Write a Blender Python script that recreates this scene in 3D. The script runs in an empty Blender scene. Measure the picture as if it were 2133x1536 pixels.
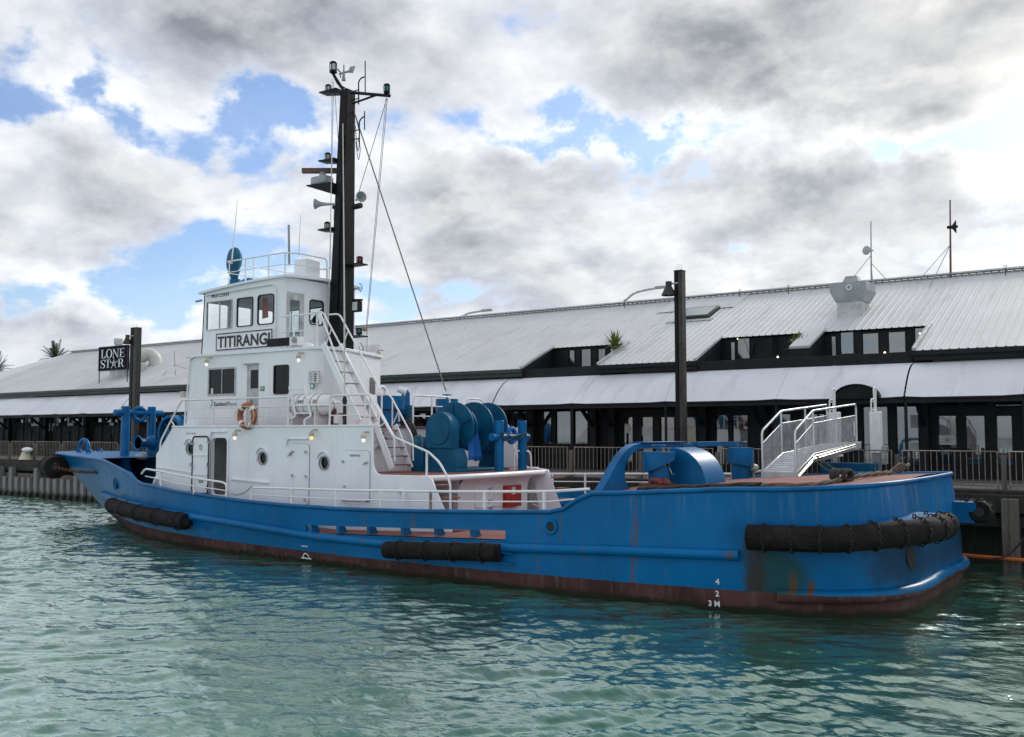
import bpy, bmesh, math, random
from math import sin, cos, pi, radians, sqrt
from mathutils import Vector, Matrix
from mathutils.geometry import tessellate_polygon
random.seed(7)

# ------------------------------------------------------------------ camera
FPX, CX, CY, HOR, VPX, CAMH = 2000.0, 1066.5, 768.0, 901.0, -1765.0, 3.35
PITCH = math.atan((HOR - CY) / FPX)
YAW = math.atan(1.0 / (((CX - VPX) / FPX) * cos(PITCH)))
scene = bpy.context.scene
col = scene.collection
cam_d = bpy.data.cameras.new('camera')
cam = bpy.data.objects.new('camera', cam_d)
col.objects.link(cam)
cam_d.sensor_width = 36.0
cam_d.lens = FPX / 2133.0 * 36.0
cam_d.clip_start = 0.1
cam_d.clip_end = 3000.0
cam.location = (0, 0, CAMH)
cam.rotation_euler = (pi / 2 + PITCH, 0, YAW)
scene.camera = cam
# pixel of the photograph -> point on a known plane of the place
_F = Vector((-sin(YAW) * cos(PITCH), cos(YAW) * cos(PITCH), sin(PITCH)))
_R = Vector((cos(YAW), sin(YAW), 0))
_U = _R.cross(_F)
_C = Vector((0, 0, CAMH))
def P(px, py, X=None, Y=None, Z=None):
    d = _F + _R * ((px - CX) / FPX) + _U * ((CY - py) / FPX)
    if X is not None: t = X / d.x
    elif Y is not None: t = Y / d.y
    else: t = (Z - CAMH) / d.z
    return _C + d * t
def XZ(px, py, Y):
    p = P(px, py, Y=Y); return (p.x, p.z)

# ------------------------------------------------------------------ sky, sun, exposure
SUN_EL, SUN_AZ = radians(31), radians(4)      # azimuth measured from +Y (behind the wharf) towards +X
world = bpy.data.worlds.new('World')
scene.world = world
world.use_nodes = True
wn, wl = world.node_tree.nodes, world.node_tree.links
wn.clear()
class NT:
    """tiny node-graph helper"""
    def __init__(s, nt): s.n, s.l = nt.nodes, nt.links
    def add(s, kind, ins=None, **kw):
        n = s.n.new(kind)
        for k, v in kw.items(): setattr(n, k, v)
        for k, v in (ins or {}).items(): s.set(n.inputs[k], v)
        return n
    def set(s, sock, v):
        if hasattr(v, 'is_linked') or isinstance(v, bpy.types.NodeSocket): s.l.new(v, sock)
        else: sock.default_value = v
    def m(s, op, a, b=0.0, c=None, clamp=False):
        n = s.n.new('ShaderNodeMath'); n.operation = op; n.use_clamp = clamp
        s.set(n.inputs[0], a); s.set(n.inputs[1], b)
        if c is not None: s.set(n.inputs[2], c)
        return n.outputs[0]
    def vm(s, op, a, b=None, scale=None):
        n = s.n.new('ShaderNodeVectorMath'); n.operation = op
        s.set(n.inputs[0], a)
        if b is not None: s.set(n.inputs[1], b)
        if scale is not None: s.set(n.inputs['Scale'], scale)
        return n.outputs['Value'] if op in ('DOT_PRODUCT', 'LENGTH', 'DISTANCE') else n.outputs[0]
    def noise(s, vec, scale, detail=4, rough=0.5, dist=0.0, dim='3D', lac=2.0):
        n = s.n.new('ShaderNodeTexNoise'); n.noise_dimensions = dim
        if vec is not None: s.set(n.inputs['Vector'], vec)
        s.set(n.inputs['Scale'], scale); s.set(n.inputs['Detail'], detail); s.set(n.inputs['Roughness'], rough)
        s.set(n.inputs['Distortion'], dist); s.set(n.inputs['Lacunarity'], lac)
        return n.outputs['Fac']
    def ramp(s, v, lo, hi, a=0.0, b=1.0, smooth=True):
        n = s.n.new('ShaderNodeMapRange'); n.interpolation_type = 'SMOOTHSTEP' if smooth else 'LINEAR'
        n.clamp = True
        s.set(n.inputs['Value'], v); s.set(n.inputs['From Min'], lo); s.set(n.inputs['From Max'], hi)
        s.set(n.inputs['To Min'], a); s.set(n.inputs['To Max'], b)
        return n.outputs['Result']
    def mix(s, fac, a, b, blend='MIX'):
        n = s.n.new('ShaderNodeMix'); n.data_type = 'RGBA'; n.blend_type = blend
        s.set(n.inputs[0], fac)
        for i, v in ((6, a), (7, b)):
            if isinstance(v, (tuple, list)): v = tuple(v) + ((1.0,) if len(v) == 3 else ())
            s.set(n.inputs[i], v)
        return n.outputs[2]
    def mapping(s, vec, scale=(1, 1, 1), loc=(0, 0, 0), rot=(0, 0, 0)):
        n = s.n.new('ShaderNodeMapping'); s.set(n.inputs['Vector'], vec)
        n.inputs['Scale'].default_value = scale; n.inputs['Location'].default_value = loc
        n.inputs['Rotation'].default_value = rot
        return n.outputs[0]

def build_world():
    g = NT(world.node_tree)
    tc = g.add('ShaderNodeTexCoord').outputs['Generated']
    d = g.vm('NORMALIZE', tc)
    sep = g.add('ShaderNodeSeparateXYZ', {0: d})
    z = g.m('MAXIMUM', sep.outputs[2], 0.0)
    sky = g.add('ShaderNodeTexSky', sky_type='NISHITA')
    sky.sun_disc = False
    sky.sun_elevation = SUN_EL
    sky.sun_rotation = SUN_AZ
    sky.air_density = 1.0; sky.dust_density = 0.6; sky.ozone_density = 1.6
    blue = g.mix(1.0, sky.outputs[0], (0.088, 0.1, 0.12), 'MULTIPLY')
    # cloud layer: directions laid out on a high flat layer, so clouds shrink and flatten towards the horizon
    def dome(zoff):
        k = g.m('DIVIDE', 1.0, g.m('ADD', g.m('ADD', z, zoff), 0.36))
        c = g.add('ShaderNodeCombineXYZ', {0: g.m('MULTIPLY', sep.outputs[0], k), 1: g.m('MULTIPLY', sep.outputs[1], k), 2: 0.0})
        return c.outputs[0]
    def dens(zoff):
        p = dome(zoff)
        big = g.noise(g.mapping(p, loc=CLOUD_SEED), 1.75, 3, 0.5, 0.2)
        det = g.noise(g.mapping(p, loc=(CLOUD_SEED[0] + 3.1, CLOUD_SEED[1] - 7.7, 0.4)), 5.6, 8, 0.58, 0.15)
        return g.m('ADD', g.m('MULTIPLY', big, 0.58), g.m('MULTIPLY', det, 0.54))
    n1 = dens(0.0); n2 = dens(0.04)
    # weather: where today's clear patches and cloud banks happen to be
    wob = g.add('ShaderNodeTexNoise', {'Vector': d, 'Scale': 9.0, 'Detail': 5.0, 'Roughness': 0.6}).outputs['Color']
    dw = g.vm('ADD', d, g.vm('SCALE', g.vm('SUBTRACT', wob, (0.5, 0.5, 0.5)), scale=0.16))
    acc = n1
    for (px, py, w, hgt, amp) in WEATHER:
        c0 = P(px, py, Y=1000.0) - _C; c0.normalize()
        up = (Vector((0, 0, 1)) - c0 * c0.z).normalized()
        side = c0.cross(up)
        u = g.m('DIVIDE', g.vm('DOT_PRODUCT', dw, tuple(side)), w)
        v = g.m('DIVIDE', g.vm('DOT_PRODUCT', dw, tuple(up)), hgt)
        r2 = g.m('ADD', g.m('MULTIPLY', u, u), g.m('MULTIPLY', v, v))
        front = g.m('GREATER_THAN', g.vm('DOT_PRODUCT', d, tuple(c0)), 0.0)
        e = g.m('MULTIPLY', g.m('POWER', 2.718, g.m('MULTIPLY', r2, -1.0)), g.m('MULTIPLY', front, amp*0.75))
        acc = g.m('ADD', acc, e)
    cover = g.ramp(acc, 0.434, 0.526, 0.10, 1.0)
    thick = g.ramp(acc, 0.465, 0.68, smooth=False)
    lit = g.ramp(g.m('SUBTRACT', n1, n2), -0.085, 0.085, smooth=False)
    sund = Vector((sin(SUN_AZ) * cos(SUN_EL), cos(SUN_AZ) * cos(SUN_EL), sin(SUN_EL)))
    sd = g.m('MAXIMUM', g.vm('DOT_PRODUCT', d, tuple(sund)), 0.0)
    glow = g.m('POWER', sd, 11.0)
    grey = g.mix(lit, (0.22, 0.24, 0.285), (0.60, 0.61, 0.63))
    white = g.mix(lit, (0.58, 0.62, 0.70), (0.92, 0.94, 0.96))
    cc = g.mix(thick, white, grey)
    warm = g.mix(g.m('MULTIPLY', glow, g.m('SUBTRACT', 1.0, g.m('MULTIPLY', thick, 0.75))), (0, 0, 0), (0.50, 0.44, 0.30))
    cc = g.mix(1.0, cc, warm, 'ADD')
    skyc = g.mix(cover, blue, cc)
    # haze band and the ground half below the horizon
    hz = g.ramp(sep.outputs[2], 0.0, 0.16)
    skyc = g.mix(hz, g.mix(0.45, skyc, (0.66, 0.72, 0.80)), skyc)
    below = g.ramp(sep.outputs[2], -0.03, 0.0)
    skyc = g.mix(below, (0.10, 0.11, 0.11), skyc)
    bg = g.add('ShaderNodeBackground', {'Color': skyc, 'Strength': SKY_STRENGTH})
    out = g.add('ShaderNodeOutputWorld')
    g.l.new(bg.outputs[0], out.inputs[0])
CLOUD_SEED = (2.3, 5.1, 0.0)
SKY_STRENGTH = 1.0
WEATHER = [(560, 245, .06, .026, -.18), (1300, 295, .19, .026, -.24), (1900, 300, .12, .02, -.16), (120, 250, .10, .02, -.12), (250, 610, .20, .028, -.19), (20, 60, .04, .05, -.12), (420, 70, .16, .05, .12), (330, 190, .14, .03, .05), (900, 330, .08, .03, .06),
           (1530, 545, .04, .018, -.12), (810, 610, .05, .022, -.14), (150, 230, .10, .04, -.06), (2100, 350, .03, .02, -.10),
           (350, 400, .16, .045, .10), (1080, 375, .10, .035, .12), (1650, 440, .16, .045, .12), (1700, 130, .25, .06, .12),
           (1050, 90, .25, .05, .06), (80, 690, .12, .03, .10), (1900, 520, .15, .05, .06)]
build_world()

sun_d = bpy.data.lights.new('sun', 'SUN')
sun_d.energy = 1.5
sun_d.angle = radians(12)
sun_d.color = (1.0, 0.95, 0.86)
sun = bpy.data.objects.new('sun', sun_d)
col.objects.link(sun)
sun.rotation_euler = Vector((-sin(SUN_AZ) * cos(SUN_EL), -cos(SUN_AZ) * cos(SUN_EL), -sin(SUN_EL))).to_track_quat('-Z', 'Y').to_euler()
scene.view_settings.view_transform = 'Standard'
scene.view_settings.look = 'None'
scene.view_settings.exposure = 0.36
scene.view_settings.gamma = 1.0
scene.view_settings.use_curve_mapping = False

# ------------------------------------------------------------------ materials
def new_mat(name):
    m = bpy.data.materials.new(name); m.use_nodes = True
    g = NT(m.node_tree); b = m.node_tree.nodes['Principled BSDF']
    return m, g, b
def tone(g, base, coords, scale=1.5, amt=0.25, detail=5):
    n = g.noise(coords, scale, detail, 0.6)
    lo = tuple(max(0, c * (1 - amt)) for c in base); hi = tuple(min(1, c * (1 + amt)) for c in base)
    return g.mix(g.ramp(n, 0.3, 0.7), lo, hi)
def simple(name, base, rough=0.5, metal=0.0, amt=0.15, scale=2.0, bump=0.0, bscale=30.0, spec=None):
    m, g, b = new_mat(name)
    co = g.add('ShaderNodeTexCoord').outputs['Object']
    g.set(b.inputs['Base Color'], tone(g, base, co, scale, amt))
    n = g.noise(co, scale * 3, 4)
    g.set(b.inputs['Roughness'], g.ramp(n, 0.3, 0.7, max(0.02, rough - 0.08), min(1, rough + 0.1)))
    b.inputs['Metallic'].default_value = metal
    if spec is not None: b.inputs['Specular IOR Level'].default_value = spec
    if bump:
        bn = g.add('ShaderNodeBump', {'Strength': bump, 'Distance': 0.02, 'Height': g.noise(co, bscale, 5, 0.6)})
        g.l.new(bn.outputs[0], b.inputs['Normal'])
    return m
def streaks(g, co, sx, sz, lo, hi, seed=0.0):
    n = g.noise(g.mapping(co, scale=(sx, sx, sz), loc=(seed, seed, seed)), 1.0, 5, 0.65)
    return g.ramp(n, lo, hi)
def white_paint(name='white_paint', base=(0.81, 0.84, 0.88)):
    m, g, b = new_mat(name)
    co = g.add('ShaderNodeTexCoord').outputs['Object']
    c = tone(g, base, co, 0.7, 0.05)
    s = streaks(g, co, 5.0, 0.45, 0.56, 0.80)
    c = g.mix(g.m('MULTIPLY', s, 0.30), c, (0.45, 0.43, 0.40))
    r = streaks(g, co, 9.0, 0.7, 0.665, 0.78, 4.0)
    c = g.mix(g.m('MULTIPLY', r, 0.75), c, (0.30, 0.15, 0.07))
    sp = g.ramp(g.noise(co, 14.0, 3, 0.5), 0.735, 0.765)
    c = g.mix(g.m('MULTIPLY', sp, 0.5), c, (0.25, 0.14, 0.08))
    g.set(b.inputs['Base Color'], c)
    b.inputs['Roughness'].default_value = 0.38
    h = g.noise(co, 0.9, 2)
    bn = g.add('ShaderNodeBump', {'Strength': 0.45, 'Distance': 0.06, 'Height': h})
    g.l.new(bn.outputs[0], b.inputs['Normal'])
    return m
def hull_paint():
    m, g, b = new_mat('hull_paint')
    co = g.add('ShaderNodeTexCoord').outputs['Object']
    sep = g.add('ShaderNodeSeparateXYZ', {0: co})
    x, z = sep.outputs[0], sep.outputs[2]
    blue = tone(g, (0.000, 0.130, 0.335), co, 0.5, 0.16)
    fad = g.ramp(g.noise(g.mapping(co, scale=(0.5, 0.5, 0.9)), 1.0, 5, 0.6), 0.45, 0.72)
    blue = g.mix(g.m('MULTIPLY', fad, 0.30), blue, (0.002, 0.165, 0.44))
    # chalky run-off below the stern gunwale
    top = g.m('MULTIPLY', g.ramp(z, 1.45, 2.2), g.ramp(x, -10.2, -9.0))
    run = g.m('MULTIPLY', streaks(g, co, 7.0, 0.30, 0.50, 0.68, 9.0), top)
    blue = g.mix(g.m('MULTIPLY', run, 0.45), blue, (0.16, 0.24, 0.36))
    rust = g.m('MULTIPLY', streaks(g, co, 3.2, 0.22, 0.615, 0.70, 2.0), 0.9)
    blue = g.mix(g.m('MULTIPLY', rust, 0.75), blue, (0.13, 0.075, 0.035))
    scr = g.m('MULTIPLY', g.ramp(g.noise(g.mapping(co, scale=(0.6, 0.6, 9.0), rot=(0, 0.12, 0)), 2.2, 7, 0.75), 0.62, 0.68), g.ramp(z, 1.5, 0.9))
    blue = g.mix(g.m('MULTIPLY', scr, 0.45), blue, (0.05, 0.10, 0.16))
    sc = g.ramp(g.noise(g.mapping(co, scale=(1.2, 1.2, 6.0)), 2.0, 6, 0.7), 0.66, 0.70)
    blue = g.mix(g.m('MULTIPLY', sc, 0.30), blue, (0.02, 0.05, 0.10))
    # worn bare patch under the stern fender; outlet soot widened into painted stern shade
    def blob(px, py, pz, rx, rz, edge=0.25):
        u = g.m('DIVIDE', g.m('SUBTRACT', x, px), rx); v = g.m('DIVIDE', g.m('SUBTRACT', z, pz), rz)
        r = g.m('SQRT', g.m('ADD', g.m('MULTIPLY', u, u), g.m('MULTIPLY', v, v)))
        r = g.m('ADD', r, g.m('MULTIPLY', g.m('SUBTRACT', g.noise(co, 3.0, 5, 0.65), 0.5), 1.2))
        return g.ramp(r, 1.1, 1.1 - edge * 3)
    blue = g.mix(g.m('MULTIPLY', blob(-6.25, 0, 0.72, 0.62, 0.75), 0.9), blue, (0.020, 0.072, 0.070))
    blue = g.mix(g.m('MULTIPLY', blob(-6.72, 0, 0.6, 0.26, 1.1), 0.95), blue, (0.045, 0.042, 0.034))
    blue = g.mix(g.m('MULTIPLY', blob(-6.05, 0, 0.55, 0.10, 0.30), 0.9), blue, (0.12, 0.065, 0.025))
    blue = g.mix(g.m('MULTIPLY', blob(-5.75, 0, 0.50, 0.07, 0.25), 0.9), blue, (0.12, 0.065, 0.025))
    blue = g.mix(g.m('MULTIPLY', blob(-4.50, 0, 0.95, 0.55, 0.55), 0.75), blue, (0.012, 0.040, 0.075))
    # boot-top
    red = tone(g, (0.080, 0.036, 0.036), co, 1.2, 0.35)
    rf = streaks(g, co, 6.0, 0.5, 0.5, 0.75, 6.0)
    red = g.mix(g.m('MULTIPLY', rf, 0.65), red, (0.15, 0.115, 0.105))
    zb = g.m('ADD', 0.30, g.m('MULTIPLY', g.m('ABSOLUTE', g.m('ADD', x, 17.5)), 0.010))
    zw = g.m('ADD', z, g.m('MULTIPLY', g.m('SUBTRACT', g.noise(co, 3.0, 4), 0.5), 0.03))
    isr = g.m('LESS_THAN', zw, zb)
    c = g.mix(isr, blue, red)
    zn = g.m('ADD', z, g.m('MULTIPLY', g.m('SUBTRACT', g.noise(co, 2.2, 6, 0.7), 0.5), 0.26))
    slime = g.ramp(zn, 0.17, 0.07)
    c = g.mix(slime, c, (0.022, 0.024, 0.014))
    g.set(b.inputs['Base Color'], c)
    g.set(b.inputs['Roughness'], g.m('ADD', 0.36, g.m('MULTIPLY', isr, 0.35)))
    b.inputs['Specular IOR Level'].default_value = 0.16
    h1 = g.noise(g.mapping(co, scale=(1.0, 1.0, 0.7)), 1.1, 2, 0.4)
    h2 = g.noise(co, 40, 3)
    fr = g.m('ABSOLUTE', g.m('SINE', g.m('MULTIPLY', x, 5.6)))            # plating drawn in between the frames
    seam = g.m('ADD', g.ramp(g.m('ABSOLUTE', g.m('SINE', g.m('MULTIPLY', x, 1.31))), 0.0, 0.022, 1.0, 0.0), g.ramp(g.m('ABSOLUTE', g.m('SUBTRACT', z, 1.34)), 0.0, 0.014, 0.8, 0.0))
    hh = g.m('ADD', g.m('ADD', h1, g.m('MULTIPLY', h2, 0.015)), g.m('ADD', g.m('MULTIPLY', fr, -0.10), g.m('MULTIPLY', seam, 0.10)))
    bn = g.add('ShaderNodeBump', {'Strength': 0.5, 'Distance': 0.06, 'Height': hh})
    g.l.new(bn.outputs[0], b.inputs['Normal'])
    return m
def blue_gear(name='blue_gear', base=(0.000, 0.112, 0.295), dirty=0.35, rough=0.4):
    m, g, b = new_mat(name)
    co = g.add('ShaderNodeTexCoord').outputs['Object']
    c = tone(g, base, co, 1.6, 0.22)
    s = streaks(g, co, 5.0, 0.8, 0.52, 0.78, 1.0)
    c = g.mix(g.m('MULTIPLY', s, dirty), c, (0.03, 0.05, 0.06))
    r = g.ramp(g.noise(co, 5.0, 7, 0.7), 0.66, 0.72)
    c = g.mix(g.m('MULTIPLY', r, dirty * 1.2), c, (0.13, 0.06, 0.03))
    g.set(b.inputs['Base Color'], c)
    b.inputs['Roughness'].default_value = rough
    b.inputs['Specular IOR Level'].default_value = 0.22
    bn = g.add('ShaderNodeBump', {'Strength': 0.15, 'Distance': 0.02, 'Height': g.noise(co, 12, 4)})
    g.l.new(bn.outputs[0], b.inputs['Normal'])
    return m
def glass_mat(name, tint=(0.75, 0.82, 0.85), refl=0.12, opacity=0.25, dark=(0.02, 0.025, 0.03)):
    m, g, b = new_mat(name)
    n = g.n; n.remove(b)
    out = [k for k in n if k.type == 'OUTPUT_MATERIAL'][0]
    tr = g.add('ShaderNodeBsdfTransparent', {'Color': tint + (1,)})
    df = g.add('ShaderNodeBsdfDiffuse', {'Color': dark + (1,)})
    gl = g.add('ShaderNodeBsdfGlossy', {'Color': (0.9, 0.93, 0.95, 1), 'Roughness': 0.03})
    co = g.add('ShaderNodeTexCoord').outputs['Object']
    bn = g.add('ShaderNodeBump', {'Strength': 0.05, 'Distance': 0.02, 'Height': g.noise(co, 1.5, 2)})
    g.l.new(bn.outputs[0], gl.inputs['Normal'])
    a = g.add('ShaderNodeMixShader', {0: opacity, 1: tr.outputs[0], 2: df.outputs[0]})
    fr = g.add('ShaderNodeLayerWeight', {'Blend': 0.5})
    f = g.m('ADD', g.m('MULTIPLY', g.m('POWER', fr.outputs['Facing'], 4.0), 0.8), 0.02 + refl, clamp=True)
    mx = g.add('ShaderNodeMixShader', {0: f, 1: a.outputs[0], 2: gl.outputs[0]})
    g.l.new(mx.outputs[0], out.inputs[0])
    return m
def emis(name, c, s):
    m, g, b = new_mat(name)
    b.inputs['Base Color'].default_value = c + (1,)
    b.inputs['Emission Color'].default_value = c + (1,)
    b.inputs['Emission Strength'].default_value = s
    return m
def rubber_mat():
    m, g, b = new_mat('fender_rubber')
    co = g.add('ShaderNodeTexCoord').outputs['Object']
    c = tone(g, (0.013, 0.011, 0.011), co, 3.0, 0.5)
    w = g.ramp(g.noise(g.mapping(co, scale=(1, 1, 3)), 3.5, 7, 0.7), 0.55, 0.75)
    c = g.mix(g.m('MULTIPLY', w, 0.8), c, (0.05, 0.042, 0.037))
    r = g.ramp(g.noise(co, 2.2, 6, 0.7), 0.68, 0.74)
    c = g.mix(g.m('MULTIPLY', r, 0.5), c, (0.16, 0.07, 0.03))
    g.set(b.inputs['Base Color'], c); b.inputs['Roughness'].default_value = 0.82; b.inputs['Specular IOR Level'].default_value = 0.2
    bn = g.add('ShaderNodeBump', {'Strength': 0.5, 'Distance': 0.03, 'Height': g.noise(co, 9, 6, 0.65)})
    g.l.new(bn.outputs[0], b.inputs['Normal'])
    return m
def deck_red():
    m, g, b = new_mat('red_deck_paint')
    co = g.add('ShaderNodeTexCoord').outputs['Object']
    c = tone(g, (0.20, 0.062, 0.052), co, 0.8, 0.25)
    d = g.ramp(g.noise(co, 2.5, 6, 0.65), 0.48, 0.7)
    c = g.mix(g.m('MULTIPLY', d, 0.5), c, (0.20, 0.13, 0.11))
    g.set(b.inputs['Base Color'], c); b.inputs['Roughness'].default_value = 0.75
    bn = g.add('ShaderNodeBump', {'Strength': 0.3, 'Distance': 0.01, 'Height': g.noise(co, 25, 4)})
    g.l.new(bn.outputs[0], b.inputs['Normal'])
    return m
def wood_mat(name, base, rough=0.85):
    m, g, b = new_mat(name)
    co = g.add('ShaderNodeTexCoord').outputs['Object']
    n = g.noise(g.mapping(co, scale=(9, 9, 0.7)), 1.0, 6, 0.65)
    c = g.mix(g.ramp(n, 0.3, 0.7), tuple(k * 0.5 for k in base), tuple(min(1, k * 1.3) for k in base))
    g.set(b.inputs['Base Color'], c); b.inputs['Roughness'].default_value = rough
    bn = g.add('ShaderNodeBump', {'Strength': 0.4, 'Distance': 0.02, 'Height': n})
    g.l.new(bn.outputs[0], b.inputs['Normal'])
    return m
def pile_mat():
    m, g, b = new_mat('pile_wood')
    co = g.add('ShaderNodeTexCoord').outputs['Object']
    z = g.add('ShaderNodeSeparateXYZ', {0: co}).outputs[2]
    n = g.noise(g.mapping(co, scale=(9, 9, 0.8)), 1.0, 6, 0.65)
    c = g.mix(g.ramp(n, 0.3, 0.7), (0.12, 0.115, 0.11), (0.30, 0.29, 0.28))
    zz = g.m('ADD', z, g.m('MULTIPLY', n, 0.35))
    c = g.mix(g.ramp(zz, 0.62, 0.35), c, (0.03, 0.033, 0.02))
    g.set(b.inputs['Base Color'], c); b.inputs['Roughness'].default_value = 0.85
    bn = g.add('ShaderNodeBump', {'Strength': 0.4, 'Distance': 0.02, 'Height': n})
    g.l.new(bn.outputs[0], b.inputs['Normal'])
    return m
def roof_mat():
    m, g, b = new_mat('roof_iron')
    co = g.add('ShaderNodeNewGeometry').outputs['Position']
    c = tone(g, (0.58, 0.585, 0.595), co, 0.4, 0.06)
    s = g.ramp(g.noise(g.mapping(co, scale=(3.0, 0.35, 0.35)), 1.0, 6, 0.65), 0.5, 0.75)
    c = g.mix(g.m('MULTIPLY', s, 0.55), c, (0.38, 0.375, 0.36))
    pt = g.ramp(g.noise(co, 0.9, 6, 0.7), 0.60, 0.70)
    c = g.mix(g.m('MULTIPLY', pt, 0.35), c, (0.33, 0.31, 0.28))
    g.set(b.inputs['Base Color'], c); b.inputs['Roughness'].default_value = 0.52
    b.inputs['Metallic'].default_value = 0.0
    return m
def awning_mat():
    m, g, b = new_mat('awning_fabric')
    co = g.add('ShaderNodeTexCoord').outputs['Object']
    c = tone(g, (0.74, 0.76, 0.80), co, 0.7, 0.05)
    s = g.ramp(g.noise(g.mapping(co, scale=(2.0, 0.5, 0.5)), 1.0, 5, 0.6), 0.5, 0.8)
    c = g.mix(g.m('MULTIPLY', s, 0.45), c, (0.40, 0.40, 0.42))
    g.set(b.inputs['Base Color'], c); b.inputs['Roughness'].default_value = 0.6
    bn = g.add('ShaderNodeBump', {'Strength': 0.2, 'Distance': 0.05, 'Height': g.noise(co, 1.2, 3)})
    g.l.new(bn.outputs[0], b.inputs['Normal'])
    return m
def water_mat():
    m, g, b = new_mat('harbour_water')
    out = [k for k in g.n if k.type == 'OUTPUT_MATERIAL'][0]; g.n.remove(b)
    co = g.add('ShaderNodeTexCoord').outputs['Object']
    c = tone(g, (0.037, 0.128, 0.094), co, 0.12, 0.25, 3)
    n1 = g.noise(g.mapping(co, rot=(0, 0, 0.6), scale=(1.0, 2.2, 1)), 6.0, 3, 0.5)
    bn = g.add('ShaderNodeBump', {'Strength': 0.22, 'Distance': 0.05, 'Height': n1})
    df = g.add('ShaderNodeBsdfDiffuse', {'Color': c, 'Normal': bn.outputs[0]})
    gl = g.add('ShaderNodeBsdfGlossy', {'Color': (0.86, 0.97, 0.91, 1), 'Roughness': 0.012, 'Normal': bn.outputs[0]})
    lw = g.add('ShaderNodeLayerWeight', {'Blend': 0.5, 'Normal': bn.outputs[0]})
    f = g.m('ADD', 0.03, g.m('MULTIPLY', g.m('POWER', lw.outputs['Facing'], 3.3), 1.30), clamp=True)
    mx = g.add('ShaderNodeMixShader', {0: f, 1: df.outputs[0], 2: gl.outputs[0]})
    g.l.new(mx.outputs[0], out.inputs[0])
    return m

M = {}
M['white'] = white_paint()
M['white_rail'] = simple('white_rail_paint', (0.80, 0.80, 0.80), 0.4, amt=0.06, scale=4)
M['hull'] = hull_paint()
M['blue'] = blue_gear()
M['blue_dark'] = blue_gear('blue_gear_weathered', (0.002, 0.092, 0.190), 0.40, 0.5)
M['blue_tarp'] = blue_gear('blue_tarpaulin', (0.012, 0.12, 0.42), 0.1, 0.55)
M['teal_tarp'] = blue_gear('teal_cover_cloth', (0.010, 0.10, 0.17), 0.3, 0.6)
M['rubber'] = rubber_mat()
M['deck'] = deck_red()
M['black'] = simple('black_mast_paint', (0.006, 0.006, 0.0075), 0.45, amt=0.3, bump=0.1, spec=0.2)
M['black_rough'] = simple('black_rubber_seal', (0.012, 0.012, 0.014), 0.6)
M['steel'] = simple('galvanised_steel', (0.42, 0.43, 0.44), 0.45, 0.75, 0.2, 5.0)
M['alu'] = simple('aluminium', (0.62, 0.63, 0.64), 0.35, 0.85, 0.1, 4.0)
M['alu_dull'] = simple('dull_aluminium_tread', (0.45, 0.47, 0.52), 0.5, 0.5, 0.15, 4.0)
M['rust'] = simple('rusty_chain', (0.10, 0.045, 0.022), 0.85, 0.2, 0.5, 9.0, 0.4)
M['chain'] = simple('dark_chain', (0.030, 0.026, 0.024), 0.7, 0.4, 0.4, 9.0)
M['glass'] = glass_mat('cabin_glass', (0.80, 0.88, 0.90), 0.02, 0.10)
M['glass_dark'] = glass_mat('tinted_glass', (0.25, 0.30, 0.32), 0.0, 0.45, (0.012, 0.016, 0.018))
M['glass_shop'] = glass_mat('shop_window_glass', (0.62, 0.66, 0.64), 0.20, 0.10, (0.03, 0.035, 0.032))
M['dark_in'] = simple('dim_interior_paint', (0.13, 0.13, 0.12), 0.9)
M['cream_in'] = simple('grey_cabin_lining', (0.55, 0.55, 0.54), 0.7)
M['darkgrey'] = simple('charcoal_painted_timber', (0.011, 0.013, 0.016), 0.6, amt=0.25, scale=1.0, bump=0.1, spec=0.25)
M['green_fascia'] = simple('dark_green_fascia_paint', (0.012, 0.030, 0.026), 0.45, amt=0.2)
M['roof'] = roof_mat()
M['awning'] = awning_mat()
M['pole'] = simple('brown_black_steel', (0.040, 0.034, 0.031), 0.5, 0.2, 0.3, 3.0, 0.1)
M['wood'] = wood_mat('weathered_wharf_timber', (0.12, 0.105, 0.09))
M['wood_dark'] = wood_mat('dark_wet_timber', (0.028, 0.026, 0.023))
M['pile'] = pile_mat()
M['galv'] = simple('rusty_galvanised_rail', (0.24, 0.21, 0.175), 0.6, 0.4, 0.35, 12.0)
M['orange_ring'] = simple('faded_orange_foam', (0.36, 0.115, 0.045), 0.7, amt=0.25, scale=5)
M['orange_pipe'] = simple('orange_boom_rubber', (0.42, 0.10, 0.02), 0.6, amt=0.3)
M['rope'] = simple('old_hawser', (0.14, 0.115, 0.085), 0.95, amt=0.4, scale=9, bump=0.7, bscale=60)
M['rope_dark'] = simple('dark_hawser', (0.045, 0.040, 0.036), 0.95, amt=0.4, scale=9, bump=0.7, bscale=60)
M['red'] = simple('red_paint', (0.38, 0.025, 0.012), 0.45, amt=0.2)
M['maroon'] = simple('maroon_pipe_paint', (0.11, 0.010, 0.014), 0.4, amt=0.2)
M['navy'] = simple('navy_lettering', (0.012, 0.016, 0.035), 0.5)
M['teal_letter'] = simple('teal_lettering', (0.03, 0.20, 0.36), 0.5)
M['green_sign'] = simple('green_sign', (0.02, 0.22, 0.06), 0.5)
M['sign_black'] = simple('sign_black_board', (0.006, 0.007, 0.012), 0.6, spec=0.08)
M['sign_white'] = simple('sign_pale_lettering', (0.74, 0.82, 0.86), 0.5, amt=0.05)
M['cream'] = simple('cream_lamp_cage', (0.55, 0.52, 0.40), 0.5, amt=0.2)
M['bulb'] = emis('lit_deck_lamp', (1.0, 0.93, 0.78), 0.6)
M['bulb_warm'] = emis('lit_amber_lamp', (1.0, 0.62, 0.22), 0.7)
M['bulb_shop'] = emis('lit_shop_lamp', (1.0, 0.85, 0.55), 3.0)
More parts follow.
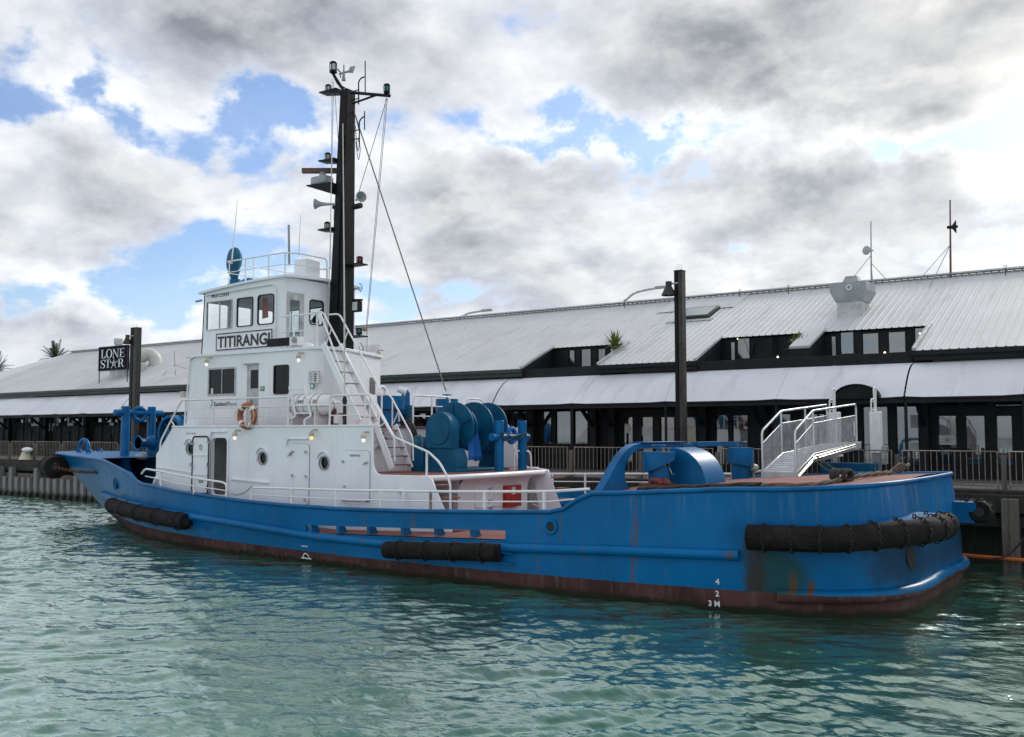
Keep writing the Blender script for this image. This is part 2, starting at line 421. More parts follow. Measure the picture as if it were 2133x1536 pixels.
M['lens'] = simple('lamp_lens', (0.45, 0.48, 0.47), 0.15)
M['lens_green'] = simple('green_lens', (0.01, 0.16, 0.13), 0.15)
M['lens_red'] = simple('red_lens', (0.30, 0.02, 0.015), 0.15)
M['grey'] = simple('grey_paint', (0.30, 0.31, 0.32), 0.5, amt=0.15)
M['ltgrey'] = simple('pale_grey_sheet', (0.48, 0.50, 0.50), 0.5, 0.1, 0.2, 2.5)
M['duct'] = simple('cream_duct', (0.60, 0.60, 0.54), 0.5, amt=0.1)
M['radar'] = simple('radar_grey', (0.33, 0.36, 0.38), 0.45)
M['radar_red'] = simple('radar_scanner', (0.13, 0.06, 0.045), 0.5)
M['bark'] = wood_mat('palm_bark', (0.11, 0.085, 0.06))
M['frond'] = simple('palm_frond_leaf', (0.035, 0.060, 0.020), 0.6, amt=0.35, scale=3)
M['spiky'] = simple('spiky_plant_leaf', (0.14, 0.19, 0.035), 0.55, amt=0.35, scale=6)
M['paper'] = simple('white_paper_notice', (0.62, 0.62, 0.60), 0.8, amt=0.05)
M['concrete'] = simple('concrete', (0.25, 0.24, 0.23), 0.9, amt=0.2, scale=1.0, bump=0.3)
M['paving'] = simple('wharf_paving', (0.16, 0.15, 0.14), 0.9, amt=0.25, scale=0.7, bump=0.3)
M['water'] = water_mat()
M['red_cloth'] = simple('red_flag_cloth', (0.45, 0.04, 0.03), 0.8)
M['red_canvas'] = simple('faded_red_canvas', (0.20, 0.05, 0.04), 0.85, amt=0.3, scale=6)
M['yellow'] = simple('yellow_lamp_body', (0.30, 0.22, 0.04), 0.5)
M['skylight'] = glass_mat('skylight_glass', (0.3, 0.4, 0.38), 0.10, 0.55, (0.12, 0.20, 0.18))

# ------------------------------------------------------------------ mesh builder
class MB:
    def __init__(s): s.v, s.f = [], []
    def add(s, vs, fs):
        o = len(s.v); s.v += [tuple(p) for p in vs]; s.f += [tuple(i + o for i in q) for q in fs]; return s
    def box(s, x0, y0, z0, x1, y1, z1):
        x0, x1 = min(x0, x1), max(x0, x1); y0, y1 = min(y0, y1), max(y0, y1); z0, z1 = min(z0, z1), max(z0, z1)
        return s.add([(x0,y0,z0),(x1,y0,z0),(x1,y1,z0),(x0,y1,z0),(x0,y0,z1),(x1,y0,z1),(x1,y1,z1),(x0,y1,z1)],
                     [(0,3,2,1),(4,5,6,7),(0,1,5,4),(1,2,6,5),(2,3,7,6),(3,0,4,7)])
    def frustum(s, c0, c1, a, b):   # c0,c1 centres bottom/top, a=(wx,wy) bottom, b top
        vs = []
        for c, w in ((c0, a), (c1, b)):
            for sx, sy in ((-1,-1),(1,-1),(1,1),(-1,1)): vs.append((c[0]+sx*w[0]/2, c[1]+sy*w[1]/2, c[2]))
        return s.add(vs, [(0,3,2,1),(4,5,6,7),(0,1,5,4),(1,2,6,5),(2,3,7,6),(3,0,4,7)])
    def bar(s, p0, p1, w, h, up=(0, 0, 1)):
        p0, p1 = Vector(p0), Vector(p1); d = (p1 - p0).normalized(); up = Vector(up)
        if abs(d.dot(up)) > 0.98: up = Vector((0, 1, 0))
        a = d.cross(up).normalized() * (w / 2); b = a.cross(d).normalized() * (h / 2)
        vs = [p0-a-b, p0+a-b, p0+a+b, p0-a+b, p1-a-b, p1+a-b, p1+a+b, p1-a+b]
        return s.add(vs, [(0,1,2,3),(7,6,5,4),(0,4,5,1),(1,5,6,2),(2,6,7,3),(3,7,4,0)])
    def tube(s, path, r, n=8, closed=False, caps=True):
        path = [Vector(p) for p in path]; k = len(path)
        rs = r if isinstance(r, (list, tuple)) else [r] * k
        t0 = (path[1] - path[0]).normalized()
        u = Vector((0, 0, 1)) if abs(t0.z) < 0.9 else Vector((1, 0, 0))
        u = (u - t0 * u.dot(t0)).normalized()
        vs, fs = [], []
        for i in range(k):
            if closed: t = (path[(i+1) % k] - path[i-1]).normalized()
            elif i == 0: t = t0
            elif i == k-1: t = (path[i] - path[i-1]).normalized()
            else:
                t = (path[i+1] - path[i]).normalized() + (path[i] - path[i-1]).normalized()
                t = t.normalized() if t.length > 1e-6 else t0
            u = u - t * u.dot(t)
            u = u.normalized() if u.length > 1e-6 else t.orthogonal().normalized()
            w = t.cross(u)
            for j in range(n):
                a = 2*pi*j/n; vs.append(path[i] + (u*cos(a) + w*sin(a)) * rs[i])
        rows = k if closed else k-1
        for i in range(rows):
            a, b = i*n, ((i+1) % k)*n
            for j in range(n): fs.append((a+j, a+(j+1) % n, b+(j+1) % n, b+j))
        if caps and not closed:
            fs.append(tuple(range(n-1, -1, -1))); fs.append(tuple((k-1)*n + j for j in range(n)))
        return s.add(vs, fs)
    def lathe(s, prof, origin=(0,0,0), axis=(0,0,1), n=20, a0=0.0, a1=2*pi):
        ax = Vector(axis).normalized(); o = Vector(origin)
        u = ax.orthogonal().normalized(); w = ax.cross(u)
        full = abs(a1 - a0 - 2*pi) < 1e-6; cnt = n if full else n+1
        vs, fs = [], []
        for (r, h) in prof:
            for j in range(cnt):
                a = a0 + (a1-a0)*j/n; vs.append(o + ax*h + (u*cos(a)+w*sin(a))*max(r, 1e-4))
        for i in range(len(prof)-1):
            for j in range(n if full else cnt-1):
                j2 = (j+1) % cnt; fs.append((i*cnt+j, i*cnt+j2, (i+1)*cnt+j2, (i+1)*cnt+j))
        ringish = tuple(prof[0]) == tuple(prof[-1]) or (len(prof) == 2 and prof[0][1] == prof[1][1])
        if full and not ringish:
            if prof[0][0] > 1e-3: fs.append(tuple(range(cnt-1, -1, -1)))
            if prof[-1][0] > 1e-3: fs.append(tuple((len(prof)-1)*cnt+j for j in range(cnt)))
        return s.add(vs, fs)
    def ellipsoid(s, c, r, n=14, m=9):
        vs, fs = [], []
        for i in range(m+1):
            t = pi*i/m
            for j in range(n):
                a = 2*pi*j/n; vs.append((c[0]+r[0]*sin(t)*cos(a), c[1]+r[1]*sin(t)*sin(a), c[2]+r[2]*cos(t)))
        for i in range(m):
            for j in range(n): fs.append((i*n+j, i*n+(j+1) % n, (i+1)*n+(j+1) % n, (i+1)*n+j))
        return s.add(vs, fs)
    def plate(s, outer, holes, fn, t):
        """flat polygon with holes in (u,v), mapped by fn(u,v,w), thickness t along w"""
        loops = [outer] + list(holes)
        tri = tessellate_polygon([[Vector((u, v, 0)) for u, v in lp] for lp in loops])
        flat = [p for lp in loops for p in lp]; k = len(flat)
        vs = [fn(u, v, 0.0) for u, v in flat] + [fn(u, v, t) for u, v in flat]
        fs = [tuple(q) for q in tri] + [tuple(i + k for i in reversed(q)) for q in tri]
        o = 0
        for lp in loops:
            c = len(lp)
            for i in range(c): fs.append((o+i, o+(i+1) % c, k+o+(i+1) % c, k+o+i))
            o += c
        return s.add(vs, fs)
    def grid(s, rows, closed=False):
        nu, nv = len(rows), len(rows[0]); vs = [p for r in rows for p in r]; fs = []
        for i in range(nu-1):
            for j in range(nv if closed else nv-1):
                j2 = (j+1) % nv; fs.append((i*nv+j, i*nv+j2, (i+1)*nv+j2, (i+1)*nv+j))
        return s.add(vs, fs)
def rrect(x0, z0, x1, z1, r, n=5):
    x0, x1 = min(x0, x1), max(x0, x1); z0, z1 = min(z0, z1), max(z0, z1)
    r = min(r, (x1-x0)/2*0.98, (z1-z0)/2*0.98); out = []
    for cx, cz, a0 in ((x1-r, z0+r, -pi/2), (x1-r, z1-r, 0), (x0+r, z1-r, pi/2), (x0+r, z0+r, pi)):
        for i in range(n+1):
            a = a0 + pi/2*i/n; out.append((cx + r*cos(a), cz + r*sin(a)))
    return out
def circ(cx, cz, r, n=20, rz=None):
    rz = rz or r
    return [(cx + r*cos(2*pi*i/n), cz + rz*sin(2*pi*i/n)) for i in range(n)]
def planeY(y):  # (u,v,w) -> X=u, Z=v, Y=y+w (thickness goes away from camera)
    return lambda u, v, w: (u, y + w, v)
def planeX(x):  # u=Y, v=Z, thickness towards -X
    return lambda u, v, w: (x - w, u, v)

W = {}
def finish(me, smooth):
    bm = bmesh.new(); bm.from_mesh(me)
    bmesh.ops.remove_doubles(bm, verts=bm.verts, dist=1e-5)
    bmesh.ops.recalc_face_normals(bm, faces=bm.faces)
    bm.to_mesh(me); bm.free()
    if smooth is not None:
        me.polygons.foreach_set('use_smooth', [True]*len(me.polygons))
        me.set_sharp_from_angle(angle=radians(smooth))
def mesh_of(name, mb, mat, smooth=40):
    me = bpy.data.meshes.new(name); me.from_pydata([tuple(p) for p in mb.v], [], mb.f)
    if smooth != 'raw': finish(me, smooth)
    if mat is not None: me.materials.append(M[mat] if isinstance(mat, str) else mat)
    return me
def place(name, me, parent=None, mw=None):
    o = bpy.data.objects.new(name, me); col.objects.link(o)
    mw = mw or Matrix.Identity(4); W[o] = mw
    if parent is not None:
        o.parent = parent; o.matrix_parent_inverse = W[parent].inverted()
    o.matrix_basis = mw
    return o
def part(name, mb, mat, parent, smooth=40, bev=0.0, mw=None):
    o = place(name, mesh_of(name, mb, mat, smooth), parent, mw)
    if bev:
        b = o.modifiers.new('bevel', 'BEVEL'); b.width = bev; b.segments = 2; b.limit_method = 'ANGLE'; b.angle_limit = radians(40)
    return o
def thing(name, label, cat, loc=(0,0,0), group=None):
    o = place(name, None, None, Matrix.Translation(loc)); o.empty_display_size = 0.3
    o['label'] = label; o['category'] = cat
    if group: o['group'] = group
    return o
def tag(o, label, cat, group=None):
    o['label'] = label; o['category'] = cat
    if group: o['group'] = group
    return o
def struct(name, mb, mat, smooth=40):
    o = place(name, mesh_of(name, mb, mat, smooth)); o['kind'] = 'structure'; return o
def text_mb(txt, size, fn, w=None, depth=0.004, bold=0.0, align='LEFT', spacing=1.0):
    """lettering as mesh; fn maps (u,v,w) with u to the right, v up"""
    cu = bpy.data.curves.new('lettering', 'FONT'); cu.body = txt; cu.size = size; cu.align_x = align
    cu.extrude = 0.0; cu.offset = bold; cu.resolution_u = 4; cu.space_character = spacing
    ob = bpy.data.objects.new('lettering', cu); col.objects.link(ob)
    bpy.context.view_layer.update()
    me = bpy.data.meshes.new_from_object(ob.evaluated_get(bpy.context.evaluated_depsgraph_get()))
    vs = [tuple(v.co) for v in me.vertices]; fs = [tuple(p.vertices) for p in me.polygons]
    bpy.data.objects.remove(ob); bpy.data.curves.remove(cu); bpy.data.meshes.remove(me)
    xs = [v[0] for v in vs]; x0, x1 = min(xs), max(xs)
    k = 1.0
    if w: k = w / (x1 - x0)
    mb = MB(); mb.add([fn((v[0]-x0)*k if align == 'LEFT' else v[0]*k, v[1], -depth) for v in vs], fs)
    return mb
def catmull(pts, n):
    out = []
    for i in range(len(pts)-1):
        p0 = Vector(pts[max(i-1, 0)]); p1 = Vector(pts[i]); p2 = Vector(pts[i+1]); p3 = Vector(pts[min(i+2, len(pts)-1)])
        for k in range(n):
            t = k/n
            out.append(0.5*((2*p1) + (p2-p0)*t + (2*p0-5*p1+4*p2-p3)*t*t + (3*p1-p0-3*p2+p3)*t**3))
    out.append(Vector(pts[-1])); return out
def lerp_table(tab, x):
    if x <= tab[0][0]: return tab[0][1]
    for (a, b), (c, d) in zip(tab, tab[1:]):
        if x <= c: return b + (d-b)*(x-a)/(c-a) if c > a else d
    return tab[-1][1]
def arc_pts(c, r, a0, a1, n, fn):
    return [fn(c[0]+r*cos(a0+(a1-a0)*i/n), c[1]+r*sin(a0+(a1-a0)*i/n)) for i in range(n+1)]
def rounded(path, r, n=4):
    """round the corners of a polyline"""
    path = [Vector(p) for p in path]; out = [path[0]]
    for i in range(1, len(path)-1):
        a, b, c = path[i-1], path[i], path[i+1]
        d1 = (a-b); d2 = (c-b); k = min(r, d1.length*0.45, d2.length*0.45)
        p, q = b + d1.normalized()*k, b + d2.normalized()*k
        for j in range(n+1):
            t = j/n; out.append((p*(1-t)**2) + b*(2*t*(1-t)) + q*t*t)
    out.append(path[-1]); return out

# ================================================================== WATER AND GROUND
import numpy as np
def build_water():
    nx, ny = 1300, 640
    x0, x1, y0, y1 = -60.0, 9.0, 3.0, 28.0
    # finer rows near the camera
    u = np.linspace(0, 1, nx); v = np.linspace(0, 1, ny)
    xs = x0 + (x1 - x0) * (1 - (1 - u) ** 1.55)
    ys = y0 + (y1 - y0) * v ** 1.25
    X, Y = np.meshgrid(xs, ys)
    rng = np.random.default_rng(3)
    Z = np.zeros_like(X)
    Xw = X + 0.25 * np.sin(Y * 0.9 + 1.0) + 0.18 * np.sin(X * 0.7 + Y * 0.4)
    Yw = Y + 0.25 * np.sin(X * 0.8 + 2.0) + 0.15 * np.sin(X * 1.7 - Y * 0.6)
    for k in range(60):
        lam = 0.17 * (1.0 + rng.random() * 0.5) * 1.040 ** k
        th = radians(122) + rng.normal(0, 0.42)
        amp = 0.0098 * lam ** 0.62 * (0.5 + rng.random())
        ph = rng.random() * 6.28
        arg = 2 * pi / lam * (cos(th) * Xw + sin(th) * Yw) + ph
        env = 0.55 + 0.45 * np.sin(2 * pi / (lam * 5.3) * (cos(th + 1.2) * X + sin(th + 1.2) * Y) + ph * 3)
        Z += amp * env * (np.sin(arg) + 0.22 * np.sin(2 * arg + 0.7))
    # calmer water in the lee of the tug and patchy gusts
    gust = 0.75 + 0.35 * np.sin(X * 0.23 + 1.3) * np.sin(Y * 0.31 + X * 0.11)
    lee = np.clip((15.5 - Y) / 6.0, 0, 1) * 0.55 + 0.45
    lee = np.where(X < -27, 0.85, lee)
    Z *= gust * lee
    verts = np.stack([X, Y, Z], -1).reshape(-1, 3)
    idx = np.arange(nx * ny).reshape(ny, nx)
    q = np.stack([idx[:-1, :-1], idx[:-1, 1:], idx[1:, 1:], idx[1:, :-1]], -1).reshape(-1, 4)
    me = bpy.data.meshes.new('water')
    me.vertices.add(len(verts)); me.vertices.foreach_set('co', verts.ravel())
    me.loops.add(q.size); me.loops.foreach_set('vertex_index', q.ravel())
    me.polygons.add(len(q)); me.polygons.foreach_set('loop_start', np.arange(0, q.size, 4)); me.polygons.foreach_set('loop_total', np.full(len(q), 4))
    me.update(); me.validate()
    me.polygons.foreach_set('use_smooth', [True] * len(me.polygons))
    me.materials.append(M['water'])
    o = place('water', me); o['kind'] = 'structure'
    # the rest of the basin as one flat sheet 4 mm lower
    mb = MB(); mb.add([(-900, -500, -0.12), (900, -500, -0.12), (900, 34, -0.12), (-900, 34, -0.12)], [(0, 1, 2, 3)])
    struct('water_basin', mb, 'water')
build_water()
g_mb = MB(); g_mb.box(-900, 27.6, -3.0, 900, 1500, 1.86)
struct('ground', g_mb, 'paving')

# ================================================================== TUG: HULL
CL = 21.4
tug = thing('tugboat', 'blue-hulled harbour tug with white deckhouse and tall black mast moored at the wharf', 'tugboat', (-18.5, CL, 0.0))
#            waterline            z=0.95               gunwale
ST = [((-4.28, 0.0), (-4.30, 0.0), (-4.46, 0.0)),
      ((-4.28, 1.3), (-4.30, 1.4), (-4.48, 1.3)),
      ((-4.35, 2.3), (-4.36, 2.4), (-4.54, 2.35)),
      ((-4.65, 3.05), (-4.68, 3.18), (-4.86, 3.2)),
      ((-5.35, 3.65), (-5.4, 3.8), (-5.5, 3.82)),
      ((-6.5, 4.02), (-6.55, 4.15), (-6.6, 4.15)),
      ((-8.2, 4.22), (-8.2, 4.32), (-8.3, 4.30)),
      ((-10.4, 4.36), (-10.4, 4.38), (-10.4, 4.36)),
      ((-13.0, 4.38), (-13.0, 4.40), (-13.0, 4.38)),
      ((-16.0, 4.22), (-16.0, 4.34), (-16.0, 4.37)),
      ((-19.0, 4.04), (-19.0, 4.24), (-19.0, 4.34)),
      ((-21.6, 3.95), (-21.6, 4.16), (-21.6, 4.28)),
      ((-23.9, 3.76), (-23.9, 3.98), (-24.0, 4.08)),
      ((-25.8, 3.40), (-25.9, 3.66), (-25.9, 3.80)),
      ((-27.5, 2.92), (-27.7, 3.22), (-27.7, 3.42)),
      ((-29.1, 2.25), (-29.4, 2.65), (-29.4, 2.98)),
      ((-30.6, 1.48), (-31.1, 2.0), (-31.2, 2.50)),
      ((-31.8, 0.90), (-32.7, 1.40), (-33.3, 2.02)),
      ((-32.7, 0.46), (-33.8, 0.90), (-35.0, 1.56)),
      ((-33.1, 0.20), (-34.5, 0.48), (-36.1, 1.00)),
      ((-33.2, 0.0), (-34.8, 0.0), (-36.7, 0.0))]
NS = 7
LV = [catmull([(s[k][0], s[k][1], 0) for s in ST], NS) for k in range(3)]
NP = len(LV[0])
# gunwale height: read off the photograph along the gunwale line
def gun_y(x):
    for a, b in zip(LV[2][30:], LV[2][31:]):
        if b.x <= x <= a.x:
            t = (x - a.x) / (b.x - a.x) if abs(b.x-a.x) > 1e-6 else 0
            return CL - (a.y + (b.y - a.y) * t)
    return CL
def on_gunwale(px, py):
    lo, hi = 15.0, 24.0
    best = None
    for i in range(200):
        y = 16.9 + i * 0.025
        p = P(px, py, Y=y)
        e = abs(gun_y(p.x) - y)
        if best is None or e < best[0]: best = (e, p)
    return best[1]
GPX = [(156, 951), (190, 955), (215.6, 959), (247, 975), (262, 983), (274.5, 989), (280, 998), (287, 1004), (298, 1009), (319, 1012), (367, 1024), (405, 1029), (470, 1039), (523, 1046), (607, 1053.5),
       (720, 1061), (860, 1065), (1009, 1067), (1145, 1067), (1165, 1064), (1180, 1058), (1200, 1044), (1217, 1031), (1228, 1028.5), (1301, 1027.5)]
ZT = []
for q in GPX:
    p = on_gunwale(*q); ZT.append((p.x, p.z))
ZT.sort()
z_bow = 2.52
ZT = [(-37.0, z_bow + 0.05), (-34.3, z_bow)] + [t for t in ZT if t[0] > -33.8] + [(-7.2, 2.28), (-6.0, 2.31), (-5.0, 2.37), (-4.5, 2.41)]
ZT.sort()
def zt(x): return lerp_table(ZT, x)
SLOT0, SLOT1 = -18.43, -12.28
def z_deck(x): return lerp_table([(-36, 1.75), (-30, 1.35), (-25, 1.08), (-20, 0.84), (SLOT0, 0.80), (SLOT1, 1.04), (-10, 1.10), (-4, 1.15)], x)
def z_slot(x): return z_deck(x) + 0.19
def hull_pt(i, z, off=0.0):
    """point on the near-side shell at outline index i and height z"""
    w, m, t = LV[0][i], LV[1][i], LV[2][i]
    top = zt(t.x)
    if z <= 0.0: k = 1.0 + z*0.10; p = Vector((w.x, w.y*k, 0))
    elif z <= 0.95: p = w.lerp(m, z/0.95)
    else: p = m.lerp(t, min(1.0, (z-0.95)/max(0.05, top-0.95)))
    return Vector((p.x, CL - p.y, z))
NROW = 13
def row_z(j, x, top):
    zd = z_deck(x) - 0.02; zs = z_slot(x)
    base = [-1.2, -0.4, 0.0, 0.22, 0.45, 0.62, zd]
    if j < 7: return base[j]
    if j == 7: return zs
    return zs + (top - zs) * (j-7) / (NROW-1-7)
def build_hull():
    for side, nm in ((1, 'hull'),):
        mb = MB()
        outer = []
        idxs = list(range(NP))
        # insert exact slot ends by snapping the nearest stations
        near0 = min(idxs, key=lambda i: abs(LV[1][i].x - SLOT0)); near1 = min(idxs, key=lambda i: abs(LV[1][i].x - SLOT1))
        for s in (1, -1):
            rows = []
            for j in range(NROW):
                r = []
                for i in idxs:
                    top = zt(LV[2][i].x); z = row_z(j, LV[1][i].x, top)
                    p = hull_pt(i, z)
                    r.append(p if s == 1 else Vector((p.x, 2*CL - p.y, p.z)))
                rows.append(r)
            o = len(mb.v); mb.v += [tuple(p) for r in rows for p in r]
            for j in range(NROW-1):
                for i in range(NP-1):
                    if j == 6 and near1 <= i < near0: continue
                    mb.f.append((o+j*NP+i, o+j*NP+i+1, o+(j+1)*NP+i+1, o+(j+1)*NP+i))
            # inner bulwark skin from the deck up
            rin = []
            for j in (6, 7, 9, NROW-1):
                r = []
                for i in idxs:
                    a, b = LV[2][max(i-1, 0)], LV[2][min(i+1, NP-1)]
                    t = Vector((b.x-a.x, b.y-a.y, 0)).normalized()
                    nrm = Vector((-t.y, t.x, 0))       # inward
                    if nrm.y > 0: nrm = -nrm
                    top = zt(LV[2][i].x); z = row_z(j, LV[1][i].x, top)
                    p = hull_pt(i, z); q = Vector((p.x + nrm.x*0.07, p.y - nrm.y*0.07, p.z))
                    if q.y > CL: q.y = CL
                    r.append(q if s == 1 else Vector((q.x, 2*CL-q.y, q.z)))
                rin.append(r)
            o2 = len(mb.v); mb.v += [tuple(p) for r in rin for p in r]
            for j in range(3):
                for i in range(NP-1):
                    if j == 0 and near1 <= i < near0: continue
                    mb.f.append((o2+j*NP+i, o2+(j+1)*NP+i, o2+(j+1)*NP+i+1, o2+j*NP+i+1))
            for i in range(NP-1):
                mb.f.append((o+(NROW-1)*NP+i, o+(NROW-1)*NP+i+1, o2+3*NP+i+1, o2+3*NP+i))
                if near1 <= i < near0:
                    mb.f.append((o+7*NP+i, o+7*NP+i+1, o2+NP+i+1, o2+NP+i))
                    mb.f.append((o+6*NP+i, o2+i, o2+i+1, o+6*NP+i+1))
            for i in (near0, near1):
                mb.f.append((o+6*NP+i, o+7*NP+i, o2+NP+i, o2+i))
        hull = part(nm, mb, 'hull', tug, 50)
        return hull, near0, near1
hull, I0, I1 = build_hull()
def side_path(i0, i1, zf, off, s=1, step=1):
    """path along the shell from outline index i0 to i1 at height zf(x), pushed out by off"""
    out = []
    for i in range(i0, i1+1, step):
        a, b = hull_pt(max(i-1, 0), zf(LV[1][i].x)), hull_pt(min(i+1, NP-1), zf(LV[1][i].x))
        t = Vector((b.x-a.x, b.y-a.y, 0)).normalized(); nrm = Vector((t.y, -t.x, 0))
        if i == 0: nrm = Vector((1, 0, 0))
        elif nrm.y > 0 and LV[1][i].x > -5.5: nrm = nrm
        if nrm.dot(Vector((0, -1, 0))) < -0.01: nrm = -nrm
        if i == 0: nrm = Vector((1, 0, 0))
        if i == NP-1: nrm = Vector((-1, 0, 0))
        p = hull_pt(i, zf(LV[1][i].x)); p = Vector((p.x+nrm.x*off, p.y+nrm.y*off, zf(LV[1][i].x)))
        out.append(p if s == 1 else Vector((p.x, 2*CL-p.y, p.z)))
    return out
def idx_of_x(x, lv=1): return min(range(30, NP), key=lambda i: abs(LV[lv][i].x - x))
def z_strake(x): return lerp_table([(-34, 1.35), (-30, 1.16), (-26, 1.0), (-22, 0.9), (-18.3, 0.72), (-16, 0.71), (-12.5, 0.86), (-9.3, 1.0), (-7, 1.07)], x)
# rubbing strakes, gunwale capping, low stern moulding
i_s0, i_s1 = idx_of_x(-6.9), idx_of_x(-31.0)
for s in (1, -1):
    mb = MB(); mb.tube(side_path(i_s0, i_s1, z_strake, 0.02, s), 0.105, 10); part('rubbing_strake', mb, 'hull', hull, 60)
    pa = [];
    for i in range(NP):
        t = LV[2][i]; p = hull_pt(i, zt(t.x)); pa.append(Vector((p.x, p.y if s == 1 else 2*CL-p.y, p.z)))
    mb = MB(); mb.tube(pa, 0.05, 8); part('gunwale_cap', mb, 'blue', hull, 60)
z_low = lambda x: lerp_table([(-6.6, 0.36), (-5.0, 0.40), (-4.0, 0.44)], x)
low = side_path(0, idx_of_x(-6.3), z_low, 0.02)
low = [Vector((p.x, 2*CL-p.y, p.z)) for p in reversed(low[1:])] + low
mb = MB(); mb.tube(low, 0.13, 12); part('stern_moulding', mb, 'hull', hull, 60)
# decks
def deck_mesh(x0, x1, zf, inset, n=40, camber=0.05):
    mb = MB(); rows = []
    for k in range(n+1):
        x = x0 + (x1-x0)*k/n
        i = min(range(NP), key=lambda i: abs(LV[2][i].x - x)) if x < -5.5 else None
        if x < -5.6:
            i = idx_of_x(x, 2); q = hull_pt(i, min(zf(x), zt(LV[2][i].x)))
            j = min(range(30, NP), key=lambda j: abs(hull_pt(j, min(zf(x), zt(LV[2][j].x))).x - x)); hb = CL - hull_pt(j, min(zf(x), zt(LV[2][j].x))).y
        else: hb = lerp_table([(-5.6, 3.80), (-5.3, 3.62), (-5.0, 3.35), (-4.75, 2.9), (-4.6, 2.5), (-4.54, 2.1)], x)
        hb -= inset
        hb = max(hb, 0.05)
        rows.append([(x, CL + hb*t, zf(x) + camber*(1-t*t)) for t in (-1, -0.5, 0, 0.5, 1)])
    mb.grid(rows); return mb
part('main_deck', deck_mesh(-35.0, -9.6, z_deck, 0.03), 'deck', tug)
def z_sdeck(x): return zt(x) - 0.02
part('stern_deck', deck_mesh(-10.15, -4.56, z_sdeck, 0.03, camber=0.10), 'deck', tug)
mb = MB(); mb.box(-10.16, 17.3, 1.0, -10.06, 25.5, 2.12); part('stern_deck_bulkhead', mb, 'white', tug)
# bow platform (flat plated top over the stem)
rows = []
for x in [-36.66, -36.4, -36.0, -35.3, -34.3, -33.3, -32.2, -31.2, -30.6]:
    hb = max(0.02, CL - gun_y(x)); z = zt(x) + 0.035
    inn = 0.0 if x < -32.6 else lerp_table([(-32.6, 0.0), (-31.2, 0.80), (-30.6, 0.84)], x)
    rows.append([(x, CL-hb, z), (x, CL-hb*inn, z), (x, CL+hb*inn, z), (x, CL+hb, z)])
mb = MB(); mb.grid(rows); part('bow_platform', mb, 'blue', tug)
mb = MB()
for EX in (P(175, 925, Y=21.3).x,):
    mb.tube([(EX-0.3, 21.3, 2.55), (EX-0.3, 21.3, 2.80)] + [(EX-0.3*cos(a), 21.3, 2.80+0.26*sin(a)) for a in [pi*i/8 for i in range(1, 8)]] + [(EX+0.3, 21.3, 2.80), (EX+0.3, 21.3, 2.55)], 0.075, 8)
part('mooring_eye', mb, 'blue', tug)
# bulwark stays seen through the freeing port
for px in (651, 708, 772, 843, 913, 988):
    x = P(px, 1103, Y=17.15).x
    mb = MB()
    mb.plate([(17.12, z_deck(x)+0.02), (17.42, z_deck(x)+0.02), (17.30, z_deck(x)+0.22), (17.12, zt(x)-0.08)], [], planeX(x), 0.10)
    part('bulwark_stay', mb, 'blue', hull)
# far-side bulwark stays at the bow
for k in range(7):
    x = -31.6 + k*0.75
    y = 2*CL - gun_y(x) - 0.12
    mb = MB(); mb.plate([(y, z_deck(x)), (y-0.25, z_deck(x)), (y-0.06, zt(x)-0.1), (y, zt(x)-0.1)], [], planeX(x), 0.05)
    part('bulwark_stay', mb, 'blue', hull)
# pipes through the shell (fairleads)
def fairlead(px, py, rx, rz, depth=0.10):
    best = min(range(30, NP), key=lambda i: abs(P(px, py, Y=hull_pt(i, 1.2).y).x - hull_pt(i, 1.2).x))
    y = hull_pt(best, 1.2).y; p = P(px, py, Y=y)
    a, b = hull_pt(max(best-2, 0), p.z), hull_pt(min(best+2, NP-1), p.z)
    t = Vector((b.x-a.x, b.y-a.y, 0)).normalized()
    c = hull_pt(best, p.z); c = c + t*((p.x - c.x)*t.x)
    nrm = Vector((t.y, -t.x, 0)); nrm = nrm if nrm.y < 0 else -nrm
    ring = [c + nrm*0.02 + t*rx*cos(2*pi*k/20) + Vector((0, 0, rz*sin(2*pi*k/20))) for k in range(20)]
    mb = MB(); mb.tube(ring, 0.035, 8, closed=True); o = part('fairlead', mb, 'hull', hull, 60)
    mb = MB(); back = [q + nrm*0.0 for q in ring]
    mb.add([c + nrm*0.012] + back, [(0, 1+k, 1+(k+1) % 20) for k in range(20)]); part('fairlead_opening', mb, 'black_rough', hull)
    return c, nrm, t
fairlead(249, 1006, 0.16, 0.19)
fairlead(1148, 1098, 0.13, 0.13)
# stern outlets
for (px, py, r) in ((1897, 1160, 0.21), (1913, 1135, 0.07)):
    p = P(px, py, X=-4.34)
    c = None
    for i in range(0, 30):
        q = hull_pt(i, p.z); r_ = P(px, py, Y=q.y)
        if c is None or abs(r_.x - q.x) < c[0]: c = (abs(r_.x-q.x), i, r_)
    i = c[1]; pp = c[2]; a, b = hull_pt(max(i-1, 0), pp.z), hull_pt(i+1, pp.z)
    t = Vector((b.x-a.x, b.y-a.y, 0)).normalized(); nrm = Vector((-t.y, t.x, 0)); nrm = nrm if nrm.x > 0 else -nrm
    def on_shell(y, z):
        for j in range(0, 40):
            u, v = hull_pt(j, z), hull_pt(j+1, z)
            if v.y <= y <= u.y: return u.lerp(v, (u.y-y)/max(1e-6, u.y-v.y))
        return hull_pt(0, z)
    def rr_(rad): return [on_shell(pp.y + rad*0.8*cos(2*pi*k/18), pp.z + rad*1.1*sin(2*pi*k/18)) + nrm*0.008 for k in range(18)]
    mb = MB(); mb.grid([rr_(0.01), rr_(r*0.5), rr_(r)], closed=True); part('outlet', mb, 'black_rough', hull)
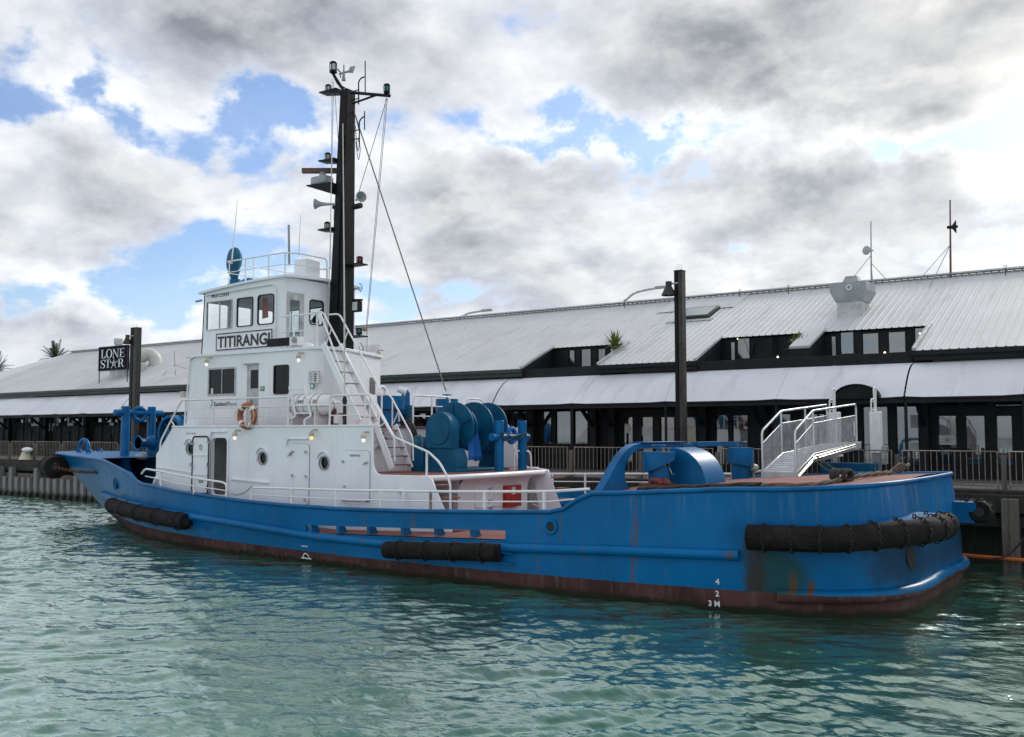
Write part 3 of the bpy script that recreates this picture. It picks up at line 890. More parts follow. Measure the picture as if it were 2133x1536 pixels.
# small overboard openings in the boot-top
for px, py in ((497, 1148), (548, 1153), (580, 1158), (590, 1160), (672, 1166), (733, 1177), (804, 1174), (820, 1180), (853, 1184)):
    p = P(px, py, Y=17.25); i = idx_of_x(p.x); q = hull_pt(i, p.z)
    p = P(px, py, Y=q.y)
    mb = MB(); mb.lathe([(0.045, -0.02), (0.05, 0.02), (0.03, 0.025), (0.03, -0.01)], (p.x, q.y-0.004, p.z), (0, -1, 0.0), 10); part('scupper', mb, 'rust', hull)
# painted marks: plimsoll mark and draft figures
def hull_face_y(x, z): return hull_pt(idx_of_x(x), z).y
def mark(name, fn_pts, mat='white_rail'):
    pass
def shell_map(x0, z0):
    def fn(u, v, w):
        x = x0 + u; z = z0 + v
        i = idx_of_x(x); j = i+1 if LV[1][i].x > x else i-1
        a, b = hull_pt(i, z), hull_pt(j, z)
        t = (x-a.x)/(b.x-a.x) if abs(b.x-a.x) > 1e-6 else 0
        return (x, a.y + (b.y-a.y)*t - 0.008, z)
    return fn
for txt, px, py in (('4', 1491, 1217), ('2', 1491, 1242), ('3 M', 1476, 1262)):
    p = P(px, py, Y=17.2); p = P(px, py, Y=hull_face_y(p.x, p.z))
    part('draft_figure', text_mb(txt, 0.15, shell_map(p.x, p.z), bold=0.004), 'white_rail', hull)
p = P(640, 1163, Y=17.35); fm = shell_map(p.x, p.z)
mb = MB()
ring = [fm(0.13*cos(a), 0.14*sin(a)+0.0, 0) for a in [pi*k/14 for k in range(15)]] ; rin = [fm(0.10*cos(a), 0.11*sin(a), 0) for a in [pi*k/14 for k in range(15)]]
mb.grid([ring, rin])
mb.add([fm(-0.2, -0.015, 0), fm(0.2, -0.015, 0), fm(0.2, 0.015, 0), fm(-0.2, 0.015, 0)], [(0, 1, 2, 3)])
part('load_line_mark', mb, 'white_rail', hull)
mb = MB(); mb.add([fm(-0.12, 0.30, 0), fm(0.12, 0.30, 0), fm(0.12, 0.325, 0), fm(-0.12, 0.325, 0)], [(0, 1, 2, 3)])
part('deck_line_mark', mb, 'white_rail', hull)

# ================================================================== FENDERS
def chain_mb(path, r=0.022):
    """open links strung along a path"""
    mb = MB(); path = [Vector(p) for p in path]
    L = [0]
    for a, b in zip(path, path[1:]): L.append(L[-1] + (b-a).length)
    def at(d):
        for k in range(len(path)-1):
            if d <= L[k+1] or k == len(path)-2:
                t = (d-L[k])/max(1e-6, L[k+1]-L[k]); return path[k].lerp(path[k+1], t), (path[k+1]-path[k]).normalized()
    step = r*4.2; n = max(2, int(L[-1]/step))
    for k in range(n):
        c, t = at((k+0.5)*L[-1]/n)
        u = t.orthogonal().normalized(); u = Matrix.Rotation(pi/4 + (k % 2)*pi/2, 3, t) @ u
        ring = [c + t*(r*2.7*cos(a)) + u*(r*1.6*sin(a)) for a in [2*pi*q/8 for q in range(8)]]
        mb.tube(ring, r*0.62, 4, closed=True)
    return mb
def fender(path, r, nchains, chain0=0.06, shelf=True, inward=None, label=None, chain_mat='chain'):
    """long rubber fender following a path, lashed with chains"""
    path = [Vector(p) for p in path]
    # outward taper of the ends
    rs = [r]*len(path)
    mb = MB(); mb.tube(path, rs, 18)
    f = part('rubber_fender', mb, 'rubber', tug, 50, bev=0.03)
    if label: f['label'] = label
    # hollow bore at both ends
    for e, q in ((path[0], path[1]), (path[-1], path[-2])):
        d = (e-q).normalized(); mb = MB()
        mb.lathe([(r*0.33, 0.004), (r*0.45, 0.006)], tuple(e), tuple(d), 14); part('bore', mb, 'black_rough', f)
    cum = [0.0]
    for a_, b_ in zip(path, path[1:]): cum.append(cum[-1] + (b_-a_).length)
    for k in range(nchains):
        s_ = (chain0 + (1-2*chain0)*k/(nchains-1))*cum[-1]; i = max(j for j in range(len(path)-1) if cum[j] <= s_ + 1e-9)
        c = path[i].lerp(path[i+1], (s_-cum[i])/(cum[i+1]-cum[i])); d = (path[i+1]-path[i]).normalized()
        out = Vector((d.y, -d.x, 0)).normalized()
        if out.dot(c - Vector((c.x*0.0 - 18.5, CL, c.z))) < 0: out = -out
        loop = [c + (out*cos(a) + Vector((0, 0, 1))*sin(a))*(r+0.012) for a in [radians(150) - radians(270)*q/16 for q in range(17)]]
        loop = [loop[0] - out*0.12 + Vector((0, 0, 0.04))] + loop
        part('lashing_chain', chain_mb(loop, 0.017), chain_mat, f)
    return f
def shelf(path, r, name='fender_shelf', up=0.02, depth=0.5):
    pass
# amidships fender
yb = lambda z: 0
mid0, mid1 = P(806, 1148, Y=16.85), P(1041, 1150, Y=16.85)
zc = (P(920, 1148, Y=16.8).z)
fender([Vector((mid0.x + (mid1.x-mid0.x)*k/6, 16.82, 0.0 + P(806+(1041-806)*k/6, 1146+(1152-1146)*k/6, Y=16.8).z)) for k in range(7)], 0.20, 4, 0.13, label='long black rubber fender below the freeing port')
mb = MB(); mb.box(mid0.x+0.1, 16.9, zc-0.17, mid1.x+0.30, 17.12, zc-0.145); mb.box(mid0.x+0.1, 16.9, zc+0.05, mid1.x+0.30, 17.12, zc+0.075)
part('fender_bracket', mb, 'hull', tug)
# bow-shoulder fender
def shell_i(px, py, off):
    best = None
    for i in range(60, NP):
        q = hull_pt(i, 1.0); p = P(px, py, Y=q.y-off); e = abs(p.x - q.x)
        if best is None or e < best[0]: best = (e, i, p)
    return best[1], best[2]
ia, pa = shell_i(385, 1088, 0.22); ib, pb = shell_i(232, 1052, 0.22)
zf = lambda x: lerp_table(sorted([(pa.x, pa.z), (pb.x, pb.z)]), x)
for s in (1, -1):
    fender(side_path(ia, ib, zf, 0.20, s), 0.235, 5, 0.06, label='black rubber fender along the bow shoulder' if s == 1 else None)
    mb = MB(); inner = side_path(ia, ib, lambda x: zf(x)+0.24, 0.0, s); outer = side_path(ia, ib, lambda x: zf(x)+0.20, 0.22, s)
    mb.grid([inner, outer]); part('fender_shelf', mb, 'hull', tug)
    if s == 1:
        mb = MB()
        for dz in (0.10, -0.12):
            a = side_path(ia-3, ia, lambda x: zf(x)+dz, 0.02); b = side_path(ia-3, ia, lambda x: zf(x)+dz, 0.14)
            mb.grid([a, b])
        part('fender_bracket', mb, 'hull', tug)
# quarter fenders on the stern with bright plated shelf
zq = lambda i: lerp_table([(9, 1.62), (20, 1.55), (28, 1.45), (42, 1.43)], i)
i_q = idx_of_x(-6.75)
for s in (1, -1):
    def qpath(off, dz, a=9, b=i_q):
        out = []
        for i in range(a, b+1):
            z = zq(i)+dz
            pprev, pnext = hull_pt(i-1, z), hull_pt(i+1, z)
            t = Vector((pnext.x-pprev.x, pnext.y-pprev.y, 0)).normalized(); n = Vector((-t.y, t.x, 0))
            if n.dot(Vector((0.6, -0.8, 0))) < 0: n = -n
            o = off * lerp_table([(9, 1.9), (16, 1.9), (24, 1.25), (30, 1.0)], i)
            p = hull_pt(i, z) + n*o; p.z = z
            out.append(p if s == 1 else Vector((p.x, 2*CL-p.y, p.z)))
        return out
    fender(qpath(0.27, 0), 0.235, 9, 0.07, label='black rubber fender wrapped round the stern quarter' if s == 1 else None)
    mb = MB(); mb.grid([qpath(-0.02, 0.20), qpath(0.24, 0.20)]); mb.grid([qpath(-0.02, 0.185), qpath(0.24, 0.185)])
    part('fender_shelf', mb, 'blue', tug)
    mb = MB(); e = qpath(0.26, 0.19)[0]; h0 = qpath(-0.02, 0.19)[0]; h1 = qpath(-0.02, -0.25)[0]; e1 = qpath(0.2, -0.25)[0]
    mb.add([h0, e, e1, h1], [(0, 1, 2, 3)]); part('fender_shelf_end', mb, 'blue', tug)
    for k, i in enumerate((11, 15, 19, 23)):
        c = qpath(0.13, 0.21, i, i)[0]; mb = MB()
        ring = [c + Vector((0.02*cos(a), 0.035*cos(a), 0.02+0.035*sin(a))) for a in [2*pi*q/10 for q in range(10)]]
        mb.tube(ring, 0.013, 6, closed=True); part('chain_ring', mb, 'chain', tug)
# nose fender round the stem
zn = 2.06
nose = []
NQ = [(-34.45, -1.98), (-35.15, -1.76), (-35.8, -1.38), (-36.3, -0.95), (-36.65, -0.5), (-36.75, 0.0)]
nose = [Vector((p.x, CL + p.y, zn)) for p in catmull([(x, y, 0) for x, y in NQ + [(x, -y) for x, y in reversed(NQ[:-1])]], 3)]
f = fender(nose, 0.42, 5, 0.12, label='fat black rubber nose fender round the bow')
e = nose[0]
mb = MB(); mb.tube([e + Vector((0.05, -0.1, 0.05)) + Vector((0.09*cos(a), 0.02, 0.11*sin(a))) for a in [2*pi*q/10 for q in range(10)]], 0.028, 6, closed=True); part('end_shackle', mb, 'rust', f)
tgt = P(203, 985, Y=19.05)
part('lashing_chain', chain_mb([e + Vector((0.1, -0.12, 0.0)), (e+tgt)/2 + Vector((0, 0, -0.06)), tgt], 0.030), 'rust', f)
for dx, dy in ((-35.4, -0.55), (-35.2, 0.2), (-35.8, 0.1), (-34.4, -0.75)):
    mb = MB()
    ring = [(dx+0.10*cos(a), CL+dy+0.03*cos(a), 2.62+0.09*sin(a)) for a in [2*pi*q/10 for q in range(10)]]
    mb.tube(ring, 0.028, 6, closed=True); part('chain_ring', mb, 'blue', tug)

# ================================================================== TUG: DECKHOUSE
YD, Y2, YW = 18.05, 19.0, 19.35
ZL2, ZL3 = 3.50, 5.74
def D(px, py): return XZ(px, py, YD)
def rect_px(x0, y0, x1, y1, Y):
    """rectangle in plane Y from the pixel corners (left-top, right-bottom)"""
    a = P(x0, y0, Y=Y); b = P(x1, y1, Y=Y); return a.x, b.z, b.x, a.z
def rect_pxX(x0, y0, x1, y1, X):
    a = P(x0, y0, X=X); b = P(x1, y1, X=X); return a.y, b.z, b.y, a.z
zb_ = 0.75
wall = [(D(325, 1000)[0], zb_), D(325, 947), D(333.4, 935), (D(359.4, 891)[0], ZL2), (D(775, 894)[0], ZL2), D(775.5, 962), D(778, 976), D(783, 985), D(792, 989), D(891, 992), D(898, 997), (D(940, 1063)[0], 1.05), (D(940, 1063)[0], zb_)]
dx0, dz0, dx1, dz1 = rect_px(444.5, 912.5, 473.5, 1031.5, YD)
door_hole = rrect(dx0, dz0, dx1, dz1, 0.14)
PORT = [(396.5, 935), (547.4, 954.8), (675.6, 964.7)]
ports = []
for (px, py) in PORT:
    c = P(px, py, Y=YD); ports.append((c.x, c.z, 0.165))
holes = [door_hole] + [circ(x, z, r) for x, z, r in ports]
mb = MB(); mb.plate(wall, holes, planeY(YD), 0.06)
part('deckhouse_wall', mb, 'white', tug, 30, bev=0.012)
mb = MB(); mb.plate([(x - (1.25 if x > -16.2 else 0.0), z) for x, z in wall], [], planeY(2*CL-YD-0.06), 0.06); part('deckhouse_wall', mb, 'white', tug, 30)
XF = D(359.4, 891)[0]; XFB = D(325, 1000)[0]; XA = -18.4
mb = MB(); mb.add([(XFB+0.03, YD+0.06, zb_), (XFB+0.03, 2*CL-YD-0.06, zb_), (XFB+0.03, 2*CL-YD-0.06, D(325, 947)[1]), (XFB+0.03, YD+0.06, D(325, 947)[1]),
                   (XF+0.03, 2*CL-YD-0.06, ZL2-0.02), (XF+0.03, YD+0.06, ZL2-0.02)], [(0, 1, 2, 3), (3, 2, 4, 5)])
part('deckhouse_front', mb, 'white', tug)
mb = MB(); mb.box(XA-0.06, YD+0.062, zb_, XA, 2*CL-YD-0.062, ZL2-0.03); part('deckhouse_aft_wall', mb, 'white', tug)
# boat deck on top of it
mb = MB(); mb.box(XF-0.02, YD-0.03, ZL2, D(775, 894)[0]+0.0, YD+0.10, ZL2+0.05); part('deck_edge', mb, 'white', tug, bev=0.008)
mb = MB(); mb.box(XF, YD+0.10, ZL2-0.03, XA+0.05, 2*CL-YD-0.06, ZL2+0.03); part('boat_deck', mb, 'deck', tug)
# room behind the open door
rx0, rx1 = dx0-0.5, dx1+0.55
mb = MB(); mb.box(rx0, YD+1.3, 1.0, rx1, YD+1.35, 3.4); mb2 = mb
part('cabin_bulkhead', mb, 'cream_in', tug)
mb = MB(); mb.box(rx0-0.05, YD+0.07, 1.0, rx0, YD+1.3, 3.4); part('cabin_bulkhead', mb, 'cream_in', tug)
mb = MB(); mb.box(rx1, YD+0.07, 1.0, rx1+0.05, YD+1.3, 3.4); part('cabin_bulkhead', mb, 'cream_in', tug)
mb = MB(); mb.box(rx0, YD+0.07, 1.0, rx1, YD+1.3, 1.03); part('cabin_floor', mb, 'deck', tug)
mb = MB(); a = P(450, 922, Y=YD+1.28); mb.box(a.x, YD+1.27, a.z-0.35, a.x+0.18, YD+1.298, a.z); part('notice_board', mb, 'black_rough', tug)
mb = MB(); a = P(461, 940, Y=YD+1.28); mb.box(a.x, YD+1.27, a.z-0.06, a.x+0.14, YD+1.298, a.z); part('wall_switch', mb, 'black_rough', tug)
# door coaming and the opened watertight door swung against the wall
mb = MB(); mb.plate(rrect(dx0-0.05, dz0-0.06, dx1+0.05, dz1+0.05, 0.17), [door_hole], planeY(YD-0.05), 0.05); part('door_coaming', mb, 'white', tug, bev=0.008)
lx0, lz0, lx1, lz1 = rect_px(402, 909, 434, 1030, YD-0.14)
mb = MB(); mb.plate(rrect(lx0, lz0, lx1, lz1, 0.13), [circ((lx0+lx1)/2+0.0, lz1-0.34, 0.10)], planeY(YD-0.15), 0.05)
door = part('watertight_door', mb, 'white', tug, 30, bev=0.01); door['label'] = 'opened white watertight door with small oval window'
mb = MB(); mb.plate(rrect(lx0-0.012, lz0-0.012, lx1+0.012, lz1+0.012, 0.14), [rrect(lx0+0.035, lz0+0.035, lx1-0.035, lz1-0.035, 0.10)], planeY(YD-0.163), 0.012)
part('door_seal', mb, 'black_rough', door)
mb = MB(); mb.lathe([(0.0, 0.0), (0.10, 0.0)], ((lx0+lx1)/2, YD-0.12, lz1-0.34), (0, -1, 0), 18); part('door_window', mb, 'lens', door)
for k in (0.33, 0.67):
    z = lz0+(lz1-lz0)*k; mb = MB(); mb.box(lx0+0.05, YD-0.175, z-0.012, lx1-0.05, YD-0.151, z+0.012); part('door_stiffener', mb, 'white', door)
for (kx, kz) in ((0, .87), (1, .9), (0, .48), (1, .48), (1, .1)):
    x = lx0 if kx == 0 else lx1; z = lz0+(lz1-lz0)*kz
    mb = MB(); mb.box(x-0.06, YD-0.2, z-0.03, x+0.06, YD-0.165, z+0.03); mb.tube([(x, YD-0.19, z), (x+0.03, YD-0.23, z+0.10)], 0.014, 6); part('door_dog', mb, 'steel', door)
ex0, ez0, ex1, ez1 = rect_px(412, 999, 422, 1006, YD-0.17)
mb = MB(); mb.box(ex0, YD-0.157, ez0, ex1, YD-0.152, ez1); s_ = part('exit_sign', mb, 'green_sign', door)
part('exit_lettering', text_mb('EXIT', (ez1-ez0)*0.95, lambda u, v, w: (ex0+0.02+u, YD-0.16, ez0+0.02+v), w=(ex1-ex0)-0.04), 'white_rail', door)
# portholes with rims and rain eyebrows
for k, (x, z, r) in enumerate(ports):
    mb = MB(); mb.lathe([(r, 0.0), (r+0.03, 0.0), (r+0.03, 0.03), (r, 0.03), (r, 0.0)], (x, YD, z), (0, -1, 0), 24)
    o = part('porthole', mb, 'grey', tug, 40)
    mb = MB(); mb.lathe([(0.0, 0.0), (r+0.01, 0.0)], (x, YD+0.045, z), (0, -1, 0), 20); part('pane', mb, 'glass_dark', o)
    mb = MB(); mb.lathe([(0.0, 0.0), (r+0.1, 0.0)], (x, YD+0.35, z), (0, -1, 0), 20); part('dark_backing', mb, 'black_rough', o)  # black disc added so the porthole reads dark inside
    A = [radians(15)+radians(150)*q/12 for q in range(13)]
    mb = MB(); mb.grid([[(x+(r+0.09)*cos(a), YD-0.06, z+0.03+(r+0.10)*sin(a)) for a in A], [(x+(r+0.08)*cos(a), YD+0.0, z+0.03+(r+0.11)*sin(a)) for a in A]]); part('rain_eyebrow', mb, 'white', o)
# closed doors on the deckhouse side
def flush_door(x0, y0, x1, y1, name='steel_door', r=0.10, handles=()):
    a = rect_px(x0, y0, x1, y1, YD-0.02)
    mb = MB(); mb.plate(rrect(a[0], a[1], a[2], a[3], r), [], planeY(YD-0.03), 0.028); o = part(name, mb, 'white', tug, 30, bev=0.01)
    mb = MB(); mb.plate(rrect(a[0]-0.012, a[1]-0.012, a[2]+0.012, a[3]+0.012, r+0.01), [rrect(a[0]+0.004, a[1]+0.004, a[2]-0.004, a[3]-0.004, r)], planeY(YD-0.012), 0.010); part('door_gap', mb, 'grey', o)
    for (hx, hy, dx_) in handles:
        p = P(hx, hy, Y=YD-0.08); mb = MB(); mb.tube([(p.x, YD-0.03, p.z), (p.x, YD-0.08, p.z), (p.x+dx_, YD-0.085, p.z-0.05)], 0.017, 6); mb.ellipsoid((p.x, YD-0.06, p.z), (0.03, 0.03, 0.03), 8, 6)
        part('door_dog', mb, 'steel', o)
    return o
flush_door(603, 925, 642.5, 1052, handles=((608, 941, -.09), (634, 941, .07), (604, 947, -.09), (606, 990, .06), (634, 992, .07), (602, 1036, .1), (632, 1040, .07)))
gd = flush_door(713, 939, 769, 1046, handles=((712, 961, .05), (762, 984-20, -.10), (715, 1013, .02), (765, 1043, -.12), (710, 1042, .1)))
p = P(728, 951, Y=YD-0.04); q = P(750, 951, Y=YD-0.04)
part('door_lettering', text_mb('GAS BOTTLE', 0.07, lambda u, v, w: (p.x+u, YD-0.034, p.z+v), w=q.x-p.x, bold=0.002), 'navy', gd)
for k in range(26):
    x = P(713+8+(k % 9)*4.2, 1050, Y=YD).x; z = P(740, 1047+ (k//9)*5, Y=YD).z + 0.02
    mb = MB(); mb.lathe([(0.0, 0.0), (0.012, 0.0)], (x, YD-0.034, z), (0, -1, 0), 6); part('vent_hole', mb, 'black_rough', gd)
mb = MB(); A = [radians(0)+radians(180)*q/10 for q in range(11)]
# rain strips over the two doors
for (xa, ya, xb, yb) in ((441, 906, 468, 900), (599, 926, 636, 915)):
    a = P(xa, ya, Y=YD); b = P(xb, yb, Y=YD)
    pts = rounded([(a.x, YD-0.03, a.z-0.05), (a.x+0.04, YD-0.03, b.z), (b.x+0.1, YD-0.03, b.z)], 0.14, 5)
    mb = MB(); mb.grid([[(p_.x, YD-0.07, p_.z) for p_ in pts], [(p_.x, YD, p_.z+0.012) for p_ in pts], [(p_.x, YD, p_.z-0.012) for p_ in pts], [(p_.x, YD-0.07, p_.z) for p_ in pts]]); part('rain_strip', mb, 'white', tug)
a, b = P(482, 998, Y=YD), P(561, 1006, Y=YD)
mb = MB(); mb.bar((a.x, YD-0.03, a.z), (b.x, YD-0.03, b.z), 0.06, 0.03); part('grab_ledge', mb, 'white', tug)
a, b = P(327, 973, Y=YD), P(400, 985, Y=YD)
mb = MB(); mb.bar((a.x, YD-0.015, a.z), (b.x, YD-0.015, b.z), 0.03, 0.025); part('grab_ledge', mb, 'white', tug)
p = P(388, 905, Y=YD); q = P(408, 905, Y=YD)
part('builder_lettering', text_mb('EASTLAND', 0.07, lambda u, v, w: (p.x+u, YD-0.004, p.z+v), w=q.x-p.x), 'navy', tug)
# vertical weld seams on the side plating
for px in (356, 517, 569, 652, 700):
    x = P(px, 960, Y=YD).x; mb = MB(); mb.box(x-0.008, YD-0.006, 1.2, x+0.008, YD, 3.47); part('plate_seam', mb, 'white', tug)
# gooseneck vent pipe on the side wing
p = P(838, 1030, Y=YD-0.1)
mb = MB(); mb.tube(rounded([(p.x-0.1, YD-0.0, p.z+0.05), (p.x-0.1, YD-0.12, p.z+0.08), (p.x+0.08, YD-0.14, p.z+0.08), (p.x+0.08, YD-0.14, p.z-0.18)], 0.08), 0.05, 8); part('vent_pipe', mb, 'white', tug, 60)

# deck lights
def deck_light(px, py, Y, mat='bulb', X=None):
    p = P(px, py, Y=Y-0.18) if X is None else P(px, py, X=X+0.18)
    d = Vector((0, -1, 0)) if X is None else Vector((1, 0, 0))
    mb = MB(); base = p - d*0.18 + Vector((0, 0, 0.22))
    mb.tube(rounded([base, base+d*0.18, base+d*0.18+Vector((0, 0, -0.10))], 0.05), 0.03, 8)
    mb.lathe([(0.06, 0.0), (0.07, 0.02), (0.07, 0.10), (0.05, 0.12)], tuple(p+Vector((0, 0, 0.05))), (0, 0, 1), 12)
    o = part('deck_light', mb, 'cream', tug, 50)
    mb = MB(); mb.ellipsoid((p.x, p.y, p.z+0.01), (0.05, 0.05, 0.065), 10, 8); part('globe', mb, mat, o, 60)
    return o
deck_light(489, 913, YD); deck_light(649, 913, YD, 'bulb_warm'); deck_light(757, 918, YD)
deck_light(430, 760, Y2); deck_light(622, 751, Y2)

# ---------------------------------------------------------------- boat-deck house
def E2(px, py): return XZ(px, py, Y2)
X2F = E2(388, 850)[0]
Y2F = 22.75
plan = [(X2F, 19.0), (-20.75, 19.0), (-20.45, 19.06), (-20.22, 19.24), (-20.12, 19.5), (-20.2, 20.2), (-20.75, 21.6), (-21.05, 22.4), (-21.3, Y2F), (X2F, Y2F)]
def E2rect(x0, y0, x1, y1): return rect_px(x0, y0, x1, y1, Y2)
wA = E2rect(435, 768.5, 490.5, 822.5); wB = E2rect(571, 762, 601, 820.5); dA = E2rect(514.5, 761, 537.5, 889)
wall2 = [(X2F, ZL2+0.03), (-20.75, ZL2+0.03), (-20.75, ZL3), (E2(399, 742)[0], ZL3)]
mb = MB(); mb.plate(wall2, [rrect(*wA, 0.02), rrect(*wB, 0.07), rrect(*dA, 0.02)], planeY(Y2), 0.05)
# the rest of the shell follows the plan
sh = []
for z in (ZL2+0.03, ZL3):
    sh.append([(x, y, z) for x, y in plan[1:]] + [(plan[0][0] if z < 4 else E2(399, 742)[0], Y2F, z)])
mb.grid(sh)
mb.add([(X2F, 19.0, ZL2+0.03), (X2F, Y2F, ZL2+0.03), (E2(399, 742)[0], Y2F, ZL3), (E2(399, 742)[0], 19.0, ZL3)], [(0, 1, 2, 3)])
part('boat_deck_house', mb, 'white', tug, 30)
mb = MB(); mb.add([(x, y, ZL3+0.0) for x, y in plan], [tuple(range(len(plan)))])
top = [(x, y) for x, y in plan]
def offset_plan(pl, d):
    c = Vector((-23, 20.9)); out = []
    for x, y in pl:
        v = Vector((x, y)) - c; out.append((x + d*(1 if v.x > 0 else -1)*0.8, y + d*(1 if v.y > 0 else -1)))
    return out
op = offset_plan(plan, 0.06)
mb = MB(); mb.plate(op, [], lambda u, v, w: (u, v, ZL3+0.07-w), 0.09); part('bridge_deck', mb, 'white', tug, 30, bev=0.01)
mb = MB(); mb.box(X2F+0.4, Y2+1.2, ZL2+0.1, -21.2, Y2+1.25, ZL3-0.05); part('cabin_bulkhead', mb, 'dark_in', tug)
def window(frame, mapf, panes, r=0.03, fw=0.035, fmat='steel', gmat='glass_dark', proud=0.02, parent=None, mull=None):
    x0, z0, x1, z1 = frame
    mb = MB(); mb.plate(rrect(x0-fw*0.4, z0-fw*0.4, x1+fw*0.4, z1+fw*0.4, r+fw*0.4), [rrect(x0+fw, z0+fw, x1-fw, z1-fw, max(0.01, r-fw*0.3))], lambda u, v, w: mapf(u, v, w-proud), 0.05)
    o = part('window', mb, fmat, parent or tug, 30)
    k = panes
    for i in range(k):
        a = x0+fw+(x1-x0-2*fw)*i/k; b = x0+fw+(x1-x0-2*fw)*(i+1)/k
        mb = MB(); mb.add([mapf(u, v, 0.015) for u, v in ((a, z0+fw), (b, z0+fw), (b, z1-fw), (a, z1-fw))], [(0, 1, 2, 3)]); part('pane', mb, gmat, o)
        if i: mb = MB(); mb.plate([(a-0.015, z0+fw), (a+0.015, z0+fw), (a+0.015, z1-fw), (a-0.015, z1-fw)], [], lambda u, v, w: mapf(u, v, w-proud*0.4), 0.03); part('mullion', mb, fmat, o)
    return o
window(wA, planeY(Y2), 2, 0.02, 0.04, 'steel', 'glass_dark')
window(wB, planeY(Y2), 1, 0.07, 0.025, 'black_rough', 'glass_dark')
mb = MB(); dg = E2rect(520.5, 771, 536, 809)
mb.plate(rrect(*dA, 0.02), [rrect(*dg, 0.01)], planeY(Y2+0.03), 0.04); o = part('cabin_door', mb, 'ltgrey', tug, 30)
mb = MB(); mb.plate(rrect(*dg, 0.01), [], planeY(Y2+0.05), 0.006); part('pane', mb, 'glass_dark', o)
mb = MB(); mb.bar((dA[0]-0.12, Y2-0.04, dA[3]+0.03), (dA[2], Y2-0.04, dA[3]+0.03), 0.08, 0.02); part('rain_strip', mb, 'grey', o)
for px in (407, 503, 548, 561):
    x = P(px, 800, Y=Y2).x; mb = MB(); mb.box(x-0.008, Y2-0.007, ZL2+0.1, x+0.008, Y2, ZL3-0.05); part('plate_seam', mb, 'white', tug)
a, b, c_ = P(384, 889, Y=Y2-0.04), P(396, 748, Y=Y2-0.04), P(470, 739, Y=Y2-0.04)
mb = MB(); mb.tube(rounded([a, b, Vector((b.x+0.25, Y2-0.04, ZL3+0.02)), Vector((c_.x, Y2-0.04, ZL3+0.02))], 0.1), 0.028, 8); part('front_edge_pipe', mb, 'white_rail', tug, 60)
a = P(441, 816, Y=Y2+0.0); mb = MB(); mb.box(a.x-0.05, Y2+0.005, a.z-0.08, a.x+0.06, Y2+0.012, a.z+0.10); part('window_sticker', mb, 'paper', tug)
# owner's board and notices
sx0, sz0, sx1, sz1 = E2rect(435, 834, 495.5, 848)
mb = MB(); mb.box(sx0, Y2-0.012, sz0, sx1, Y2-0.002, sz1); sb = part('owner_board', mb, 'white_rail', tug)
p = P(447, 846, Y=Y2); q = P(473, 846, Y=Y2); r_ = P(475, 846, Y=Y2); t_ = P(493.5, 846, Y=Y2)
part('owner_lettering', text_mb('Eastland', 0.17, lambda u, v, w: (p.x+u, Y2-0.016, p.z+v), w=q.x-p.x, bold=0.004), 'navy', sb)
part('owner_lettering', text_mb('Port', 0.17, lambda u, v, w: (r_.x+u, Y2-0.016, r_.z+v), w=t_.x-r_.x, bold=0.003), 'teal_letter', sb)
c = P(440, 838, Y=Y2-0.016)
mb = MB(); A = [radians(80-170*k/10) for k in range(11)]
mb.grid([[(c.x-0.03+0.10*cos(a), Y2-0.016, c.z-0.02+0.14*sin(a)) for a in A], [(c.x-0.05+0.07*cos(a)*abs(cos(a*0.9)), Y2-0.016, c.z-0.02+0.13*sin(a)) for a in A]]); part('owner_emblem', mb, 'teal_letter', sb)
def panel_px(name, x0, y0, x1, y1, Y, mat, parent=None, t=0.01):
    a = rect_px(x0, y0, x1, y1, Y); mb = MB(); mb.box(a[0], Y-t, a[1], a[2], Y-0.001, a[3]); return part(name, mb, mat, parent or tug), a
sg, a = panel_px('safety_sign', 542.5, 804.5, 551, 814.5, Y2, 'green_sign')
mb = MB(); mb.lathe([(0.035, 0), (0.06, 0)], ((a[0]+a[2])/2, Y2-0.013, (a[1]+a[3])/2+0.02), (0, -1, 0), 14); part('ring_symbol', mb, 'white_rail', sg)
YI = Y2+0.02
pl, a = panel_px('muster_placard', 645, 775, 666, 798, Y2, 'paper')
mb = MB(); mb.plate([(a[0]-.01, a[1]-.01), (a[2]+.01, a[1]-.01), (a[2]+.01, a[3]+.01), (a[0]-.01, a[3]+.01)], [[(a[0]+.006, a[1]+.006), (a[2]-.006, a[1]+.006), (a[2]-.006, a[3]-.006), (a[0]+.006, a[3]-.006)]], planeY(Y2-0.014), 0.01); part('placard_frame', mb, 'grey', pl)
for r in range(4):
    for c_ in range(2):
        z = a[3]-0.07-r*(a[3]-a[1]-0.1)/3.6; x = a[0]+(a[2]-a[0])*(0.22+0.36*c_)
        mb = MB(); mb.box(x-0.035-0.01*c_, Y2-0.013, z-0.02, x+0.035+0.01*c_, Y2-0.0105, z+0.018); part('placard_picture', mb, 'navy' if c_ else 'grey', pl)
sg, a = panel_px('safety_sign', 646.5, 799.5, 654.5, 809.5, Y2, 'green_sign')
mb = MB(); mb.lathe([(0.0, 0), (0.05, 0)], ((a[0]+a[2])/2, Y2-0.013, (a[1]+a[3])/2), (0, -1, 0), 12); part('raft_symbol', mb, 'white_rail', sg)
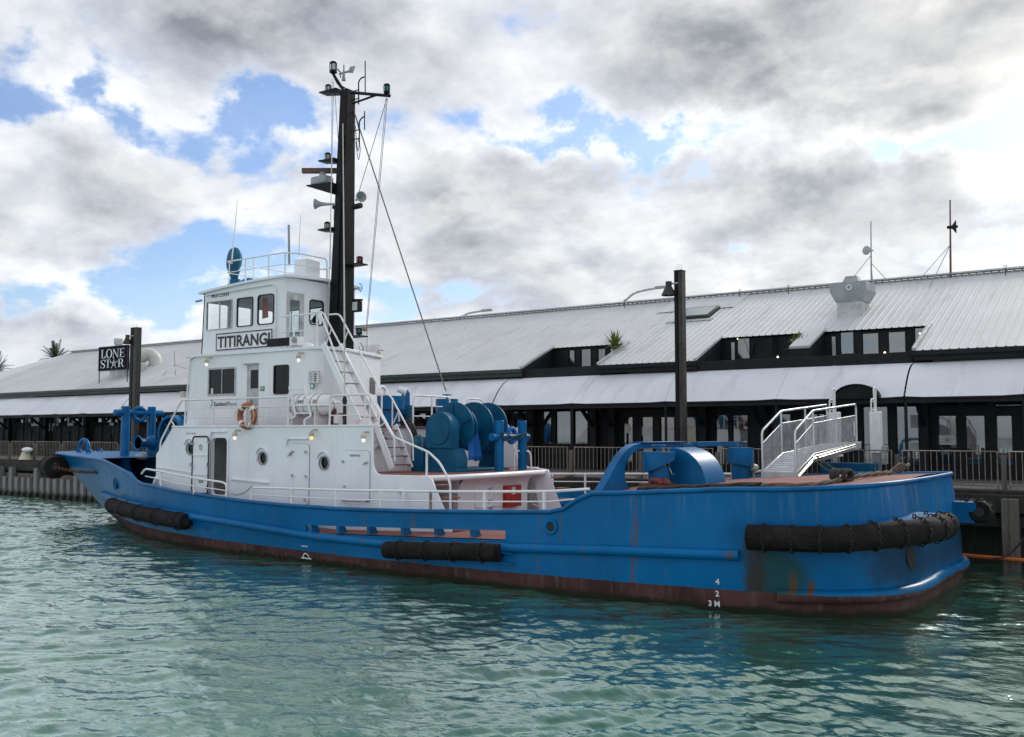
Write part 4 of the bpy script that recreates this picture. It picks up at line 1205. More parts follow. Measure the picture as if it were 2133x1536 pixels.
# louvre at the aft face
c1, c2 = Vector((-20.75, 21.6, 0)), Vector((-21.05, 22.4, 0))
mb = MB(); t = (c2-c1).normalized(); nrm = Vector((-t.y, t.x, 0)); nrm = nrm if nrm.x > 0 else -nrm
o_ = c1 + t*0.15 + nrm*0.012
mb.add([o_+Vector((0, 0, 4.55)), o_+t*0.42+Vector((0, 0, 4.55)), o_+t*0.42+Vector((0, 0, 5.05)), o_+Vector((0, 0, 5.05))], [(0, 1, 2, 3)]); lv = part('louvre', mb, 'dark_in', tug)
for k in range(9):
    z = 4.58+k*0.052; mb = MB(); mb.bar(o_+Vector((0, 0, z)), o_+t*0.42+Vector((0, 0, z)), 0.03, 0.02); part('louvre_slat', mb, 'grey', lv)

# ---------------------------------------------------------------- wheelhouse
def Wp(px, py): return XZ(px, py, YW)
XWF, XWF2 = Wp(419, 735)[0], Wp(426, 600)[0]
XWA = -22.08; ZR = 8.02; YWF = 22.35
w1, w2, w3 = rect_px(431.5, 629, 483.4, 682, YW), rect_px(494.5, 622.5, 526.6, 678.5, YW), rect_px(537.6, 618.5, 570.4, 675.5, YW)
zlo, zhi = w2[1], w2[3]+0.0
w1 = (w1[0], zlo-0.02, w1[2], zhi); w3 = (w3[0], zlo-0.0, w3[2], zhi+0.02)
wallw = [(XWF, ZL3+0.05), (XWA-0.12, ZL3+0.05), (XWA-0.12, ZR), (XWF2, ZR-0.16), ]
for (y, sgn) in ((YW, 1), (YWF-0.05, -1)):
    mb = MB(); mb.plate(wallw, [rrect(*w1, 0.03), rrect(*w2, 0.06), rrect(*w3, 0.10)], planeY(y), 0.05)
    part('wheelhouse_wall', mb, 'white', tug, 30)
    for wv, r, k in ((w1, 0.03, 2), (w2, 0.06, 1), (w3, 0.10, 1)):
        window(wv, planeY(y if sgn == 1 else y+0.02), k, r, 0.022, 'black_rough' if k == 1 else 'steel', 'glass')
# rounded near aft corner and aft wall with door and windows
mb = MB(); A = [radians(-90+90*k/6) for k in range(7)]
mb.grid([[(XWA-0.12+0.12*cos(a), YW+0.12+0.12*sin(a), z) for a in A] for z in (ZL3+0.05, ZR)]); part('corner_plate', mb, 'white', tug, 60)
dW = rect_pxX(597, 607, 632.5, 728, XWA); dWg = rect_pxX(604.5, 624, 624, 709, XWA)
vA = rect_pxX(645, 624, 673, 679, XWA)
vB = (vA[2]+0.33, vA[1], min(vA[2]+0.33+(vA[2]-vA[0]), YWF-0.15), vA[3]); vC = None
dz = (max(dW[1], ZL3+0.08), dW[3])
dW = (dW[0], dz[0], dW[2], dz[1])
mb = MB(); mb.plate([(YW+0.12, ZL3+0.05), (YWF, ZL3+0.05), (YWF, ZR), (YW+0.12, ZR)], [rrect(*dW, 0.03), rrect(*vA, 0.1), rrect(*vB, 0.1)], planeX(XWA), 0.05); part('wheelhouse_wall', mb, 'white', tug, 30)
for v in (vA, vB): window(v, planeX(XWA), 1, 0.1, 0.025, 'black_rough', 'glass')
mb = MB(); mb.plate(rrect(*dW, 0.03), [rrect(*dWg, 0.02)], planeX(XWA-0.005), 0.045); o = part('wheelhouse_door', mb, 'ltgrey', tug, 30, bev=0.008)
mb = MB(); mb.add([planeX(XWA-0.02)(u, v, 0) for u, v in rrect(*dWg, 0.02)], [tuple(range(24))]); part('pane', mb, 'glass', o)
mb = MB(); mb.plate([((dW[0]+dW[2])/2-0.07, dW[3]-0.22), ((dW[0]+dW[2])/2+0.07, dW[3]-0.22), ((dW[0]+dW[2])/2+0.07, dW[3]-0.08), ((dW[0]+dW[2])/2-0.07, dW[3]-0.08)], [], planeX(XWA+0.004), 0.006); part('door_notice', mb, 'paper', o)
mb = MB(); mb.tube([(XWA+0.0, dW[2]-0.09, 6.7), (XWA+0.06, dW[2]-0.09, 6.7), (XWA+0.06, dW[2]-0.22, 6.72)], 0.015, 6); part('door_handle', mb, 'steel', o)
# front wall with windows (seen through from behind)
mb = MB(); fr = [(YW, ZL3+0.05), (YWF, ZL3+0.05), (YWF, ZR-0.16), (YW, ZR-0.16)]
fh = [rrect(YW+0.12+k*0.95, zlo, YW+0.12+k*0.95+0.82, zhi, 0.06) for k in range(3)]
mb.plate(fr, fh, lambda u, v, w: (XWF+(XWF2-XWF)*(v-ZL3)/(ZR-ZL3)+w, u, v), 0.05); part('wheelhouse_front', mb, 'white', tug, 30)
mb = MB(); mb.box(XWF2+0.5, YW+0.4, ZL3+0.1, XWF2+1.1, YWF-0.4, zlo-0.12); part('helm_console', mb, 'dark_in', tug)
mb = MB(); mb.box(XWF2+0.3, YW+0.08, ZR-0.36, XWA-0.08, YWF-0.08, ZR-0.34); part('deckhead_lining', mb, 'cream_in', tug)
c = P(546, 640, Y=YW+0.25); mb = MB(); mb.add([(c.x, YW+0.25, zhi-0.02), (c.x+0.22, YW+0.27, zhi-0.02), (c.x+0.30, YW+0.25, zlo+0.25), (c.x-0.0, YW+0.26, zlo+0.22)], [(0, 1, 2, 3)]); part('red_curtain', mb, 'red_cloth', tug)
c = P(661, 665, X=XWA-0.5)
mb = MB(); mb.tube([(c.x, c.y+0.25, c.z+0.35), (c.x, c.y, c.z+0.2), (c.x, c.y-0.05, c.z+0.1)], 0.03, 8); mb.lathe([(0.05, 0), (0.14, 0.22)], (c.x, c.y-0.05, c.z+0.1), (0, -0.3, -1), 12); part('chart_lamp', mb, 'black', tug, 50)
# roof with drooped front, gutter
rows = []
for k in range(13):
    t = k/12; x = XWF2-0.18 + (XWA+0.18-(XWF2-0.18))*t
    droop = -0.20*(1-t)**2*1.0 if t < 0.5 else -0.20*(1-t)**2
    z = ZR+0.07+droop
    rows.append([(x, YW-0.10, z-0.03), (x, YW+0.3, z+0.0), (x, 20.85, z+0.05), (x, YWF-0.3, z), (x, YWF+0.10, z-0.03)])
mb = MB(); mb.grid(rows); mb.grid([[(x, y, z-0.07) for x, y, z in r] for r in rows])
mb.grid([[r[0] for r in rows], [(r[0][0], r[0][1], r[0][2]-0.07) for r in rows]]); mb.grid([rows[-1], [(x, y, z-0.07) for x, y, z in rows[-1]]]); mb.grid([rows[0], [(x, y, z-0.07) for x, y, z in rows[0]]]); mb.grid([[r[-1] for r in rows], [(r[-1][0], r[-1][1], r[-1][2]-0.07) for r in rows]])
part('wheelhouse_roof', mb, 'white', tug, 50)
mb = MB(); mb.tube(rounded([(XWF2+0.1, YW-0.04, ZR-0.28), (XWA-0.45, YW-0.04, ZR-0.20), (XWA-0.30, YW-0.04, ZR-0.34), (XWA-0.30, YW-0.04, ZL3+0.3)], 0.08), 0.022, 8); part('conduit', mb, 'white_rail', tug, 60)
mb = MB(); mb.tube([(XWF2-0.1, YW-0.02, ZR-0.42), (XWF2-0.35, YW-0.05, ZR-0.44)], 0.035, 8); part('fog_bell_arm', mb, 'grey', tug, 60)
# name board and registration
n0, n1 = P(450, 728, Y=YW-0.04), P(567.5, 688, Y=YW-0.04); nz0, nz1 = P(508, 727, Y=YW-0.04).z, P(508, 690.5, Y=YW-0.04).z
mb = MB(); mb.box(n0.x, YW-0.045, nz0, n1.x, YW-0.004, nz1); nb = part('name_board', mb, 'white_rail', tug, bev=0.005)
mb = MB(); mb.plate([(n0.x, nz0), (n1.x, nz0), (n1.x, nz1), (n0.x, nz1)], [[(n0.x+.035, nz0+.035), (n1.x-.035, nz0+.035), (n1.x-.035, nz1-.035), (n0.x+.035, nz1-.035)]], planeY(YW-0.052), 0.006); part('name_board_border', mb, 'navy', nb)
tw = (n1.x-n0.x)
part('name_lettering', text_mb('TITIRANGI', 0.49, lambda u, v, w: (n0.x+0.09+u, YW-0.056, nz0+0.095+v), w=tw-0.19, bold=0.012), 'navy', nb)
p = P(441.5, 621, Y=YW); q = P(477, 619, Y=YW)
part('registration_lettering', text_mb('MSA123434', 0.17, lambda u, v, w: (p.x+u, YW-0.004, p.z+v), w=q.x-p.x, bold=0.003), 'navy', tug)
# roof gear
YRR = YW+0.12; zr0 = ZR+0.05
def RP(px, py, Y=None): q = P(px, py, Y=Y or YRR); return q
def rail_poly(pts, r, name='rail', mat='white_rail', parent=None, n=8, rnd=0.08):
    mb = MB(); mb.tube(rounded(pts, rnd) if len(pts) > 2 else pts, r, n); return part(name, mb, mat, parent or tug, 60)
tl, tr = RP(471, 545), RP(588, 531)
ztr = (tl.z+tr.z)/2 + 0.02
xa_, xb_ = tl.x, tr.x
yfar = YWF-0.15; 
mb = MB(); mb.tube(rounded([(xa_, yfar, ztr), (xa_, YRR, ztr), (xb_+0.1, YRR, ztr), (xb_+0.35, YRR+0.35, ztr), (xb_+0.35, YRR+1.5, ztr), (xb_+0.35, YRR+1.5, zr0)], 0.12), 0.024, 8); rr_ = part('roof_rail', mb, 'white_rail', tug, 60)
mb = MB(); mb.tube(rounded([(xa_, yfar, (ztr+zr0)/2), (xa_, YRR, (ztr+zr0)/2), (xb_+0.1, YRR, (ztr+zr0)/2), (xb_+0.35, YRR+0.35, (ztr+zr0)/2), (xb_+0.35, YRR+1.5, (ztr+zr0)/2)], 0.12), 0.014, 6); part('mid_rail', mb, 'white_rail', rr_, 60)
mb = MB(); mb.tube(rounded([(xb_+0.35, YRR+2.3, zr0), (xb_+0.35, YRR+2.3, ztr), (xb_+0.35, yfar, ztr), (xa_, yfar, ztr)], 0.12), 0.024, 8); part('top_rail', mb, 'white_rail', rr_, 60)
for px in (478, 512, 528, 560, 594):
    x = RP(px, 545).x; mb = MB(); mb.tube([(x, YRR, zr0-0.1), (x, YRR, ztr)], 0.026 if px in (512, 560, 594) else 0.016, 8); part('rail_post', mb, 'white_rail', rr_)
for k in range(4):
    mb = MB(); x = xa_+(xb_-xa_)*k/3; mb.tube([(x, yfar, zr0-0.15), (x, yfar, ztr)], 0.022, 8); part('rail_post', mb, 'white_rail', rr_)
c = P(488.5, 543, Y=YRR+0.5)
rows_ = []
mb = MB(); mb.lathe([(0.02, -0.17), (0.30, -0.15), (0.42, -0.04), (0.43, 0.06), (0.36, 0.15), (0.15, 0.21), (0.0, 0.22)], (c.x, c.y, c.z), (-0.35, -1, 0.05), 14)
mb.lathe([(0.10, 0), (0.16, 0.25), (0.2, 0.32)], (c.x, c.y, c.z-0.66), (0, 0, 1), 10)
part('covered_searchlight', mb, 'teal_tarp', tug, 35)
mb = MB(); mb.lathe([(0.24, 0), (0.24, 0.10), (0.18, 0.26), (0.12, 0.30)], (c.x+0.05, c.y, zr0-0.06), (0, 0, 1), 12); part('searchlight_base', mb, 'blue_dark', tug, 40)
q = P(520, 574, Y=YRR+0.5); mb = MB(); mb.ellipsoid((q.x, q.y, zr0-0.02), (0.33, 0.3, 0.22), 12, 8); part('covered_compass', mb, 'blue_tarp', tug, 30)
q0 = P(612, 578, Y=YRR+0.75); q1 = P(637, 540, Y=YRR+0.75)
mb = MB(); mb.box(q0.x, YRR+0.75, zr0, q1.x, YRR+1.35, q1.z+0.03); part('roof_locker', mb, 'white', tug, bev=0.02)
mb = MB(); mb.tube(rounded([(q0.x+.3, YRR+.8, q1.z), (q0.x+.3, YRR+.8, q1.z+.12), (q0.x+.3, YRR+1.2, q1.z+.12), (q0.x+.3, YRR+1.2, q1.z)], .05), 0.015, 6); part('locker_handle', mb, 'white_rail', tug)
def whip(p0, p1, Y, r0, r1, name='whip_antenna', mat='white_rail'):
    a, b = P(*p0, Y=Y), P(*p1, Y=Y); mb = MB(); mb.tube([a, b], [r0, r1], 6); return part(name, mb, mat, tug, 60)
whip((483, 541), (495, 416), YRR, 0.022, 0.008); 
w_ = whip((602.5, 553), (601.4, 469), YRR+0.35, 0.035, 0.035, 'radio_antenna', 'grey')
whip((622.4, 536), (626, 448), YRR+1.0, 0.016, 0.007)
# bridge wing gear: floodlight box, white lamp box, dome, bridge rail
p0, p1 = P(556.5, 723, Y=18.95), P(603.6, 703, Y=18.95)
mb = MB(); mb.box(p0.x, 18.93, p0.z, p1.x, 19.08, p1.z); fl = part('floodlight_box', mb, 'black', tug, bev=0.01)
p0, p1 = P(604, 721, Y=18.93), P(621, 701, Y=18.93)
mb = MB(); mb.box(p0.x, 18.9, p0.z, p1.x, 19.15, p1.z); part('lamp_box', mb, 'white_rail', tug, bev=0.01)
mb = MB(); c = P(614, 708, Y=18.88); mb.lathe([(0.07, 0), (0.09, 0.04), (0.06, 0.06)], tuple(c), (0, -1, 0), 14); part('lamp_socket', mb, 'grey', tug, 50)
c = P(640, 724, Y=19.3); mb = MB(); mb.lathe([(0.19, -0.07), (0.2, 0.0), (0.18, 0.09), (0.1, 0.13), (0.0, 0.135)], tuple(c), (0, 0, 1), 18); part('antenna_dome', mb, 'white_rail', tug, 50)
# bridge-deck rail and stairs
ZB = ZL3+0.07
def BP(px, py): return P(px, py, Y=19.05)
bl, br_ = BP(585, 677), BP(668, 671)
zrail = ZB+0.95
mb = MB(); mb.tube(rounded([(bl.x, 19.1, zrail), (BP(664, 672).x, 19.1, zrail), (-19.1, 19.1, 4.55), (-19.1, 19.1, 3.95)], 0.12), 0.026, 8); br2 = part('bridge_rail', mb, 'white_rail', tug, 60)
for px in (609, 657):
    x = BP(px, 700).x; mb = MB(); mb.tube([(x, 19.1, ZB-0.05), (x, 19.1, zrail)], 0.026, 8); part('rail_post', mb, 'white_rail', br2)
mb = MB(); mb.tube([(bl.x, 19.1, ZB+0.48), (BP(657, 700).x, 19.1, ZB+0.48)], 0.014, 6); part('mid_rail', mb, 'white_rail', br2)
# ---------------------------------------------------------------- stairs
def stair(xb, zb, xt, zt_, ya, yb, n, name='stair', tread='deck', sw=0.2, foot=True):
    """steep ship's stair, bottom (xb,zb) to top (xt,zt_), between ya and yb"""
    d = Vector((xt-xb, 0, zt_-zb)); L = d.length; d.normalize(); nrm = Vector((d.z, 0, -d.x))
    if nrm.x < 0: nrm = -nrm
    base = None
    for y in (ya, yb):
        b, t = Vector((xb, y, zb)), Vector((xt, y, zt_))
        mb = MB()
        pts = [b, b+nrm*sw, t+nrm*sw, t]
        mb.add([p + Vector((0, -0.015, 0)) for p in pts] + [p + Vector((0, 0.015, 0)) for p in pts], [(0, 1, 2, 3), (7, 6, 5, 4), (0, 4, 5, 1), (1, 5, 6, 2), (2, 6, 7, 3), (3, 7, 4, 0)])
        s = part('stringer' if base else name, mb, 'white', base or tug, 30, bev=0.005)
        base = base or s
    for k in range(n):
        c = Vector((xb, 0, zb)) + d*(L*(k+0.6)/n)
        mb = MB(); mb.box(c.x-0.02, ya+0.016, c.z-0.012, c.x+sw*0.95, yb-0.016, c.z+0.012); part('tread', mb, tread, base)
    return base
ub, ut = P(743.5, 875, Y=18.9), P(668, 736, Y=18.9)
us = stair(ub.x, ZL2+0.08, ut.x, ZL3+0.05, 18.9, 19.55, 7, 'bridge_stair', 'grey')
for y, dx in ((18.9, 0.0), (19.55, 0.0)):
    a, b = P(668, 673, Y=y), P(690, 672, Y=y)
    t0 = Vector((ut.x-0.35, y, zrail)); t1 = Vector((ut.x+0.05, y, zrail))
    e1 = Vector((ub.x+0.30, y, ZL2+0.95)); e2 = Vector((ub.x+0.30, y, ZL2+0.25))
    rail_poly([t0, t1, e1 + Vector((0, 0, 0.0)), e2], 0.024, 'stair_rail', parent=us, rnd=0.15)
    mb = MB(); k = t1.lerp(e1, 0.10); mb.tube([Vector((ut.x+0.12, y, ZL3-0.1)), t1.lerp(e1, 0.22)], 0.018, 6); part('rail_stay', mb, 'white_rail', us)
# aft stair from the boat deck to the winch deck
ZP = 2.27
sa, sb_ = P(822, 985, Y=19.35), P(858, 985, Y=20.1)
fb = P(812, 983, Y=19.35)
s2 = stair(fb.x, ZP+0.05, XA+0.05, ZL2, 19.35, 20.1, 5, 'boat_deck_stair')
for y in (19.35, 20.1):
    rail_poly([(XA-0.55, y, ZL2+0.92), (XA-0.05, y, ZL2+0.92), (fb.x+0.15, y, ZP+0.95), (fb.x+0.18, y, ZP+0.3)], 0.024, 'stair_rail', parent=s2, rnd=0.15)
    mb = MB(); mb.tube([(XA+0.02, y, ZL2), (XA+0.28, y, ZL2+0.42)], 0.018, 6); part('rail_stay', mb, 'white_rail', s2)
# FIRE PLAN stencil on the aft wall
y_ = P(786, 908, X=XA).y; p = P(806, 908, X=XA)
for txt, py, pe in (('FIRE', 907, 801), ('PLAN', 917, 806)):
    e = P(pe, py, X=XA)
    part('stencil_lettering', text_mb(txt, 0.14, lambda u, v, w: (XA+0.004, e.y-0.36+u, e.z+v), w=0.36, bold=0.003), 'maroon', tug)
c = P(782, 928, X=XA+0.1); mb = MB(); mb.lathe([(0.09, 0), (0.1, 0.03), (0.1, 0.26), (0.09, 0.29)], (XA+0.15, c.y-0.1, c.z), (0, 1, 0), 14); part('fire_plan_tube', mb, 'ltgrey', tug, 40)
# ---------------------------------------------------------------- winch deck and trunk
yn, yf = 19.75, 22.95
XE = -15.25
mb = MB(); mb.plate([(XA, YD+0.07), (-15.6, YD+0.07), (XE, 18.9), (XE, 23.3), (-16.3, 24.3), (-16.9, 24.69), (XA, 24.69)], [], lambda u, v, w: (u, v, ZP-w), 0.03); part('winch_deck', mb, 'deck', tug, 30)
mb = MB(); mb.tube([(-15.62, YD+0.05, ZP-0.06), (XE, 18.9, ZP-0.06), (XE, 23.3, ZP-0.06), (-16.3, 24.3, ZP-0.06), (-16.9, 24.7, ZP-0.06)], 0.075, 8); part('deck_edge', mb, 'white', tug, 50)
mb = MB(); mb.box(XE-0.65, yn, 0.95, XE-0.45, yf, ZP-0.035); mb.v = mb.v; trunk = part('trunk_wall', mb, 'white', tug, bev=0.02)
mb = MB(); mb.box(XA, yn, 0.9, XE-0.66, yn+0.06, ZP-0.035); part('trunk_wall', mb, 'white', tug)
mb = MB(); mb.box(XA, yf-0.06, 0.9, XE-0.66, yf, ZP-0.035); part('trunk_wall', mb, 'white', tug)
# curved underside of the overhang
A = [pi/2*k/6 for k in range(7)]
mb = MB(); mb.grid([[(XE-0.45+0.42*(1-cos(a)), y, ZP-0.5+0.42*sin(a)) for a in A] for y in (yn, yf)]); part('overhang_plate', mb, 'white', tug, 60)
# side stairs down to the main deck at both sides
for (ya, yb) in ((18.12, 19.7), (23.15, 24.65)):
    xs, xe = P(895, 997, Y=YD).x, P(940, 1063, Y=YD).x
    if ya > 20: xs, xe = P(1141, 1000, Y=ya).x, P(1173, 1063, Y=ya).x
    for k in range(4):
        t = (k+0.7)/4; x = xs+(xe-xs)*t; z = ZP+(1.05-ZP)*t
        mb = MB(); mb.box(x-0.12, ya+0.02, z-0.015, x+0.22, min(yb, ya+0.5), z+0.015); part('side_stair_tread', mb, 'deck', tug)
    if ya > 20:
        mb = MB(); mb.plate([(xs, ZP), (xe, 1.05), (xe-0.8, 1.05), (xs-0.5, ZP)], [], planeY(ya), 0.03); part('stringer', mb, 'white', tug)
# red locker, door, pipes on the trunk aft face
XT = XE-0.449
p0, p1 = P(1054, 1057, X=XT+0.12), P(1085, 1010, X=XT+0.12)
mb = MB(); mb.box(XT, p0.y, p0.z, XT+0.14, p1.y, p1.z); rl = part('red_fire_locker', mb, 'red', tug, bev=0.01)
mb = MB(); mb.box(XT+0.141, p0.y+0.25, p1.z-0.25, XT+0.144, p0.y+0.42, p1.z-0.04); part('locker_notice', mb, 'paper', rl)
d0, d1 = P(988, 1060, X=XT), P(1046, 1000, X=XT)
mb = MB(); mb.plate(rrect(d0.y, max(d0.z, 1.0), d1.y, d1.z, 0.12), [], planeX(XT+0.03), 0.03); part('trunk_door', mb, 'white', tug, bev=0.01)
for px in (1106,):
    a = P(px, 1003, X=XT+0.06); b = P(px, 1050, X=XT+0.06)
    mb = MB(); mb.tube(rounded([(XT+0.06, a.y, ZP-0.1), (XT+0.06, a.y, b.z), (XT+0.06, a.y+0.35, b.z-0.1)], 0.1), 0.025, 6); part('pipe', mb, 'grey', tug)
for px, py in ((1020, 1020), (1020, 1044), (1109, 1010), (1109, 1046), (1135, 1005), (1023, 1058)):
    a = P(px, py, X=XT+0.05); mb = MB(); mb.ellipsoid(tuple(a), (0.05, 0.05, 0.04), 8, 6); mb.tube([a, a+Vector((0.02, 0.12, 0.05))], 0.012, 5); part('valve', mb, 'steel', tug)

# ---------------------------------------------------------------- rails on the bulwark and boat deck
def rail_run(name, pts_px, posts_px, Y, r=0.026, mids=(), rnd=0.10, start_down=None):
    pts = [P(px, py, Y=Y) for px, py in pts_px]
    base = rail_poly(pts, r, name, rnd=rnd)
    return base, pts
YB = 17.13
def gz(x): return zt(x)
# forward run
fr_pts = [P(295, 987, Y=17.9), P(303, 977, Y=17.85), P(336, 982, Y=17.55), P(370, 989.5, Y=17.3), P(420, 998.5, Y=17.2), P(463, 1004.5, Y=17.16)]
endp = P(472, 1015, Y=17.15); 
pts = fr_pts + [Vector((endp.x, 17.15, endp.z+0.08)), Vector((endp.x, 17.15, gz(endp.x)))]
rb = rail_poly(pts, 0.030, 'bulwark_rail', rnd=0.12)
mid = [Vector((p.x, p.y, (p.z+gz(p.x))/2)) for p in fr_pts[1:]] + [Vector((endp.x, 17.15, (fr_pts[-1].z+gz(endp.x))/2-0.02))]
rail_poly(mid, 0.016, 'mid_rail', parent=rb)
for k, px in enumerate((336, 405)):
    p = fr_pts[2] if px == 336 else fr_pts[3].lerp(fr_pts[4], 0.7)
    mb = MB(); mb.tube([(p.x, p.y, gz(p.x)-0.02), p], 0.034, 8); part('rail_post', mb, 'white_rail', rb)
# main run amidships
st = P(523, 1044, Y=YB)
top_px = [(527, 1016), (607, 1018), (720, 1021.5), (891, 1024), (1009, 1024.5), (1145, 1024), (1228, 1019)]
tp = [P(a, b, Y=YB) for a, b in top_px]
rb = rail_poly([Vector((st.x, YB, gz(st.x)))] + [Vector((st.x+0.02, YB, tp[0].z))] + tp[1:], 0.030, 'bulwark_rail', rnd=0.12)
rail_poly([Vector((st.x, YB, (tp[0].z+gz(st.x))/2))] + [Vector((p.x, YB, (p.z+gz(p.x))/2 if p.x < -11 else p.z-0.2)) for p in tp[1:-1]] + [Vector((tp[-1].x-0.25, YB, 1.98))], 0.016, 'mid_rail', parent=rb)
for px in (607, 700, 793, 897, 1009, 1133):
    x = P(px, 1040, Y=YB).x; z = lerp_table([(p.x, p.z) for p in tp], x)
    mb = MB(); mb.tube([(x, YB, gz(x)-0.02), (x, YB, z)], 0.036, 8); o = part('rail_post', mb, 'white_rail' if px != 897 else 'galv', rb)
# far side run over the aft well
rb = rail_poly([Vector((-18.3, 2*CL-YB, 2.0)), Vector((-10.2, 2*CL-YB, 2.2)), Vector((-7.5, 2*CL-YB-0.1, 2.75))], 0.030, 'bulwark_rail')
rail_poly([Vector((-18.3, 2*CL-YB, 1.76)), Vector((-10.2, 2*CL-YB, 1.95))], 0.016, 'mid_rail', parent=rb)
for k in range(6):
    x = -16.6+k*1.2; mb = MB(); mb.tube([(x, 2*CL-YB, gz(x)-0.05), (x, 2*CL-YB, 2.0+(x+18.3)*0.0247)], 0.034, 8); part('rail_post', mb, 'white_rail', rb)
# loose chain across the gangway gap
a = P(472, 1023, Y=17.15); b = P(525, 1013, Y=17.15)
part('gap_chain', chain_mb([a.lerp(b, t)+Vector((0, 0, -0.16*4*t*(1-t))) for t in [k/10 for k in range(11)]], 0.014), 'steel', tug)
# boat-deck rail
YR = 18.13
def R2(px, py): return P(px, py, Y=YR)
zt2 = R2(480, 831).z
xl = R2(346, 832).x; xs_ = R2(602, 830).x; x3, x4 = R2(687, 829).x, R2(771, 829).x
lo = R2(333, 938)
rb = rail_poly([R2(332.5, 945), R2(335, 918), R2(378, 834)+Vector((0, 0, 0.0)), Vector((R2(386, 831).x, YR, zt2)), Vector((xs_, YR, zt2))], 0.026, 'boat_deck_rail', rnd=0.10)
for k in (0.36, 0.68):
    rail_poly([Vector((R2(388, 850).x, YR, ZL2+(zt2-ZL2)*k)), Vector((xs_, YR, ZL2+(zt2-ZL2)*k))], 0.014, 'mid_rail', parent=rb)
mb = MB(); q = R2(356, 876); mb.tube([q, q+Vector((0.22, 0, -0.2))], 0.02, 6); part('rail_stay', mb, 'white_rail', rb)
for px in (386, 444, 600.6):
    x = R2(px, 860).x; mb = MB(); mb.tube([(x, YR, ZL2+0.02), (x, YR, zt2)], 0.024, 8); part('rail_post', mb, 'white_rail', rb)
mb = MB(); mb.lathe([(0.09, 0), (0.10, 0.16), (0.07, 0.18)], tuple(R2(378, 828)+Vector((0, 0.05, 0))), (0, 0, 1), 10); part('vent_cap', mb, 'cream', rb, 50)
st_px = [(771, 829), (778, 838), (819, 910), (878, 935.5), (893, 942), (915, 963), (929, 988), (938, 1008), (938, 1062)]
rb = rail_poly([Vector((x3, YR, ZL2+0.02)), Vector((x3+0.02, YR, zt2)), Vector((x4, YR, zt2))] + [R2(*q) for q in st_px[1:]], 0.028, 'stairway_rail', rnd=0.12)
for k in (0.36, 0.68): rail_poly([Vector((x3, YR, ZL2+(zt2-ZL2)*k)), Vector((x4, YR, ZL2+(zt2-ZL2)*k))], 0.014, 'mid_rail', parent=rb)
mb = MB(); mb.tube([(x4, YR, ZL2+0.02), (x4, YR, zt2)], 0.026, 8); part('rail_post', mb, 'white_rail', rb)
mb = MB(); mb.tube([R2(787, 892), R2(803, 880)], 0.02, 6); part('rail_stay', mb, 'white_rail', rb)
x = R2(889, 940).x; mb = MB(); mb.tube([(x, YR, ZP), (x, YR, R2(889, 941).z)], 0.028, 8); part('rail_post', mb, 'white_rail', rb)
# aft boat-deck rails (athwart, above the aft wall)
for (pa_, pb__) in ((862, 938), (1010, 1020)):
    pass
ya_ = P(862, 860, X=XA).y; yb__ = P(938, 860, X=XA).y
rb = rail_poly([(XA-0.03, ya_, ZL2), (XA-0.03, ya_, ZL2+0.92), (XA-0.03, yb__, ZL2+0.92), (XA-0.03, yb__+0.02, ZL2+0.3)], 0.026, 'aft_rail', rnd=0.12)
for z in (0.32, 0.62): rail_poly([(XA-0.03, ya_, ZL2+z), (XA-0.03, yb__, ZL2+z)], 0.016, 'mid_rail', parent=rb)
mb = MB(); y = P(901, 860, X=XA).y; mb.tube([(XA-0.03, y, ZL2), (XA-0.03, y, ZL2+0.92)], 0.026, 8); part('rail_post', mb, 'white_rail', rb)
rb = rail_poly([(XA-0.03, 23.6, ZL2), (XA-0.03, 23.6, ZL2+0.9), (XA-0.03, 24.3, ZL2+0.9), (XA+0.9, 24.5, ZL2+0.1), (XA+1.3, 24.5, ZP+0.2)], 0.026, 'aft_rail', rnd=0.15)
# ladder grip by the stair head
ra = P(817, 890, X=XA-0.4)
rail_poly([(XA-0.4, ra.y, ZL2), (XA-0.4, ra.y, ZL2+0.85), (XA-0.4, ra.y+0.22, ZL2+0.95), (XA-0.4, ra.y+0.30, ZL2)], 0.022, 'grab_rail', rnd=0.12)
# rail round the winch deck, far corner
rb = rail_poly([(XE-0.6, 22.5, ZP), (XE-0.6, 22.5, ZP+0.55), (XE-0.35, 22.95, ZP+0.55), (XE-0.35, 23.0, ZP)], 0.028, 'winch_deck_rail', rnd=0.15)

# ---------------------------------------------------------------- towing winch
XW_, ZW_ = -16.85, 3.50
def disc(mbo, y0, y1, r, n=36, x=XW_, z=ZW_): mbo.lathe([(0.001, 0), (r, 0), (r, y1-y0), (0.001, y1-y0)], (x, y0, z), (0, 1, 0), n)
mb = MB(); mb.lathe([(0.30, 0), (0.30, 1.5)], (XW_, 20.75, ZW_), (0, 1, 0), 28); wn_ = part('towing_winch', mb, 'blue_dark', tug, 40)
for y, r in ((20.98, 0.70), (21.30, 0.56), (21.88, 0.72), (22.55, 0.72)):
    mb = MB(); disc(mb, y, y+0.05, r); part('drum_flange', mb, 'blue_dark', wn_, 40, bev=0.008)
    if r == 0.70:
        for k in range(5):
            a = radians(20+72*k); mb = MB(); mb.bar((XW_+0.3*cos(a), y-0.03, ZW_+0.3*sin(a)), (XW_+0.67*cos(a), y-0.03, ZW_+0.67*sin(a)), 0.04, 0.03, up=(0, 1, 0)); part('flange_rib', mb, 'blue_dark', wn_)
